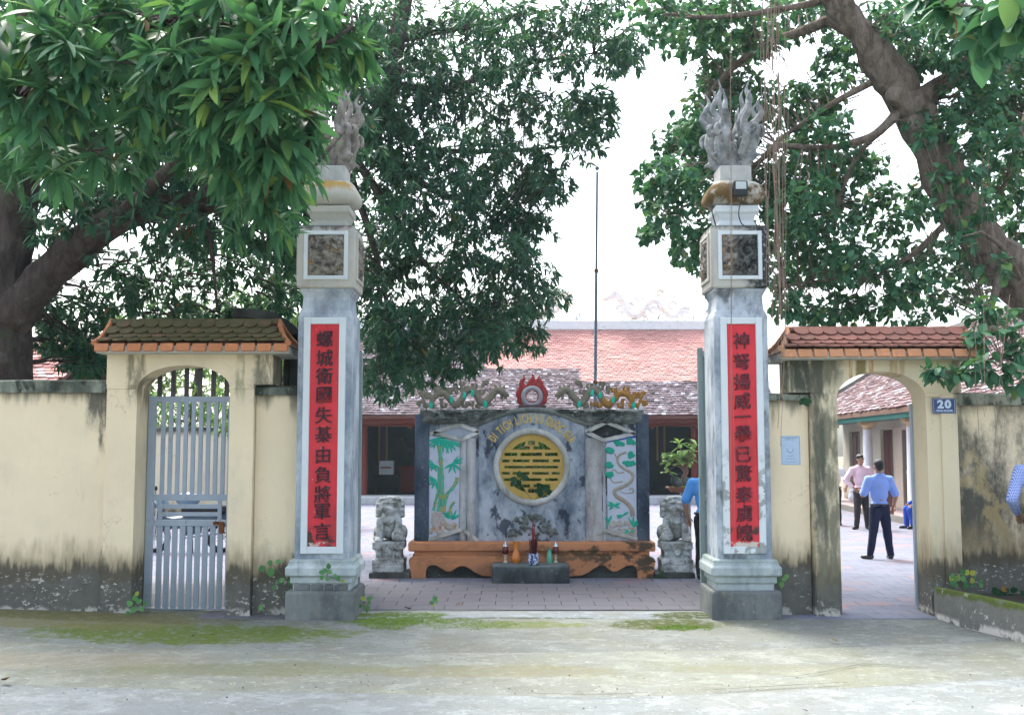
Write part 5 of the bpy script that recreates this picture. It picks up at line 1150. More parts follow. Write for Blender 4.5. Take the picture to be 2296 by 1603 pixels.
# inside: banners, a white box on a table, a red altar cloth, a statue, a lantern, small lights
M_ban = plain('banner_purple', (.05,.02,.075), .9, .3, 12); M_bany = plain('banner_border', (.22,.17,.03), .8); M_pale = plain('pale_panel', (.12,.16,.20), .9)
yi = 40.2; iX = lambda x: WX(x, yi); iZ = lambda y: WZ(y, yi)
for a, b, lab in ((848,869,'hanging purple banner with yellow edges inside the hall, left of the screen'),(1472,1492,'hanging purple banner with yellow edges inside the hall, above the bonsai')):
    t = thing('banner', lab, 'banner', (iX((a+b)/2), yi, iZ(936)), 'banners inside the hall'); part('cloth', MB().box(iX(a), iX(b), yi, yi+.01, iZ(1033), iZ(934)), M_ban, t)
    for c0, c1 in ((a,a+4),(b-4,b)): part('border', MB().box(iX(c0), iX(c1), yi-.006, yi-.001, iZ(1033), iZ(934)), M_bany, t)
t = thing('white_box', 'white carton standing on a dark table inside the hall', 'box', (iX(865), yi-.2, iZ(1064)))
part('carton', MB().box(WX(850,yi-.4), WX(882,yi-.4), yi-.4, yi-.05, WZ(1064,yi-.4), WZ(1033,yi-.4)), plain('carton_white', (.40,.44,.46), .8), t, bevel=.01); part('printed_band', MB().box(WX(854,yi-.4), WX(878,yi-.4), yi-.404, yi-.4005, WZ(1050,yi-.4), WZ(1046,yi-.4)), M_woodr, t)
t = thing('side_table', 'dark table holding the white carton in the hall', 'table', (iX(868), yi-.2, .275)); tz = WZ(1064,yi-.4)
part('tabletop', MB().box(iX(840), iX(898), yi-.5, yi+.1, tz-.04, tz-.001), M_dark, t)
for x in (843, 895):
    for yy in (yi-.47, yi+.05): part('leg', MB().box(iX(x)-.03, iX(x)+.03, yy, yy+.05, .276, tz-.041), M_dark, t)
t = thing('altar_table', 'altar table under a dark red cloth inside the hall', 'table', (iX(925), yi, .275)); part('red_cloth', MB().box(iX(892), iX(950), yi+.15, yi+.9, .276, iZ(1045)), plain('red_cloth', (.10,.008,.012), .8), t, bevel=.03)
m = MB(); hz = iZ(1045); hxc = iX(930)
m.cap((hxc-.3,yi+.5,hz+.62),(hxc+.3,yi+.5,hz+.6),.17,.18); m.cap((hxc-.3,yi+.5,hz+.68),(hxc-.45,yi+.5,hz+1.0),.11,.08); m.cap((hxc-.45,yi+.5,hz+1.03),(hxc-.62,yi+.5,hz+.92),.075,.05)
for dx in (-.3,-.22,.25,.33): m.cap((hxc+dx,yi+.5+random.uniform(-.08,.08),hz+.55),(hxc+dx,yi+.5+(.07 if dx in (-.3,.25) else -.07),hz+.04),.06,.035)
m.cap((hxc+.42,yi+.5,hz+.6),(hxc+.55,yi+.5,hz+.25),.05,.03)
solo('horse_statue', blob(m, .03, 2), plain('dark_bronze', (.03,.03,.045), .6), 'dark horse statue on the red cloth inside the hall', 'statue', (hxc, yi+.5, hz), smooth=True, ang=180)
def lantern(label, x, y, Y):
    c = W(x, y, Y); t = thing('lantern', label, 'lantern', c, 'red lanterns under the hall eave'); n = N('lantern_red'); mt = n.done((.42,.05,.015), .6, None); 
    part('shade', MB().ellip(c, (.15,.15,.17), 14), mt, t, smooth=True); part('cap', MB().lathe(c.x, c.y, [(.05,c.z+.15),(.06,c.z+.19)], 8).lathe(c.x, c.y, [(.06,c.z-.19),(.05,c.z-.15)], 8), M_bany, t); part('cord', MB().tube([(c.x,c.y,c.z+.18),(c.x,c.y,ZE+.1)], .01, 4), M_dark, t)
lantern('red lantern hanging in the hall at the left edge of the screen', 918, 949, 39.2); lantern('red lantern hanging in the hall at the right edge of the screen', 1463, 949, 39.2)
def emit(name, c, s): n = N(name); n.done(c, .5); n.b.inputs['Emission Color'].default_value = (*c,1); n.b.inputs['Emission Strength'].default_value = s; return n.m
for x, c, nm, lab in ((834,(.4,.05,.9),'purple','tiny purple fairy light under the hall eave'),(844,(.9,.95,.8),'white','tiny white fairy light next to the purple one'),(872,(.6,.95,.6),'green','tiny green fairy light right of the banner'),(880,(.85,.9,.75),'pale','tiny pale fairy light right of the green one')):
    solo('fairy_light', MB().ellip(W(x,944,38.35), .028, 8), emit('glow_'+nm, c, 1.6), lab, 'light', W(x,944,38.35), 'fairy lights under the hall eave', smooth=True)
# ridge dragons, the washing-out sky glare put into their pale colour
M_rdr = plain('stucco_glare', (.85,.84,.82), .85, .1, 8, dirt=(.80,.66,.52), dlo=.5, dhi=.62, dscale=3)
def ridge_dragon(label, x0, flip):
    z0 = WZ(719,YR); X0 = WX(x0,YR); f = -1 if flip else 1; t = thing('ridge_dragon', label, 'ornament', (X0, YR, z0), 'dragons on the hall ridge'); m = MB()
    P = lambda a, b: Vector((X0+f*a, YR, z0+b))
    m.tube(curve_pts([P(0,.95),P(.25,1.15),P(.55,.8),P(.8,.3),P(1.2,.25),P(1.5,.7),P(1.9,.8),P(2.2,.35),P(2.6,.2),P(2.9,.55),P(3.2,.5)], 50), np.linspace(.22,.10,50), 8)
    for c, r in (((.45,.45),.22),((1.0,.75),.2),((1.5,.3),.22),((2.0,1.1),.16),((2.5,.6),.2),((3.0,.25),.16),((1.75,.4),.16)): m.tube([P(c[0]+r*(1-.5*k)*math.cos(5*k), c[1]+r*(1-.5*k)*math.sin(5*k)) for k in np.linspace(0,1,16)], .085, 6)
    for a in (.9,1.4,2.2,2.7,.5): m.tube([P(a,0),P(a,.4)], .06, 6)
    part('body', m, M_rdr, t, smooth=True); h = MB(); h.cap(P(0,.95),P(-.25,.85),.16,.1)
    for i in range(7): a = 1.2+i*.45; h.tube([P(.05,1.0), P(.05+.35*math.cos(a),1.0+.3*math.sin(a))], [.04,.01], 5)
    part('head', h, M_rdr, t, smooth=True)
ridge_dragon('pale stucco dragon with painted-in sky glare on the hall ridge just right of the flagpole', 1368, False); ridge_dragon('pale stucco dragon with painted-in sky glare on the hall ridge left of the flagpole, behind the leaves', 1270, True)
# bare branches rising behind the ridge
M_bare = plain('bare_twigs', (.46,.50,.50), .9)
def bare_tree(label, x, ytop, Y, seed):
    random.seed(seed); c = WX(x, Y, 700); t = thing('bare_tree', label, 'tree', (c, Y, 0), 'bare trees behind the hall'); m = MB()
    def grow(p, d, L, r, k):
        e = p+d*L; m.tube(curve_pts([p, (p+e)/2+Vector((random.uniform(-.1,.1)*L,0,0)), e], 5), np.linspace(r, r*.7, 5), 4)
        if k: 
            for i in range(random.choice((2,2,3))): grow(p.lerp(e, random.uniform(.6,1)), (d+Vector((random.uniform(-.7,.7), random.uniform(-.4,.4), random.uniform(-.1,.3)))).normalized(), L*random.uniform(.55,.8), r*.6, k-1)
    h = WZ(ytop, Y); part('trunk', MB().tube([(c,Y,0),(c+.2,Y,h*.55)], [.14,.09], 8), M_bare, t); grow(Vector((c+.2,Y,h*.52)), Vector((.1,0,1)).normalized(), h*.2, .06, 4); part('branches', m, M_bare, t)
bare_tree('thin bare tree behind the hall ridge, nearest the right pillar', 1535, 560, 49, 3); bare_tree('thin bare tree behind the hall ridge, between flagpole and pillar', 1440, 590, 50, 8); bare_tree('thin bare tree behind the hall ridge, left of the flagpole', 1285, 600, 50, 12)

# ------------------------------------------------------------------ side house with white columns, seen through the right arch
hs_ = thing('side_house', 'low cream side house with white columns and a lichen-spotted tile roof', 'house', (9.7, 26, 0), rz=-.0575)
ORG[hs_.name] = Vector((0,0,0))
def lp(name, mb, mat, **kw): return part(name, mb, mat, hs_, local=True, **kw)
M_hcream = plaster('house_cream', 60.0, .15, None, cream=(.50,.47,.38)); M_white = plain('column_white', (.74,.75,.78), .6, .06, 5, dirt=(.55,.50,.40), dlo=.62, dhi=.72); M_cap = plain('capital_ochre', (.62,.46,.26), .7, .15)
M_grn = plain('fascia_green', (.025,.16,.13), .6, .3, 8, dirt=(.10,.12,.10)); M_brd = plain('brown_door', (.085,.028,.025), .5, .25, 7); M_gls = plain('dark_glass', (.01,.012,.014), .08, .1, spec=.6); M_frm = plain('frame_cream', (.56,.47,.38), .7)
M_stepe = plain('step_edge', (.16,.15,.135), .9, .3, 8); HY0, HY1 = -7.5, 11.0
lp('veranda', MB().box(0, 1.1, HY0, HY1, -.02, .2), M_stepe, bevel=.015); lp('veranda_floor', MB().box(.03, 1.0, HY0+.02, HY1-.02, .2005, .206), plain('veranda_tile', (.42,.32,.31), .6, .2, 4))
wall_x = 1.0; ops = [(2.4,4.15,'glass'),(5.05,6.3,'door'),(8.6,9.95,'door'),(-1.6,.2,'door'),(-5.6,-3.8,'door')]
ys = sorted([(a,b) for a,b,_ in ops]); edges = [HY0+.2]+[v for ab in ys for v in ab]+[HY1-.2]
m = MB()
for i in range(0, len(edges), 2): m.box(wall_x, wall_x+.2, edges[i], edges[i+1], .2, 2.45)
m.box(wall_x, wall_x+.2, HY0+.2, HY1-.2, 2.45, 3.4); m.box(wall_x+.2, 7.4, HY1-.4, HY1-.2, 0, 3.4); m.box(wall_x+.2, 7.4, HY0+.2, HY0+.4, 0, 3.4); m.box(7.2, 7.4, HY0+.4, HY1-.4, 0, 3.4)
lp('house_wall', m, M_hcream)
for a, b, k in ops:
    if k == 'door':
        n = 2; wdt = (b-a)/n
        for i in range(n):
            d = lp('door', MB().box(wall_x+.09, wall_x+.13, a+.03+i*wdt, a+(i+1)*wdt-.015, .21, 2.43), M_brd, bevel=.006)
            for z0, z1 in ((.35,1.1),(1.2,2.3)): part('door_panel', MB().box(wall_x+.075, wall_x+.0895, a+.12+i*wdt, a+(i+1)*wdt-.11, z0, z1), M_brd, d, local=True, bevel=.01)
    else:
        lp('window_frame', MB().box(wall_x-.02, wall_x+.1, b, b+.7, .2, 2.5).box(wall_x-.02, wall_x+.1, a, b, 2.42, 2.7), M_frm, bevel=.01)
        lp('window_pane', MB().box(wall_x+.12, wall_x+.13, a+.02, b-.02, .22, 2.42), M_gls); 
        for z in (.34, 1.22): lp('window_rail', MB().box(wall_x+.08, wall_x+.115, a, b, z, z+.05), M_white)
for y in (-8+1.1, -2.75, .75, 4.8, 9.2):
    c = lp('column', MB().lathe(.22, y, [(.17,.206),(.17,.3),(.145,.34),(.14,1.2),(.125,2.44)], 20), M_white, smooth=True, ang=50)
    part('capital', MB().lathe(.22, y, [(.13,2.44),(.14,2.47),(.14,2.5),(.19,2.56)], 20).box(.0, .44, y-.22, y+.22, 2.562, 2.64), M_cap, c, local=True, smooth=True, ang=40)
lp('veranda_beam', MB().box(.1, .34, HY0+.1, HY1-.1, 2.642, 2.80), M_stepe); lp('fascia', MB().box(-.42, -.38, HY0, HY1, 2.62, 2.84), M_grn); lp('veranda_soffit', MB().box(-.38, .98, HY0+.1, HY1-.1, 2.81, 2.84), M_dark)
def roof_tiles_side(y0, y1, x0, z0, x1, z1, w, e):
    out = []
    for q_ in roof_tiles(y0, y1, x0, z0, x1, z1, w, e, None, .035): out.append(([(p[1], p[0], p[2]) for p in q_[0]], [f[::-1] for f in q_[1]], q_[2], 0))
    return out
M_old2 = rnd_mat('lichen_tiles', [(0,(.045,.03,.035)),(.28,(.12,.065,.065)),(.5,(.15,.09,.095)),(.68,(.20,.13,.13)),(.78,(.33,.32,.35)),(1,(.50,.50,.53))])
rx = 4.4; quads_stuff('roof_tiles', roof_tiles_side(HY0-.1, HY1+.15, -.5, 2.86, rx, 2.86+.6*(rx+.5), .20, .17), M_old2, hs_)
m = MB(); zr_ = 2.86+.6*(rx+.5); pr = [(-.5,2.74),(-.5,2.85),(rx,zr_-.012),(2*rx+.5,2.85),(2*rx+.5,2.74),(rx,zr_-.12)]
m.add([(x,y,z) for y in (HY0-.1, HY1+.15) for x,z in pr], [tuple(range(5,-1,-1)), tuple(range(6,12))]+[(i,(i+1)%6,(i+1)%6+6,i+6) for i in range(6)]); lp('roof', m, M_und)
lp('ridge', MB().box(rx-.14, rx+.14, HY0-.1, HY1+.15, zr_-.05, zr_+.16), M_stepe, bevel=.03)
for y in (HY0-.14, HY1+.18): lp('verge', MB().bar((-.55,y,2.9),(rx,y,zr_+.06),.12,.16), M_stepe)
for y0 in (HY0+.2, HY1-.4):
    m = MB(); m.add([(x,y,z) for y in (y0,y0+.2) for x,z in ((wall_x,3.38),(rx,zr_-.2),(2*rx-wall_x,3.38))], [(0,2,1),(3,4,5),(0,1,4,3),(1,2,5,4),(2,0,3,5)]); lp('gable', m, M_hcream)
# stuff on the veranda
t = solo('sack', blob(MB().ellip((10.55,33.2,.42),(.2,.22,.2),12).ellip((10.5,33.15,.58),(.12,.14,.12),10), .03, 2, .02, 9), plain('pale_sack', (.45,.47,.55), .8), 'pale plastic sack on the veranda behind the man in pink', 'sack', (10.55,33.2,.206), smooth=True)
pp = Vector((10.3, 34.6, .206)); t = thing('potted_plant', 'dark potted plant at the far end of the veranda', 'plant', pp); part('pot', MB().lathe(pp.x, pp.y, [(.16,.206),(.2,.5),(.22,.52),(.18,.52)], 14), M_stepe, t, smooth=True, ang=40)
random.seed(4); m = MB()
for i in range(40): a = random.uniform(0,6.28); L = random.uniform(.3,.8); e = pp+Vector((math.cos(a)*L*.5, math.sin(a)*L*.5, .4+L)); m.tube([pp+Vector((0,0,.3)), e*.4+(pp+Vector((0,0,.5)))*.6, e], [.01,.05,.004], 4, flat=(Vector((math.cos(a),math.sin(a),0)),.2))
part('foliage', m, plain('pot_leaf', (.02,.05,.02), .5), t)

# ------------------------------------------------------------------ left: neighbouring tiled house and the inner court wall
lh = thing('neighbour_house', 'brick-red tile roof of a house rising behind the left street wall', 'house', (-11, 21.5, 0)); oL = ORG[lh.name]
lt = roof_tiles(-16, -8.4, 18.6, 2.45, 21.6, 4.15, .17, .15, None, .012); lt = [([(p[0]-oL.x,p[1]-oL.y,p[2]-oL.z) for p in q_[0]],)+tuple(q_[1:]) for q_ in lt]
quads_stuff('roof_tiles', lt, rnd_mat('brick_red_tiles', [(0,(.24,.10,.10)),(.35,(.36,.15,.14)),(.6,(.45,.21,.18)),(.8,(.42,.33,.34)),(1,(.50,.45,.46))]), lh)
part('roof', roof_body(-16, -8.4, 18.6, 2.45, 21.6, 4.15), M_und, lh); part('house_wall', MB().box(-15.7, -8.7, 19.1, 24.0, 0, 2.6), M_hcream, lh)
M_inner = plaster('inner_plaster', 71.0, .2, 2.3, cream=(.80,.755,.60))
iw = thing('inner_wall', 'pale cream inner wall across the court seen through the barred gate', 'wall', (-9, 27, 0)); part('wall_face', MB().box(-14, -5.4, 27, 27.25, -.05, WZ(966,27)), M_inner, iw); part('coping', MB().box(-14.03, -5.37, 26.96, 27.29, WZ(966,27)+.001, WZ(957,27)), M_cop, iw, bevel=.02)
# motorbike parked behind the barred gate
M_mb = plain('bike_paint', (.03,.06,.10), .3, .2, spec=.6); M_tyre = plain('tyre', (.015,.015,.016), .9); M_seat = plain('seat_vinyl', (.02,.02,.022), .6); M_tarp = plain('blue_plastic', (.16,.26,.36), .4, .15); M_chr = plain('chrome', (.5,.52,.54), .25, .05, metal=.9)
mx, my = WX(428, 19.6), 19.6
mo = thing('motorbike', 'motorbike with a blue-grey shield parked behind the barred gate', 'motorbike', (mx, my, .02))
for dx in (-.62, .62):
    w_ = part('wheel', MB().tube([(mx+dx+.25*math.cos(a), my, .30+.25*math.sin(a)) for a in np.linspace(0,2*PI,25)], .05, 8), M_tyre, mo, smooth=True); part('rim', MB().tube([(mx+dx+.2*math.cos(a), my, .30+.2*math.sin(a)) for a in np.linspace(0,2*PI,25)], .015, 6).tube([(mx+dx, my-.06, .3),(mx+dx, my+.06, .3)], .045, 10), M_chr, w_)
    for k in range(6): a = k*PI/6; part('spoke', MB().tube([(mx+dx-.2*math.cos(a), my, .3-.2*math.sin(a)),(mx+dx+.2*math.cos(a), my, .3+.2*math.sin(a))], .004, 4), M_chr, w_)
b = MB(); b.cap((mx-.35,my,.55),(mx+.5,my,.62),.12,.11); b.cap((mx-.45,my,.5),(mx-.55,my,.88),.09,.08); b.cap((mx+.4,my,.6),(mx+.75,my,.68),.1,.06); b.ellip((mx+.05,my,.42),(.2,.11,.14),10); part('body', blob(b,.025,3), M_mb, mo, smooth=True, ang=180)
part('seat', MB().cap((mx-.05,my,.78),(mx+.6,my,.80),.10,.09), M_seat, mo, smooth=True); part('shield', blob(MB().ellip((mx-.02-.0,my-.03,.98),(.24,.13,.13),12).ellip((mx-.5,my,.9),(.12,.16,.12),10), .02, 3), M_tarp, mo, smooth=True, ang=180)
part('handlebar', MB().tube(curve_pts([(mx-.5,my-.34,1.0),(mx-.55,my-.2,1.02),(mx-.56,my,.97),(mx-.55,my+.2,1.02),(mx-.5,my+.34,1.0)],12), .014, 6), M_chr, mo); part('fork', MB().tube([(mx-.55,my-.07,.9),(mx-.62,my-.07,.3)], .022, 6).tube([(mx-.55,my+.07,.9),(mx-.62,my+.07,.3)], .022, 6), M_chr, mo)
part('headlight', MB().ellip((mx-.66,my,.88),(.05,.08,.08),10), M_lens, mo, smooth=True); part('front_fender', MB().tube([(mx-.62+.33*math.cos(a), my, .30+.33*math.sin(a)) for a in np.linspace(.5,2.6,10)], .05, 6), M_tarp, mo, smooth=True)
part('mirror', MB().tube([(mx-.52,my-.3,1.0),(mx-.5,my-.36,1.16)], .007, 5).ellip((mx-.49,my-.37,1.19),(.02,.06,.045),8), M_seat, mo); part('exhaust', MB().tube([(mx-.1,my-.14,.3),(mx+.75,my-.16,.42)], [.03,.05], 8), M_chr, mo); part('stand', MB().tube([(mx+.1,my-.1,.3),(mx+.16,my-.26,.02)], .014, 5), M_seat, mo)

# ------------------------------------------------------------------ people
M_skin = plain('skin', (.36,.195,.13), .55, .1, 8, coord='obj'); M_hair = plain('black_hair', (.012,.012,.014), .5, .2, 30, coord='obj'); M_shoe = plain('black_leather', (.012,.011,.012), .35, .1, spec=.5, coord='obj'); M_belt = plain('belt', (.02,.012,.012), .5, coord='obj'); M_eye = plain('eye_dark', (.01,.008,.008), .3, coord='obj')
def cloth(name, col, var=.08): return plain(name, col, .85, var, 5, bstr=.25, bscale=16, coord='obj')
def person(label, pos, rz, H, shirt, trousers, J, long_sleeve=False, hair=M_hair, shoe=M_shoe, sit=False, head_turn=0.0, group=None):
    """faces -Y in its own space; J holds hand, elbow, knee, foot positions in units of height"""
    t = thing('person', label, 'person', pos, group, rz); ORG[t.name] = Vector((0,0,0)); s = H; V = lambda p: Vector(p)*s
    hip = V(J.get('hip', (0,0,.52))); up = J.get('lean', (0,0)); ch = hip+V((up[0]*.5, up[1]*.5, .20)); sh = hip+V((up[0], up[1], .29)); nk = hip+V((up[0], up[1], .325)); hd = hip+V((up[0], up[1]-.012, .415))
    body = MB(); R = Matrix.Rotation(head_turn, 3, 'Z'); E = lambda c, r: body.ellip(hd+R @ (Vector(c)*s), [k*s for k in r], 12, R)
    E((0,.008,.008),(.044,.054,.056)); E((0,-.012,-.025),(.036,.04,.042)); E((0,-.054,-.012),(.009,.014,.014)); E((0,-.048,-.038),(.018,.012,.008)); E((0,-.04,.012),(.036,.018,.009))
    for sx in (-1,1): E((sx*.045,.006,-.008),(.007,.015,.02))
    body.cap(nk+V((0,.004,-.02)), hd+V((0,.004,-.03)), .031*s, .029*s)
    body.cap(hip+V((0,.01,.02)), ch+V((0,.01,0)), .045*s, .045*s); body.cap(sh+V((-.07,0,-.012)), sh+V((.07,0,-.012)), .03*s, .03*s)
    shm, tr, fin = MB(), MB(), MB(); k = 1.0
    shm.ellip(hip+V((0,.0,.03)), V((.092,.068,.055)), 14); shm.ellip(ch+V((0,-.004,-.06)), V((.094,.071,.11)), 14); shm.ellip(ch+V((0,.0,.02)), V((.104,.07,.10)), 14); shm.cap(sh+V((-.085,0,-.012)), sh+V((.085,0,-.012)), .045*s, .045*s); shm.cap(sh+V((-.03,.004,.012)), sh+V((.03,.004,.012)), .042*s, .042*s)
    hands = []
    for sx, el, ha in ((-1, J['elL'], J['haL']), (1, J['elR'], J['haR'])):
        S = sh+V((sx*.112,0,-.012)); el, ha = V(el), V(ha)
        body.cap(S, el, .030*s, .025*s); body.cap(el, ha, .0245*s, .0165*s); d = (ha-el).normalized()
        body.ellip(ha+d*.022*s, (.016*s,.021*s,.026*s), 10)
        side = d.cross(Vector((0,1,0))); side = side.normalized() if side.length > .1 else Vector((1,0,0)); nrm = side.cross(d)
        for i in range(4):
            o = ha+d*.043*s+side*(i-1.5)*.0105*s; ln = (.030,.036,.034,.026)[i]*s; m1 = o+d*ln*.55+nrm*.004*s; fin.tube([o-d*.01*s, m1, m1+d*ln*.45+nrm*.012*s], [.0058*s,.0052*s,.0042*s], 6)
        o = ha+d*.014*s-side*.018*s; fin.tube([o, o-side*.012*s+d*.016*s, o-side*.012*s+d*.032*s], [.007*s,.006*s,.0045*s], 6)
        if long_sleeve: shm.cap(S, el, .044*s, .036*s); shm.cap(el, el.lerp(ha,.82), .036*s, .027*s)
        else: shm.cap(S, S.lerp(el,.84), .045*s, .043*s)
    legs = []
    for sx, kn, ft in ((-1, J['knL'], J['ftL']), (1, J['knR'], J['ftR'])):
        kn, ft = V(kn), V(ft); h0 = hip+V((sx*.045,0,-.02)); ank = ft+V((0,.0,.045)); body.cap(h0, kn, .035*s, .026*s); body.cap(kn, ank, .026*s, .018*s)
        tr.cap(h0, kn, .062*s, .045*s); tr.cap(kn, ank+V((0,0,.005)), .045*s, .036*s)
        legs.append((ft, ank, J.get('toe', ((-.25,-1),(.25,-1)))[0 if sx < 0 else 1]))
    tr.ellip(hip+V((0,0,-.005)), V((.095,.07,.055)), 14); tr.cap(hip+V((-.03,0,-.03)), hip+V((.03,0,-.03)), .06*s, .06*s)
    bm_ = blob(body, .010*s, 2); bm_.merge(fin); part('body', bm_, M_skin, t, local=True, smooth=True, ang=180)
    part('shirt', blob(shm, .011*s, 3, .006*s, 11/s), shirt, t, local=True, smooth=True, ang=180); part('trousers', blob(tr, .011*s, 3, .005*s, 10/s), trousers, t, local=True, smooth=True, ang=180)
    bz = hip.z+.028*s
    ring = [(hip.x+.0955*s*math.cos(a), hip.y+.0715*s*math.sin(a), bz) for a in np.linspace(0,2*PI,25)]
    part('belt', MB().tube(ring, .010*s, 6), M_belt, t, local=True, smooth=True)
    cl = MB(); cl.tube([nk+V((.036*math.cos(a),.034*math.sin(a)+.002,.002+.01*math.sin(a))) for a in np.linspace(0,2*PI,17)], .010*s, 6); part('collar', cl, shirt, t, local=True, smooth=True)
    hm = MB(); hm.ellip(hd+R @ V((0,.014,.022)), V((.0485,.056,.052)), 14, R); hm.ellip(hd+R @ V((0,.034,-.004)), V((.043,.036,.045)), 12, R); hm.ellip(hd+R @ V((0,-.024,.045)), V((.036,.026,.018)), 10, R); part('hair', blob(hm, .008*s, 2, .002*s, 60), hair, t, local=True, smooth=True, ang=180)
    for sx in (-1,1): part('eye', MB().ellip(hd+R @ V((sx*.017,-.0475,.0)), V((.0065,.004,.0045)), 8, R), M_eye, t, local=True, smooth=True)
    for sx in (-1,1): part('eyebrow', MB().ellip(hd+R @ V((sx*.018,-.053,.017)), V((.012,.004,.0028)), 8, R), hair, t, local=True, smooth=True)
    part('mouth', MB().ellip(hd+R @ V((0,-.0585,-.038)), V((.012,.003,.0026)), 8, R), plain('lips', (.20,.06,.05), .5, coord='obj'), t, local=True, smooth=True)
    for ft, ank, td in legs:
        d = Vector((td[0],td[1],0)).normalized(); p = MB(); p.cap(ft+Vector((0,0,.028*s))-d*.012*s, ft+Vector((0,0,.020*s))+d*.085*s, .028*s, .021*s); p.ellip(ft+Vector((0,0,.045*s)), (.027*s,.03*s,.028*s), 10)
        sb = blob(p, .009*s, 2); sb.v = [(x,y,max(z, ft.z+.001)) for x,y,z in sb.v]; part('shoe', sb, shoe, t, local=True, smooth=True, ang=60)
    return t
M_navyt = cloth('navy_trousers', (.008,.012,.045)); M_blackt = cloth('black_trousers', (.012,.011,.013)); M_chart = cloth('charcoal_trousers', (.032,.028,.031)); M_lblue = cloth('light_blue_shirt', (.24,.37,.80)); M_pink = cloth('pale_pink_shirt', (.76,.55,.63)); M_polo = cloth('sky_blue_polo', (.08,.29,.68)); M_whites = cloth('white_shirt', (.7,.7,.7))
p = G(1976, 1254, .02)
person('man in a light blue shirt and navy trousers seen from behind in the court', (p.x, p.y, .025), PI+.10, 1.68, M_lblue, M_navyt, dict(elL=(-.165,.02,.635), haL=(-.155,-.03,.52), elR=(.175,.0,.64), haR=(.14,-.13,.665), knL=(-.075,-.01,.27), ftL=(-.10,.0,0), knR=(.075,-.005,.27), ftR=(.115,.0,0), toe=((-.15,-1),(.8,-1))))
p = G(1932, 1187, .02)
person('man in a pale pink shirt with hands on hips facing the street', (p.x, p.y, .025), .12, 1.73, M_pink, M_chart, dict(elL=(-.20,.03,.655), haL=(-.115,-.05,.555), elR=(.215,.02,.665), haR=(.12,-.05,.565), knL=(-.06,-.02,.27), ftL=(-.07,.0,0), knR=(.065,-.01,.27), ftR=(.085,.0,0), toe=((-.9,-.7),(.3,-1))), long_sleeve=True, head_turn=.35)
p = G(1590, 1305, .02)
person('man in a sky blue polo half hidden by the open gate leaf and right pillar', (p.x+.015, p.y+.25, .025), PI-.5, 1.72, M_polo, M_blackt, dict(elL=(-.17,.02,.63), haL=(-.165,.0,.52), elR=(.175,.03,.63), haR=(.165,-.02,.51), knL=(-.05,-.01,.27), ftL=(-.06,.0,0), knR=(.05,-.005,.27), ftR=(.06,.0,0)))
def check_mat():
    n = N('checked_shirt','obj'); x, y, z = n.xyz(); f = lambda v: n.math('GREATER_THAN', n.math('FRACT', n.math('MULTIPLY', v, 62.0)), .5)
    a = n.math('ADD', f(n.math('ADD', x, n.math('MULTIPLY', y, .6))), f(z)); c = n.mix(n.math('MULTIPLY', a, .5), (.52,.62,.85), (.03,.08,.42)); return n.done(c, .85, n.noise(16,4), .25, .01, .2)
person('man in a blue checked shirt at the right edge, standing before the mouldy wall', (WX(2330,11.7), 11.7, .262), PI-.3, 1.74, check_mat(), M_blackt, dict(elL=(-.16,.0,.66), haL=(-.12,-.12,.58), elR=(.178,.06,.63), haR=(.125,-.09,.52), knL=(-.05,-.01,.27), ftL=(-.06,.0,0), knR=(.05,-.005,.27), ftR=(.06,.0,0)), long_sleeve=True)
person('seated man in blue, mostly hidden by the right jamb of the red-capped arch', (WX(2074,25.2), 25.35, .02), -1.5, 1.68, cloth('blue_jacket', (.03,.10,.50)), cloth('blue_trousers', (.025,.08,.42)), dict(hip=(0,0.0,.27), lean=(0,-.05), elL=(-.17,-.03,.40), haL=(-.10,-.20,.33), elR=(.17,-.03,.40), haR=(.10,-.20,.33), knL=(-.06,-.24,.275), ftL=(-.06,-.24,0), knR=(.06,-.24,.275), ftR=(.07,-.20,0)), sit=True, long_sleeve=True)
sp = Vector((WX(2074,25.2), 25.35, .02)); t = thing('stool', 'low stool under the seated man in blue', 'stool', sp); part('seat', MB().box(sp.x-.17, sp.x+.17, sp.y-.17, sp.y+.17, .30, .35), plain('stool_plastic', (.30,.03,.03), .4), t, bevel=.015)
for dx in (-.14,.14):
    for dy in (-.14,.14): part('leg', MB().bar((sp.x+dx,sp.y+dy,.02),(sp.x+dx*.85,sp.y+dy*.85,.30),.035), M_woodr, t)
person('man in a white shirt hidden behind the left pier of the red-capped arch', (WX(1868,26.5), 26.5, .025), -.3, 1.68, M_whites, M_blackt, dict(elL=(-.16,.02,.64), haL=(-.15,-.03,.53), elR=(.20,.0,.65), haR=(.17,-.08,.55), knL=(-.05,-.01,.27), ftL=(-.06,.0,0), knR=(.05,-.005,.27), ftR=(.06,.0,0)))
HAZE = .0005
# ------------------------------------------------------------------ trees and plants
def leaf_tpl(L, Wd, rows, droop, fold, tip=.35):
    """a leaf blade along +Y: midrib lower than the edges, curling down to the tip"""
    vs = [(0,0,0)]; fs = []
    for i in range(1, rows):
        t = i/rows; w = Wd/2*(math.sin(PI*min(1, t**.8)))**.8; y = L*t; z = -droop*L*t*t
        vs += [(-w, y, z+fold*w), (0, y, z), (w, y, z+fold*w)]
    vs.append((0, L, -droop*L)); n = len(vs)-1
    fs += [(0,2,1),(0,3,2)]
    for i in range(rows-2):
        a = 1+3*i; b = a+3; fs += [(a,a+1,b+1,b),(a+1,a+2,b+2,b+1)]
    a = 1+3*(rows-2); fs += [(a,a+1,n),(a+1,a+2,n)]
    return np.array(vs, 'f'), fs
def frames(dirs, ups):
    y = dirs/np.linalg.norm(dirs, axis=1, keepdims=True); x = np.cross(y, ups); x /= np.linalg.norm(x, axis=1, keepdims=True)+1e-9; z = np.cross(x, y)
    return np.stack([x, y, z], axis=2)
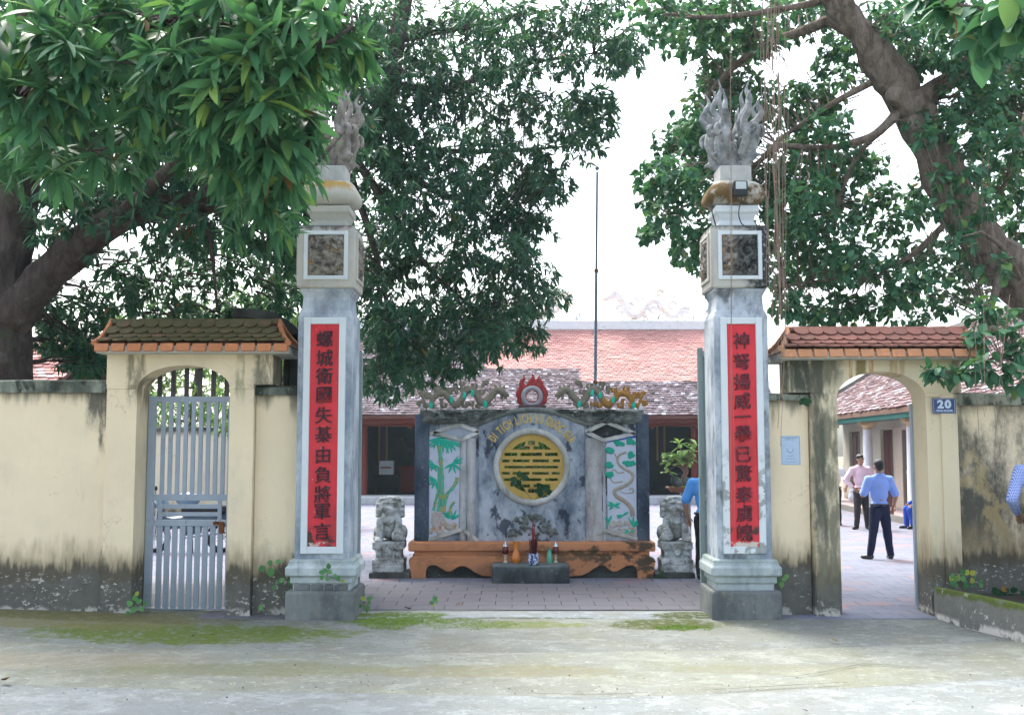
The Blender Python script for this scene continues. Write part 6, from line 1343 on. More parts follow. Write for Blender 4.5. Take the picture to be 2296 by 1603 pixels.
def whorls(tips, axes, k, spread, droop, rng):
    """k leaves round every twig tip; returns positions and frames"""
    n = len(tips); P = np.repeat(tips, k, 0); A = np.repeat(axes, k, 0); A /= np.linalg.norm(A, axis=1, keepdims=True)
    ref = np.where(np.abs(A[:,2:3]) < .9, np.array([[0,0,1.]]), np.array([[1.,0,0]])); u = np.cross(A, ref); u /= np.linalg.norm(u, axis=1, keepdims=True); v = np.cross(A, u)
    ph = np.tile(np.arange(k)*2.4, n)+np.repeat(rng.uniform(0,6.28,n), k)+rng.normal(0,.25,n*k); el = rng.uniform(spread[0], spread[1], n*k)
    d = A*np.cos(el)[:,None]+(u*np.cos(ph)[:,None]+v*np.sin(ph)[:,None])*np.sin(el)[:,None]; d[:,2] -= rng.uniform(droop[0], droop[1], n*k)
    P = P+A*rng.uniform(-.05,.01,n*k)[:,None]+rng.normal(0,.008,(n*k,3))
    up = np.tile(np.array([[0,0,1.]]), (n*k,1))+rng.normal(0,.35,(n*k,3)); return P, frames(d, up)
def in_clumps(clumps, rng, shell=.55, flat=1.0):
    """twig tips through ellipsoid clumps (x, y px, distance, radius m, count); axes point outwards"""
    T, A = [], []
    for c in clumps:
        x, y, Y, r, n = c; o = np.array(W(x, y, Y)); d = rng.normal(0,1,(n,3)); d /= np.linalg.norm(d, axis=1, keepdims=True); rad = rng.uniform(shell, 1.0, n)**.7
        T.append(o+d*(rad*r)[:,None]*np.array([1,1.1,.9*flat])); A.append(d+np.array([0,-.12,.12]))
    return np.concatenate(T), np.concatenate(A)
def visible_rank(P):
    v = P-np.array([0,0,CAM_Z]); d = np.linalg.norm(v, axis=1); yy = v[:,1]*math.cos(PITCH)+v[:,2]*math.sin(PITCH); zz = v[:,2]*math.cos(PITCH)-v[:,1]*math.sin(PITCH)
    u = CX+v[:,0]/np.maximum(yy,.1)*F_PX; w = CY-zz/np.maximum(yy,.1)*F_PX; ok = (u > 10) & (u < 2286) & (w > 10) & (w < 1593); return np.where(ok, d, d+1e3)
def foliage(parent, tpl, P, R, S, mat_stuff, mat_leaf, n_parts, name='foliage', big_tpl=None, rng=RNG):
    vs, fs = tpl; org = np.array(ORG[parent.name]); n = len(P); order = np.argsort(visible_rank(P)); big, rest = order[:n_parts], order[n_parts:]
    if n_parts:
        bv, bf = big_tpl or tpl; me = bpy.data.meshes.new('leaf'); me.from_pydata(bv.tolist(), [], bf); me.materials.append(mat_leaf); me.polygons.foreach_set('use_smooth', [True]*len(me.polygons))
        for i in big:
            m4 = Matrix([[*(R[i,0]*S[i]), P[i,0]-org[0]],[*(R[i,1]*S[i]), P[i,1]-org[1]],[*(R[i,2]*S[i]), P[i,2]-org[2]],[0,0,0,1]]); piece('leaf', me, parent, m4)
    k = len(vs); m = len(rest)
    R = R*np.stack([rng.uniform(.72,1.25,n), np.ones(n), np.ones(n)], 1)[:,None,:]
    V = np.einsum('nij,kj->nki', R[rest]*S[rest][:,None,None], vs)+P[rest][:,None,:]-org; rnd = rng.random(m).astype('f')
    tri = np.array([f if len(f) == 4 else (*f, -1) for f in fs]); loops, starts, totals, c = [], [], [], 0
    base = [list(f) for f in fs]; flat = np.concatenate([np.array(f) for f in base]); lens = np.array([len(f) for f in base])
    L = (flat[None,:]+(np.arange(m)*k)[:,None]).ravel(); T = np.tile(lens, m); ST = np.concatenate([[0], np.cumsum(T)[:-1]])
    me = bpy.data.meshes.new(name); me.vertices.add(m*k); me.vertices.foreach_set('co', V.astype('f').ravel()); me.loops.add(len(L)); me.loops.foreach_set('vertex_index', L.astype('i'))
    me.polygons.add(len(T)); me.polygons.foreach_set('loop_start', ST.astype('i')); me.polygons.foreach_set('loop_total', T.astype('i')); me.polygons.foreach_set('use_smooth', np.ones(len(T), bool))
    me.materials.append(mat_stuff); at = me.attributes.new('rnd', 'FLOAT', 'POINT'); at.data.foreach_set('value', np.repeat(rnd, k)); me.update(calc_edges=True); me.validate()
    o = link(name, me); o.parent = parent; o['kind'] = 'stuff'; return o
def twigs(parent, tips, hubs, r0, mat, every=1, name='twigs', sag=.0, mx=1.3):
    """a thin twig from the nearest limb point to each tip"""
    m = MB(); H = np.array([tuple(h) for h in hubs])
    for t in tips[::every]:
        h = H[np.argmin(((H-t)**2).sum(1))]; a, b = Vector(h), Vector(t.tolist())
        if (b-a).length > mx: a = b+(a-b).normalized()*mx*.4
        mid = (a+b)/2+Vector((random.uniform(-.1,.1),random.uniform(-.1,.1),.08-sag))*(b-a).length; m.tube(curve_pts([a, mid, b], 5), np.linspace(r0, r0*.25, 5), 4, cap=False)
    o = part(name, m, mat, parent, smooth=True); o['kind'] = 'stuff'; return o
def limb(pts, r0, r1, n=26, seg=12, lump=.06, seed=0):
    P = curve_pts(pts, n); m = MB(); m.tube(P, np.linspace(r0, r1, n), seg)
    m.v = [tuple(Vector(p)+(Vector(p)-min(P, key=lambda q: (q-Vector(p)).length_squared)).normalized()*lump*r0*mnoise.noise(Vector((p[0]*5+seed, p[1]*5, p[2]*2.2)))*2) for p in m.v]; return m, P
M_bk = bark_mat('mango_bark', (.035,.027,.024), (.085,.068,.06), .15); M_bk2 = bark_mat('banyan_bark', (.08,.062,.048), (.22,.175,.14), .3)
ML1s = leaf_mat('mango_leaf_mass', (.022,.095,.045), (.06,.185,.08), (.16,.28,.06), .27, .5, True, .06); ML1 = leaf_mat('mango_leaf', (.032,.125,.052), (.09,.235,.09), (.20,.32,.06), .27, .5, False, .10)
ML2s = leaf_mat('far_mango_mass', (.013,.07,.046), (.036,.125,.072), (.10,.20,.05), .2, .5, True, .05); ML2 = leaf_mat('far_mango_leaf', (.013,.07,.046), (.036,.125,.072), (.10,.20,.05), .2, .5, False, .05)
ML3s = leaf_mat('fig_leaf_mass', (.024,.10,.06), (.065,.185,.095), (.15,.26,.07), .28, .5, True, .07); ML3 = leaf_mat('fig_leaf', (.024,.10,.06), (.07,.19,.095), (.17,.27,.08), .28, .5, False, .07)
ML4s = leaf_mat('garden_leaf_mass', (.07,.16,.03), (.16,.30,.06), (.28,.40,.08), .4, .5, True, .2)
T_near, T_mid, T_far = leaf_tpl(.25, .062, 6, .22, .35), leaf_tpl(.21, .052, 4, .2, .3), leaf_tpl(.20, .052, 3, .15, .3)
T_fig, T_figb = leaf_tpl(.125, .068, 4, .12, .2), leaf_tpl(.125, .072, 7, .12, .22)

def mango_near():
    rng = np.random.default_rng(11); random.seed(11)
    base = WX(12, 13.6); t = thing('mango_tree', 'big mango tree behind the left wall with long glossy leaves hanging over the street', 'tree', (base, 13.6, 0))
    Wp = lambda x, y, Y: W(x, y, Y)
    m, P = limb([(base,13.6,-.1), W(5,850,13.6), W(8,650,13.6), W(28,480,13.6), W(50,350,13.4), W(70,200,13.2), W(90,20,12.8), W(110,-200,12.4)], .36, .20, 34, 16, .10, 1); part('trunk', m, M_bk, t, smooth=True, ang=180)
    m, P2 = limb([W(20,720,13.55), W(75,650,13.5), W(160,565,13.4), W(250,500,13.2), W(360,462,13.0), W(480,450,12.8), W(620,440,12.6), W(720,380,12.4)], .27, .09, 34, 12, .12, 2); part('limb', m, M_bk, t, smooth=True, ang=180)
    hubs = []
    for i, pts in enumerate([[W(60,300,13.3), W(160,180,11.5), W(250,120,9.6), W(330,60,8.2)], [W(90,100,12.8), W(60,180,10.5), W(50,210,8.6), W(30,240,7.6)], [P2[14], W(430,330,11.2), W(480,230,9.4), W(520,160,8.0)], [P2[22], W(600,330,11), W(640,260,9.2), W(680,180,8.2)],
              [W(330,60,8.2), W(420,40,7.6), W(520,60,7.4), W(640,60,7.3)], [W(430,330,11.2), W(360,320,9.6), W(280,330,8.4), W(200,340,7.8)], [W(480,230,9.4), W(430,200,8.2), W(400,190,7.6)], [W(520,160,8.0), W(560,220,7.5), W(590,270,7.3)], [W(640,60,7.3), W(720,100,7.2), W(790,60,7.3)],
              [W(680,180,8.2), W(700,260,7.8), W(690,330,7.6)], [W(160,180,11.5), W(140,120,9.4), W(120,90,8.0)], [W(760,300,8.6), W(740,330,8.2), W(700,380,8.0)], [W(200,60,10.5), W(420,20,9.0), W(620,0,8.4), W(800,40,8.2)]]):
        m, P_ = limb(pts, .085 if i < 4 else .032, .03 if i < 4 else .010, 16, 8, .06, i); part('branch', m, M_bk, t, smooth=True, ang=180); hubs += P_
    near = [(60,60,7.4,.30,11),(130,170,7.3,.30,11),(40,190,7.3,.28,9),(45,300,7.4,.22,5),(150,100,7.8,.32,11),(240,170,7.5,.30,10),(250,80,7.7,.32,12),(330,150,7.4,.30,10),(120,390,7.6,.24,6),(230,360,7.7,.22,6),(300,300,7.8,.26,8),(350,230,7.6,.28,8),(400,60,7.6,.32,13),(420,180,7.3,.30,12),(440,290,7.5,.26,9),(500,110,7.4,.32,13),(520,220,7.2,.30,13),(510,330,7.7,.25,8),(580,40,7.3,.32,13),(600,150,7.2,.30,13),(590,260,7.3,.28,12),(560,390,7.8,.20,5),(620,360,7.7,.22,7),(660,80,7.2,.30,12),(605,200,7.4,.28,10),(600,300,7.5,.25,9),(615,375,7.7,.20,6),(730,40,7.3,.28,12),(715,125,7.4,.22,8),(672,270,7.6,.13,5),(770,90,7.5,.24,8),(330,30,7.9,.3,10),(200,20,7.8,.3,10),(480,10,7.5,.3,10),(800,20,7.6,.25,8),(605,430,7.9,.18,4),(90,330,7.8,.2,5)]
    T1, A1 = in_clumps(near, rng, .3); A1[:,1] -= .35; keep = rng.random(len(T1)) < .62; T1, A1 = T1[keep], A1[keep]; P_, R_2 = whorls(T1, A1, 11, (.75,1.55), (.2,.9), rng)
    T2, A2 = in_clumps([(x+rng.uniform(-50,50), y+rng.uniform(-60,60)-30, Y+rng.uniform(1.2,3.2), .5, 9) for x, y, Y, r, n in near if x < 620 for _ in (0,1)], rng, .2); P2_, R2_ = whorls(T2, A2, 9, (.7,1.6), (.1,.6), rng)
    UNDER = [(650,480,14,.6,26),(560,500,14,.5,24),(640,560,15,.55,26),(690,560,15.5,.5,22),(430,520,14.5,.42,14),(360,540,15,.40,12),(500,560,15.5,.45,15),(560,600,16,.5,18),(640,640,16,.5,24),(450,610,16,.45,14),(380,640,16,.5,16),(300,640,15.5,.45,14),(240,660,15,.45,16),(170,700,14.6,.45,24),(120,740,14.4,.38,20),(160,780,14.4,.36,20),(210,770,14.4,.36,20),(190,815,14.3,.24,10),(100,690,14.4,.3,12),(330,690,16,.42,18),(420,690,16.4,.42,18),(520,690,16.5,.42,18),(610,690,16.5,.42,18),(270,600,15,.35,9),(330,590,15.5,.35,8),(470,480,14,.4,14),(130,560,16,.3,5),(95,600,16,.25,4),(260,430,14,.5,18),(330,400,14,.5,20),(180,440,14,.4,12)]
    back = [(x, y, rng.uniform(12.5,16.5), .75, 34) for x in range(-40, 800, 88) for y in range(-60, 470, 88)]
    back += [(x_+15, y_+10, Y_+.8, r_, int(n_*1.1)) for x_, y_, Y_, r_, n_ in UNDER]
    back += UNDER
    T3, A3 = in_clumps(back, rng, .15); P3, R3 = whorls(T3, A3, 9, (.6,1.7), (.1,.7), rng)
    foliage(t, T_near, np.concatenate([P_, P2_]), np.concatenate([R_2, R2_]), rng.uniform(.8,1.2, len(P_)+len(P2_)), ML1s, ML1, 300, rng=rng, big_tpl=leaf_tpl(.25,.062,9,.22,.35))
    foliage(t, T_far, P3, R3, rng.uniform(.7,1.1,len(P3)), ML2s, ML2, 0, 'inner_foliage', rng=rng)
    twigs(t, T1, hubs, .009, M_bk, 1); twigs(t, T3[::5], [*P2, *P, *hubs], .02, M_bk, 1, 'inner_twigs')
    # withered stalks hanging under the limb
    m = MB(); c = W(430,470,12.9)
    for i in range(26): a = Vector((random.uniform(-.12,.12), random.uniform(-.1,.1), 0)); m.tube(curve_pts([c+a, c+a*1.3+Vector((random.uniform(-.05,.05),0,-.15)), c+a*1.6+Vector((random.uniform(-.1,.1),0,-random.uniform(.2,.4)))], 6), .006, 4)
    part('dry_stalks', m, plain('dry_stalk', (.16,.075,.03), .9), t, kind='stuff'); m, P_ = limb([W(455,465,12.8), W(475,560,12.7), W(480,620,12.7), W(488,700,12.7)], .035, .012, 14, 7, .05, 9); part('hanging_branch', m, M_bk, t, smooth=True, ang=180)
mango_near()
def mango_mid():
    rng = np.random.default_rng(23); random.seed(23); bx_ = WX(760, 19.5)
    t = thing('mango_tree', 'dark mango tree in the court behind the left pillar, hanging before the hall roof', 'tree', (bx_-.4, 19.5, 0))
    m, P = limb([(bx_-.4,19.5,-.1), W(735,900,19.5), W(745,600,19.5), W(770,400,19.4), W(830,290,19.3), W(878,200,19.2), W(890,80,19.0), W(930,-80,19)], .26, .13, 34, 12, .1, 3); part('trunk', m, M_bk, t, smooth=True, ang=180); hubs = list(P[12:])
    for i, pts in enumerate([[P[18], W(960,420,19.4), W(1080,470,19.6), W(1180,560,19.8)], [P[24], W(1000,200,19.6), W(1150,150,20), W(1330,120,20.4)], [P[20], W(950,330,20.5), W(1100,340,21), W(1260,330,21)], [P[28], W(1050,60,20), W(1250,20,20.5)], [P[16], W(880,480,19.2), W(960,600,19.2), W(1060,690,19.4)], [P[15], W(840,560,19.2), W(870,700,19.2)]]):
        m, P_ = limb(pts, .085, .02, 18, 8, .06, i); part('branch', m, M_bk, t, smooth=True, ang=180); hubs += P_
    cl = [(740,60),(800,90),(860,50),(940,60),(1030,60),(1120,60),(1210,60),(1300,55),(1375,40),(1410,100),(1370,150),(1280,140),(1180,140),(1080,150),(980,150),(880,150),(800,190),(900,240),(1000,240),(1100,240),(1200,240),(1290,230),(1350,245),(1290,310),(1200,330),(1100,330),(1000,330),(900,330),(850,400),(930,420),(1020,420),(1110,420),(1190,410),(1235,400),(860,500),(940,510),(1030,510),(1120,505),(1185,500),(870,590),(950,600),(1040,600),(1120,600),(1185,600),(1215,650),(1160,690),(1090,690),(1010,690),(930,690),(860,690),(1180,740),(1110,755),(1060,770),(990,760),(920,775),(860,780),(1010,810),(930,830),(870,840),(1075,720),(840,250),(820,620),(828,730),(700,120),(690,620),(750,560),(840,320)]
    cl2 = []
    for x, y in cl:
        e = 1.0 if (x < 1150 and y < 650) else .72
        for _ in (0,1,2): cl2.append((x+rng.normal(0,14), y+rng.normal(0,14), rng.uniform(17.8,21.4), .60*(.78 if e < 1 else 1), int(31*e)))
    T1, A1 = in_clumps(cl2, rng, .2); P_, R_2 = whorls(T1, A1, 9, (.6,1.6), (.15,.75), rng)
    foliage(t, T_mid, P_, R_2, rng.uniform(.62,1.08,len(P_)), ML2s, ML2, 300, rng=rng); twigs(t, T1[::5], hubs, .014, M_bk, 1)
mango_mid()
def fig():
    rng = np.random.default_rng(31); random.seed(31); Yt = 14.6
    bp = W(2560,900,Yt); t = thing('fig_tree', 'old fig tree leaning in from the right with hanging aerial roots and rounded leaves', 'tree', (bp.x+.3, Yt, 0))
    m, P = limb([(bp.x+.3,Yt,-.1), W(2480,860,Yt), W(2340,690,Yt), W(2245,585,Yt), W(2165,490,Yt), W(2110,380,Yt), W(2055,270,Yt), W(2010,190,Yt-.05), W(1950,110,Yt-.1), W(1890,20,Yt-.2), W(1830,-90,Yt-.3)], .355, .18, 44, 14, .16, 4); part('trunk', m, M_bk2, t, smooth=True, ang=180); hubs = list(P[14:])
    K = MB(); K.ellip(W(2042,238,Yt-.05), (.27,.25,.25), 12); K.ellip(W(2010,215,Yt-.2), (.15,.12,.16), 10); part('burl', blob(K, .03, 2, .02, 5), M_bk2, t, smooth=True, ang=180)
    brs = [([W(2045,235,Yt), W(2110,190,Yt+.2), W(2180,130,Yt+.3), W(2300,30,Yt+.4)], .16, .08), ([W(2060,250,Yt), W(2150,180,Yt+.5), W(2240,160,Yt+.7), W(2330,150,Yt+1)], .09, .05), ([W(2010,255,Yt-.1), W(1965,300,Yt-.2), W(1900,325,Yt-.2), W(1830,332,Yt-.1), W(1745,325,Yt)], .07, .035), ([W(1965,180,Yt), W(1880,225,Yt+.1), W(1810,270,Yt+.3), W(1740,320,Yt+.5)], .05, .025), ([W(2005,270,Yt), W(1930,340,Yt+.3), W(1890,420,Yt+.4), W(1870,480,Yt+.5)], .045, .02), ([W(2150,470,Yt), W(2060,560,Yt+.2), W(1990,600,Yt+.3), W(1900,620,Yt+.3), W(1760,640,Yt+.4)], .05, .015), ([W(1900,30,Yt), W(1800,70,Yt+.3), W(1700,110,Yt+.6), W(1600,200,Yt+1), W(1540,330,Yt+1.3)], .09, .03), ([W(1745,325,Yt), W(1680,380,Yt+.6), W(1600,430,Yt+1), W(1500,480,Yt+1.2)], .045, .015), ([W(2010,160,Yt+.1), W(2080,150,Yt+.4), W(2160,160,Yt+.5)], .05, .03), ([W(2250,590,Yt-.2), W(2230,660,Yt-.5), W(2215,720,Yt-1.0), W(2250,760,Yt-1.6), W(2310,815,Yt-1.9)], .06, .04), ([W(2300,650,Yt), W(2250,560,Yt-1), W(2200,520,Yt-1.4)], .05, .02), ([W(1860,0,Yt), W(1760,20,Yt-.2), W(1600,40,Yt), W(1490,30,Yt+.4)], .06, .02), ([W(2330,150,Yt+1), W(2290,300,Yt+.4), W(2250,420,Yt+.2)], .07, .03)]
    for i, (pts, a, b) in enumerate(brs): m, P_ = limb(pts, a, b, 20, 8, .08, i); part('branch', m, M_bk2, t, smooth=True, ang=180); hubs += P_
    dens = [(1480,20,.45,18),(1560,30,.5,22),(1650,30,.5,22),(1740,30,.42,16),(1830,40,.4,14),(1500,90,.25,6),(1590,110,.42,18),(1660,110,.4,16),(1720,80,.3,9),(1600,190,.42,18),(1660,190,.42,18),(1570,260,.42,18),(1640,270,.45,22),(1700,240,.36,14),(1520,320,.40,16),(1590,340,.45,22),(1480,400,.36,13),(1540,420,.42,18),(1610,430,.42,18),(1460,450,.26,8),(1490,500,.32,11),(1560,510,.36,14),(1450,530,.2,5),(1530,560,.24,6),(1570,580,.2,5),(1770,240,.40,16),(1840,225,.40,16),(1790,300,.42,20),(1870,290,.36,13),(1740,390,.42,22),(1810,390,.45,24),(1880,390,.42,20),(1950,370,.35,12),(1740,470,.42,22),(1810,470,.45,24),(1880,460,.42,18),(1750,550,.40,18),(1820,540,.36,14),(1900,540,.34,11),(1760,620,.34,13),(1830,610,.34,12),(1900,600,.38,15),(1970,590,.36,13),(1990,520,.38,14),(1960,450,.36,13),(2040,450,.36,12),(1760,690,.24,8),(1820,690,.3,11),(1880,690,.34,13),(1940,690,.3,9),(2010,650,.34,12),(2080,640,.34,12),(2060,570,.36,14),(2130,590,.34,12),(1890,90,.32,9),(1900,170,.36,12),(1960,60,.36,13),(2040,60,.42,18),(2120,50,.45,20),(2200,50,.45,22),(2280,60,.45,22),(2060,130,.36,13),(2130,110,.42,16),(2210,130,.42,20),(2290,150,.45,22),(2150,220,.38,14),(2220,220,.42,20),(2290,240,.42,22),(2110,290,.36,12),(2190,300,.42,18),(2270,320,.42,20),(2150,380,.38,15),(2230,400,.42,18),(2290,420,.42,18),(2200,470,.36,14),(2280,500,.38,15),(2120,700,.26,6),(2170,660,.28,8),(2060,700,.22,5),(2000,700,.22,5),(2170,560,.3,10)]
    cl2 = []
    for x, y, r, n in dens:
        k = 1.0 if y < 360 or x < 1950 else .85
        for _ in (0,1): cl2.append((x+rng.normal(0,12), y+rng.normal(0,12), rng.uniform(13.9,17.2), r*1.1, int(n*2.15*k)))
    T1, A1 = in_clumps(cl2, rng, .15); P_, R_2 = whorls(T1, A1, 6, (.6,1.7), (.2,.9), rng)
    # nearer sprays: over the trunk, beside the number plate and in the top right corner
    fr = [(2105,400,13.7,.2,7),(2075,300,13.8,.2,6),(2160,545,13.4,.2,7),(2240,600,13.3,.22,8),(2120,455,13.7,.22,8),(2180,330,13.8,.28,10),(2060,480,13.9,.25,8),(2140,520,13.6,.25,10),(2200,470,13.4,.25,9),(2170,400,13.6,.22,8),(2100,840,11.7,.16,7),(2145,838,11.75,.14,5),(2180,820,11.8,.18,7),(2230,830,11.9,.2,8),(2270,850,11.9,.2,8),(2200,760,12.0,.18,6),(2270,740,12.1,.22,8),(2290,800,12,.2,7),(2200,700,12.4,.2,7),(2250,690,12.4,.22,8)]
    T2, A2 = in_clumps(fr, rng, .2); P2_, R2_ = whorls(T2, A2, 5, (.6,1.6), (.2,.9), rng); S2 = rng.uniform(.95,1.45,len(P2_))
    cor = [(2260,10,5.2,.18,6),(2150,20,5.6,.14,5),(2230,60,5.4,.14,4),(2190,100,5.5,.08,2),(2295,60,5.2,.16,5),(2100,0,5.8,.14,4)]
    T3, A3 = in_clumps(cor, rng, .2); P3, R3 = whorls(T3, A3, 4, (.5,1.4), (.4,1.2), rng); S3 = rng.uniform(1.0,1.55,len(P3))
    foliage(t, T_fig, np.concatenate([P_,P2_,P3]), np.concatenate([R_2,R2_,R3]), np.concatenate([rng.uniform(.75,1.2,len(P_)),S2,S3]), ML3s, ML3, 300, rng=rng, big_tpl=T_figb)
    hb = [W(2310,815,12.4), W(2230,800,12.0), W(2170,810,11.9), W(2130,830,11.8), W(2215,720,13.4)]; m, P_ = limb([W(2330,830,12.6), W(2240,800,12.0), W(2190,825,11.85), W(2130,835,11.75)], .022, .008, 14, 6, .05, 3); part('branch', m, M_bk2, t, smooth=True, ang=180)
    m, Pc = limb([W(2330,-60,7), W(2280,-20,5.6), W(2230,20,5.4), W(2150,10,5.6)], .014, .006, 14, 6, .05, 3); part('branch', m, M_bk2, t, smooth=True, ang=180)
    twigs(t, T1[::4], hubs, .012, M_bk2, 1); twigs(t, T2, list(P_)+hb, .006, M_bk2, 1, 'near_twigs'); twigs(t, T3, list(Pc), .005, M_bk2, 1, 'near_twigs')
    # aerial roots
    M_root = plain('aerial_root', (.22,.165,.125), .9, .3, 12); 
    def root(x0, y0, Y0, x1, y1, r, wob=.03):
        a, b = W(x0,y0,Y0), W(x1,y1,Y0-random.uniform(0,.3)); pts = [a.lerp(b, k)+Vector((random.uniform(-wob,wob), random.uniform(-wob,wob), 0)) for k in (0,.25,.5,.75,1)]; part('aerial_root', MB().tube(curve_pts(pts, 22), np.linspace(r, r*.6, 22), 5, cap=False), M_root, t, smooth=True)
    for i in range(16): x = random.gauss(1724, 12); root(x+random.uniform(-10,12), random.uniform(-40,120), random.uniform(11.5,11.9), x+random.gauss(18,9), random.uniform(640,800), random.uniform(.0025,.006), .05)
    for x0, y0, x1, y1, r in ((1768,250,1748,1000,.004),(1640,-30,1640,1170,.005),(1634,400,1648,1180,.003),(1752,600,1745,960,.005),(1760,620,1752,900,.004),(2180,720,2196,1010,.004),(2206,690,2213,905,.004),(2190,780,2213,935,.003),(2240,700,2250,960,.003),(2262,660,2230,1000,.005),(2228,900,2228,1170,.003)): root(x0, y0, 11.6, x1, y1, r, .02)
fig()
def garden(label, clumps, Y, x, seed, group=None, n_parts=0):
    rng = np.random.default_rng(seed); bx_ = WX(x, Y); t = thing('garden_tree', label, 'tree', (bx_, Y, 0), group); m, P = limb([(bx_,Y,-.1), (bx_+.1,Y,1.2), (bx_,Y,2.6), (bx_+.1,Y,4.2)], .14, .06, 16, 8, .08, seed); part('trunk', m, M_bk, t, smooth=True, ang=180)
    T1, A1 = in_clumps(clumps, rng, .2); P_, R_2 = whorls(T1, A1, 8, (.6,1.6), (.1,.7), rng); foliage(t, T_mid, P_, R_2, rng.uniform(.8,1.25,len(P_)), ML4s, None, 0, rng=rng); twigs(t, T1[::6], P, .02, M_bk, 1)
garden('sunlit green tree beyond the inner wall, seen through the barred gate', [(x, y, 29+Y, .9, 40) for x in range(310, 560, 60) for y, Y in ((945,0),(880,.8),(800,1.5),(720,2))], 29.5, 430, 5, 'sunlit trees beyond the inner wall')
garden('sunlit green tree behind the dark concrete grille', [(x, y, 26+Y, .75, 34) for x in range(545, 720, 55) for y, Y in ((950,0),(880,.6),(810,1.0),(740,1.5),(690,1.5))], 26.5, 630, 6, 'sunlit trees beyond the inner wall')
# shrub behind the round grille
rng = np.random.default_rng(9); sb = thing('shrub', 'green shrub behind the screen, glimpsed through the round grille', 'shrub', (XS, 17.0, 0)); m = MB()
for i in range(7): m.tube([(XS+random.uniform(-.1,.1),17,0), (XS+random.uniform(-.6,.6),17+random.uniform(-.1,.1),random.uniform(1.2,2.0))], [.03,.01], 6)
part('stems', m, M_bk, sb); T1, A1 = in_clumps([(x, y, 16.9, .33, 34) for x in (1120,1175,1230,1280) for y in (1000,1060,1115)], rng, .1); P_, R_2 = whorls(T1, A1, 7, (.5,1.5), (0,.6), rng); foliage(sb, T_mid, P_, R_2, rng.uniform(.5,.9,len(P_)), ML4s, None, 0, rng=rng)
# small climbers with heart-shaped leaves
M_vine = leaf_mat('vine_leaf', (.06,.19,.07), (.12,.30,.10), (.34,.36,.05), .3, .5, attr=False, new=.15); vv, vf = leaf_tpl(.085, .068, 5, .15, .15); vme = bpy.data.meshes.new('vine_leaf'); vme.from_pydata(vv.tolist(), [], vf); vme.materials.append(M_vine); vme.polygons.foreach_set('use_smooth', [True]*len(vf)); M_stem = plain('vine_stem', (.12,.13,.05), .8)
M_vined = leaf_mat('dark_vine_leaf', (.012,.05,.022), (.02,.07,.03), trans=.2, attr=False, new=.0); vmed = vme.copy(); vmed.materials[0] = M_vined
def climber(name, label, Y, leaves, stems, sc=1.0, me=None, cat='plant', seed=1, group=None, nrm=(0,-1,.25)):
    random.seed(seed); p0 = W(*stems[0][0], Y); t = thing(name, label, cat, p0, group)
    for st in stems: part('stem', MB().tube(curve_pts([W(x, y, Y)+Vector((0,random.uniform(-.02,.01),0)) for x, y in st], 14), .0035, 5), M_stem, t, smooth=True)
    for x, y, a, k in leaves:
        d = Vector((math.cos(a), random.uniform(-.25,.1), math.sin(a))).normalized(); n_ = (Vector(nrm)+Vector((random.uniform(-.3,.3),0,random.uniform(-.3,.3)))).normalized(); xx = d.cross(n_).normalized(); zz = xx.cross(d); c = W(x, y, Y)-d*.04*k*sc+Vector((0,-.015,0))-ORG[t.name]
        piece('leaf', me or vme, t, Matrix.Translation(c) @ Matrix([[xx.x,d.x,zz.x,0],[xx.y,d.y,zz.y,0],[xx.z,d.z,zz.z,0],[0,0,0,1]]) @ Matrix.Scale(k*sc, 4))
climber('creeper', 'small creeper with round leaves on the short wall by the left pillar base', 12.2, [(588,1274,3.6,1.1),(606,1261,-1.6,.9),(624,1258,.4,.8),(608,1282,-1.7,1.3),(632,1300,.6,.9),(616,1316,3.8,.8),(622,1305,2.6,.6),(652,1304,1.5,1.0),(664,1318,.3,.9),(652,1325,-1.5,.8),(646,1330,3.7,.9),(653,1338,-1.6,1.0),(585,1362,3.9,.9)], [[(668,1330),(655,1315),(635,1290),(610,1264)],[(655,1315),(652,1340)],[(640,1300),(618,1306)]], 1.0, seed=2)
climber('creeper', 'yellowing creeper growing out of the broken plinth of the left pillar', 11.97, [(737,1269,1.6,.9),(722,1282,3.0,.9),(730,1278,2.2,.8),(739,1281,-.5,.8),(722,1294,-1.6,.8),(734,1297,2.8,.6),(752,1290,-.5,.7),(758,1296,-.9,.9),(770,1302,.3,.6)], [[(732,1302),(734,1288),(738,1270)],[(732,1302),(750,1294),(768,1302)]], .9, seed=3)
climber('weed', 'small green weed sprouting at the right edge of the left pillar base', 12.35, [(815,1341,2.6,.9),(829,1341,.5,.9),(828,1351,-.6,.6),(823,1363,-1.4,1.1),(808,1357,3.0,.7)], [[(822,1372),(822,1355),(817,1341)],[(822,1355),(829,1342)]], .95, seed=4)
climber('weed', 'little upright weed growing in the joint before the main gate', 12.6, [(974,1342,1.7,.8),(968,1350,2.7,.7),(979,1347,.6,.7),(972,1356,-1.2,.5),(978,1340,1.0,.6)], [[(973,1368),(973,1345)]], .9, seed=5)
climber('weed', 'weed with pale leaves at the foot of the barred gate', 12.15, [(292,1352,2.4,1.0),(303,1340,1.6,.9),(312,1347,.5,.9),(326,1352,.2,.7),(300,1366,3.4,1.0),(288,1374,-1.6,.8),(318,1364,-.8,.9),(308,1330,1.2,.7)], [[(303,1385),(304,1360),(303,1340)],[(304,1360),(325,1352)]], 1.0, seed=6)
climber('weed', 'yellow-leaved weed between the right pillar base and the short wall', 12.1, [(1746,1285,1.6,.9),(1762,1292,.5,.8),(1743,1302,-1.4,.9),(1752,1310,-1.6,.9),(1757,1298,.2,.7)], [[(1750,1330),(1750,1300),(1747,1284)]], 1.0, seed=7)
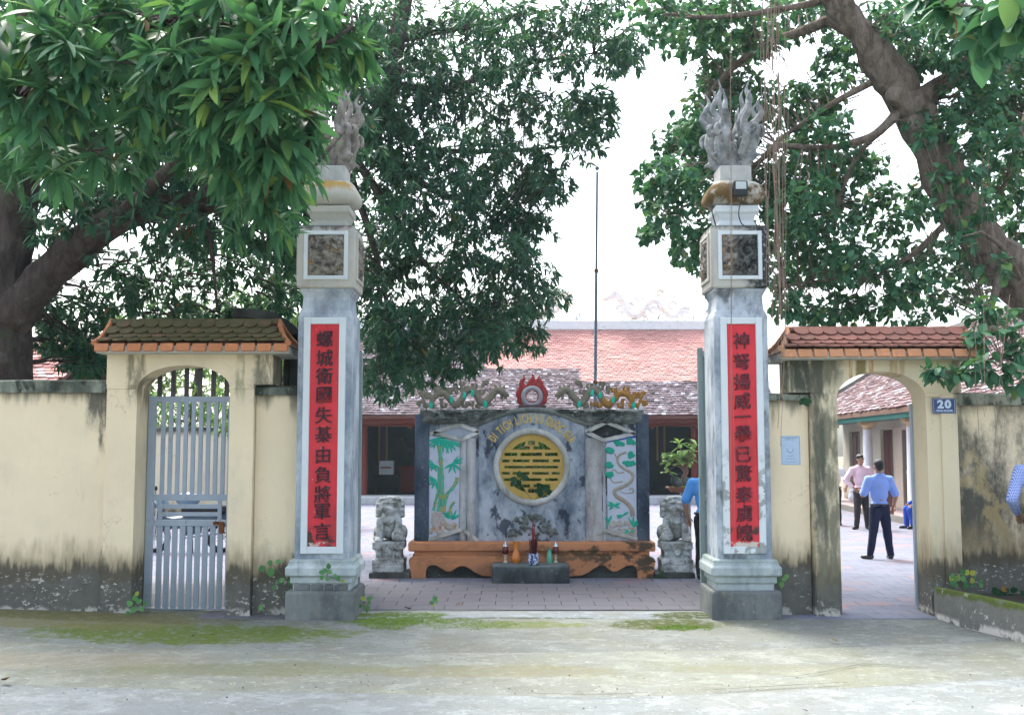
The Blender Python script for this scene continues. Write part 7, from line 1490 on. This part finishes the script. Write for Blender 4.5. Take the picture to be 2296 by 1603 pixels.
climber('grille_climber', 'dark ivy leaves clinging to the lower half of the yellow round grille', 15.88, [(1152,1075,2.8,1.9),(1165,1063,1.7,1.7),(1177,1070,-.2,1.9),(1163,1082,-1.5,1.7),(1150,1084,-2.2,1.6),(1210,1090,2.2,2.0),(1224,1095,.4,2.1),(1212,1106,-1.9,2.0),(1232,1104,-.6,1.9),(1222,1117,-1.6,1.9),(1205,1100,3.1,1.6)], [[(1196,1125),(1210,1105),(1212,1088)],[(1196,1125),(1165,1080),(1160,1066)]], .72, vmed, seed=8)
climber('weed', 'dark sprig at the right foot of the orange base beside the lion', 15.7, [(1478,1292,.8,1.2),(1470,1298,2.2,1.2),(1484,1284,1.3,1.1),(1464,1304,2.8,1.0),(1490,1297,.2,1.0)], [[(1474,1312),(1475,1290)]], 1.0, vmed, seed=9)
climber('wall_sprig', 'green sprig hanging under the coping of the short wall with the notice', 12.15, [(1806,902,-1.0,1.2),(1798,900,-2.2,1.1),(1812,899,-.3,1.0),(1803,897,-1.6,.9)], [[(1812,888),(1803,900)]], 1.0, vmed, seed=10)
for x, y, lab, sd_ in ((2170,1300,'low weeds growing behind the mossy kerb next to the right gate pier',12),(2265,1335,'low dark weeds at the right end of the bed behind the kerb',13)):
    random.seed(sd_); climber('weed', lab, 12.15, [(x+random.uniform(-38,30), y+random.uniform(-18,14), random.uniform(.2,2.9), random.uniform(.5,1.0)) for _ in range(26)], [[(x,y+14),(x+10,y-12)],[(x-20,y+14),(x-25,y-8)]], 1.0, vmed if sd_ == 13 else None, seed=sd_)
# moss cushions at the main gate and on the kerb: short blades
def moss_stuff(name, label, pts, mat, h=.018):
    vs = np.array([[-.006,0,0],[.006,0,0],[0,.004,1.0]], 'f'); n = len(pts); a = RNG.uniform(0,6.28,n); c, s = np.cos(a), np.sin(a); hh = RNG.uniform(.4,1.0,n)*h
    V = np.stack([np.stack([vs[:,0]*c[i]-vs[:,1]*s[i]+pts[i][0], vs[:,0]*s[i]+vs[:,1]*c[i]+pts[i][1], vs[:,2]*hh[i]+pts[i][2]], 1) for i in range(n)]).reshape(-1,3)
    me = bpy.data.meshes.new(name); me.from_pydata(V.tolist(), [], [(3*i,3*i+1,3*i+2) for i in range(n)]); me.materials.append(mat); o = link(name, me); tag(o, label, 'moss', None, 'stuff'); return o
def blot(cx0, cy0, rx, ry, n):
    out = []
    while len(out) < n:
        x, y = RNG.uniform(-1,1), RNG.uniform(-1,1); k = x*x+y*y+.9*mnoise.noise(Vector((x*2.2+cx0*.01, y*2.2, cy0*.03)))
        if k < .75: g_ = G(cx0+x*rx, cy0+y*ry); out.append((g_.x, g_.y, -.006+rise(g_.x, g_.y)+.004))
    return out
M_moss = plain('moss_green', (.16,.26,.03), .95, .5, 40); M_moss2 = plain('moss_dark', (.045,.06,.015), .95, .5, 40)
moss_stuff('moss_patch', 'bright green moss between the left pillar and the main gate threshold', blot(880,1393,85,20,3500), M_moss, .009); moss_stuff('moss_patch', 'moss along the street edge of the main gate threshold', blot(1060,1402,110,10,1200), M_moss, .008); moss_stuff('moss_patch', 'bright moss strip at the foot of the right pillar', blot(1530,1407,70,7,1500), M_moss, .009)
# fallen leaves and litter
M_fl = plain('fallen_yellow', (.55,.38,.03), .6, .2, 30, coord='obj'); M_fb = plain('fallen_brown', (.20,.10,.035), .8, .4, 30, coord='obj'); M_fp = plain('fallen_purple', (.10,.03,.05), .8, coord='obj')
fv, ff = leaf_tpl(.10, .045, 6, -.25, .5)
for x, y, mt, s_, lab in ((1880,1440,M_fl,.85,'curled yellow leaf lying on the apron before the right arch'),(8,1528,M_fb,1.5,'brown leaf at the left edge of the road slab'),(1850,1590,M_fp,0.0,''),(808,1708*.897,M_fp,.45,'small purple petal on the joint between apron and road'),(432,1428,M_fb,.8,'brown leaf on the moss before the left wall'),(480,1425,M_fb,.5,'small brown leaf on the moss near the barred gate'),(1020,1362,M_fb,.9,'dry brown leaf on the threshold of the main gate'),(922,1372,M_fb,1.0,'crumpled dark leaf beside the moss at the main gate'),(1812,1597,M_fb,.5,'dark fleck of leaf on the road at the right'),(520,1537,M_fl,.3,'tiny green-yellow leaf on the road joint'),(758,1447,M_fb,.5,'thin brown leaf on the apron below the left pillar'),(1424,1373,M_fb,.6,'brown leaf on the threshold right of the altar')):
    if not lab: continue
    me = bpy.data.meshes.new('fallen_leaf'); me.from_pydata((fv*s_).tolist(), [], ff); me.materials.append(mt); me.polygons.foreach_set('use_smooth', [True]*len(ff)); g_ = G(x, y, .0); o = link('fallen_leaf', me, (g_.x, g_.y, rise(g_.x, g_.y)+.012)); o.rotation_euler = (.1, .15, random.uniform(0,6.28)); tag(o, lab, 'leaf', 'fallen leaves')
# grit and crumbs on the concrete
g_ = MB(); random.seed(77)
for i in range(380):
    q_ = G(random.uniform(-40,2340), random.choice([random.gauss(1452,12), random.gauss(1545,10), random.uniform(1400,1600), random.uniform(1400,1600)])); r_ = random.uniform(.003,.009)*random.choice((.6,.8,1,1,1.5)); z_ = rise(q_.x, q_.y)+.010
    a_ = random.uniform(0,6.28); g_.add([(q_.x+r_*math.cos(a_), q_.y+r_*math.sin(a_), z_),(q_.x+r_*math.cos(a_+2.2), q_.y+r_*math.sin(a_+2.2), z_),(q_.x+r_*math.cos(a_+4.1), q_.y+r_*math.sin(a_+4.1), z_),(q_.x, q_.y, z_+r_*.9)], [(0,1,3),(1,2,3),(2,0,3)])
o = link('grit', g_.mesh('grit', plain('grit', (.10,.095,.08), .95, .8, 60))); tag(o, 'grit and crumbs scattered on the concrete before the gate', 'grit', None, 'stuff')

# faint cyan volume added to lift the shadows like veiling lens glare
hz_ = MB().box(-170, 170, -70, 270, -1.2, 14.5); hn = bpy.data.materials.new('glare_veil'); hn.use_nodes = True; ht_ = hn.node_tree; ht_.nodes.remove(ht_.nodes['Principled BSDF'])
hv = ht_.nodes.new('ShaderNodeVolumePrincipled'); hv.inputs['Color'].default_value = (.72,.94,1.0,1); hv.inputs['Density'].default_value = HAZE; hv.inputs['Anisotropy'].default_value = .3; ht_.links.new(hv.outputs[0], ht_.nodes['Material Output'].inputs['Volume'])
if HAZE > 0: o = link('haze', hz_.mesh('haze', hn)); o['kind'] = 'stuff'
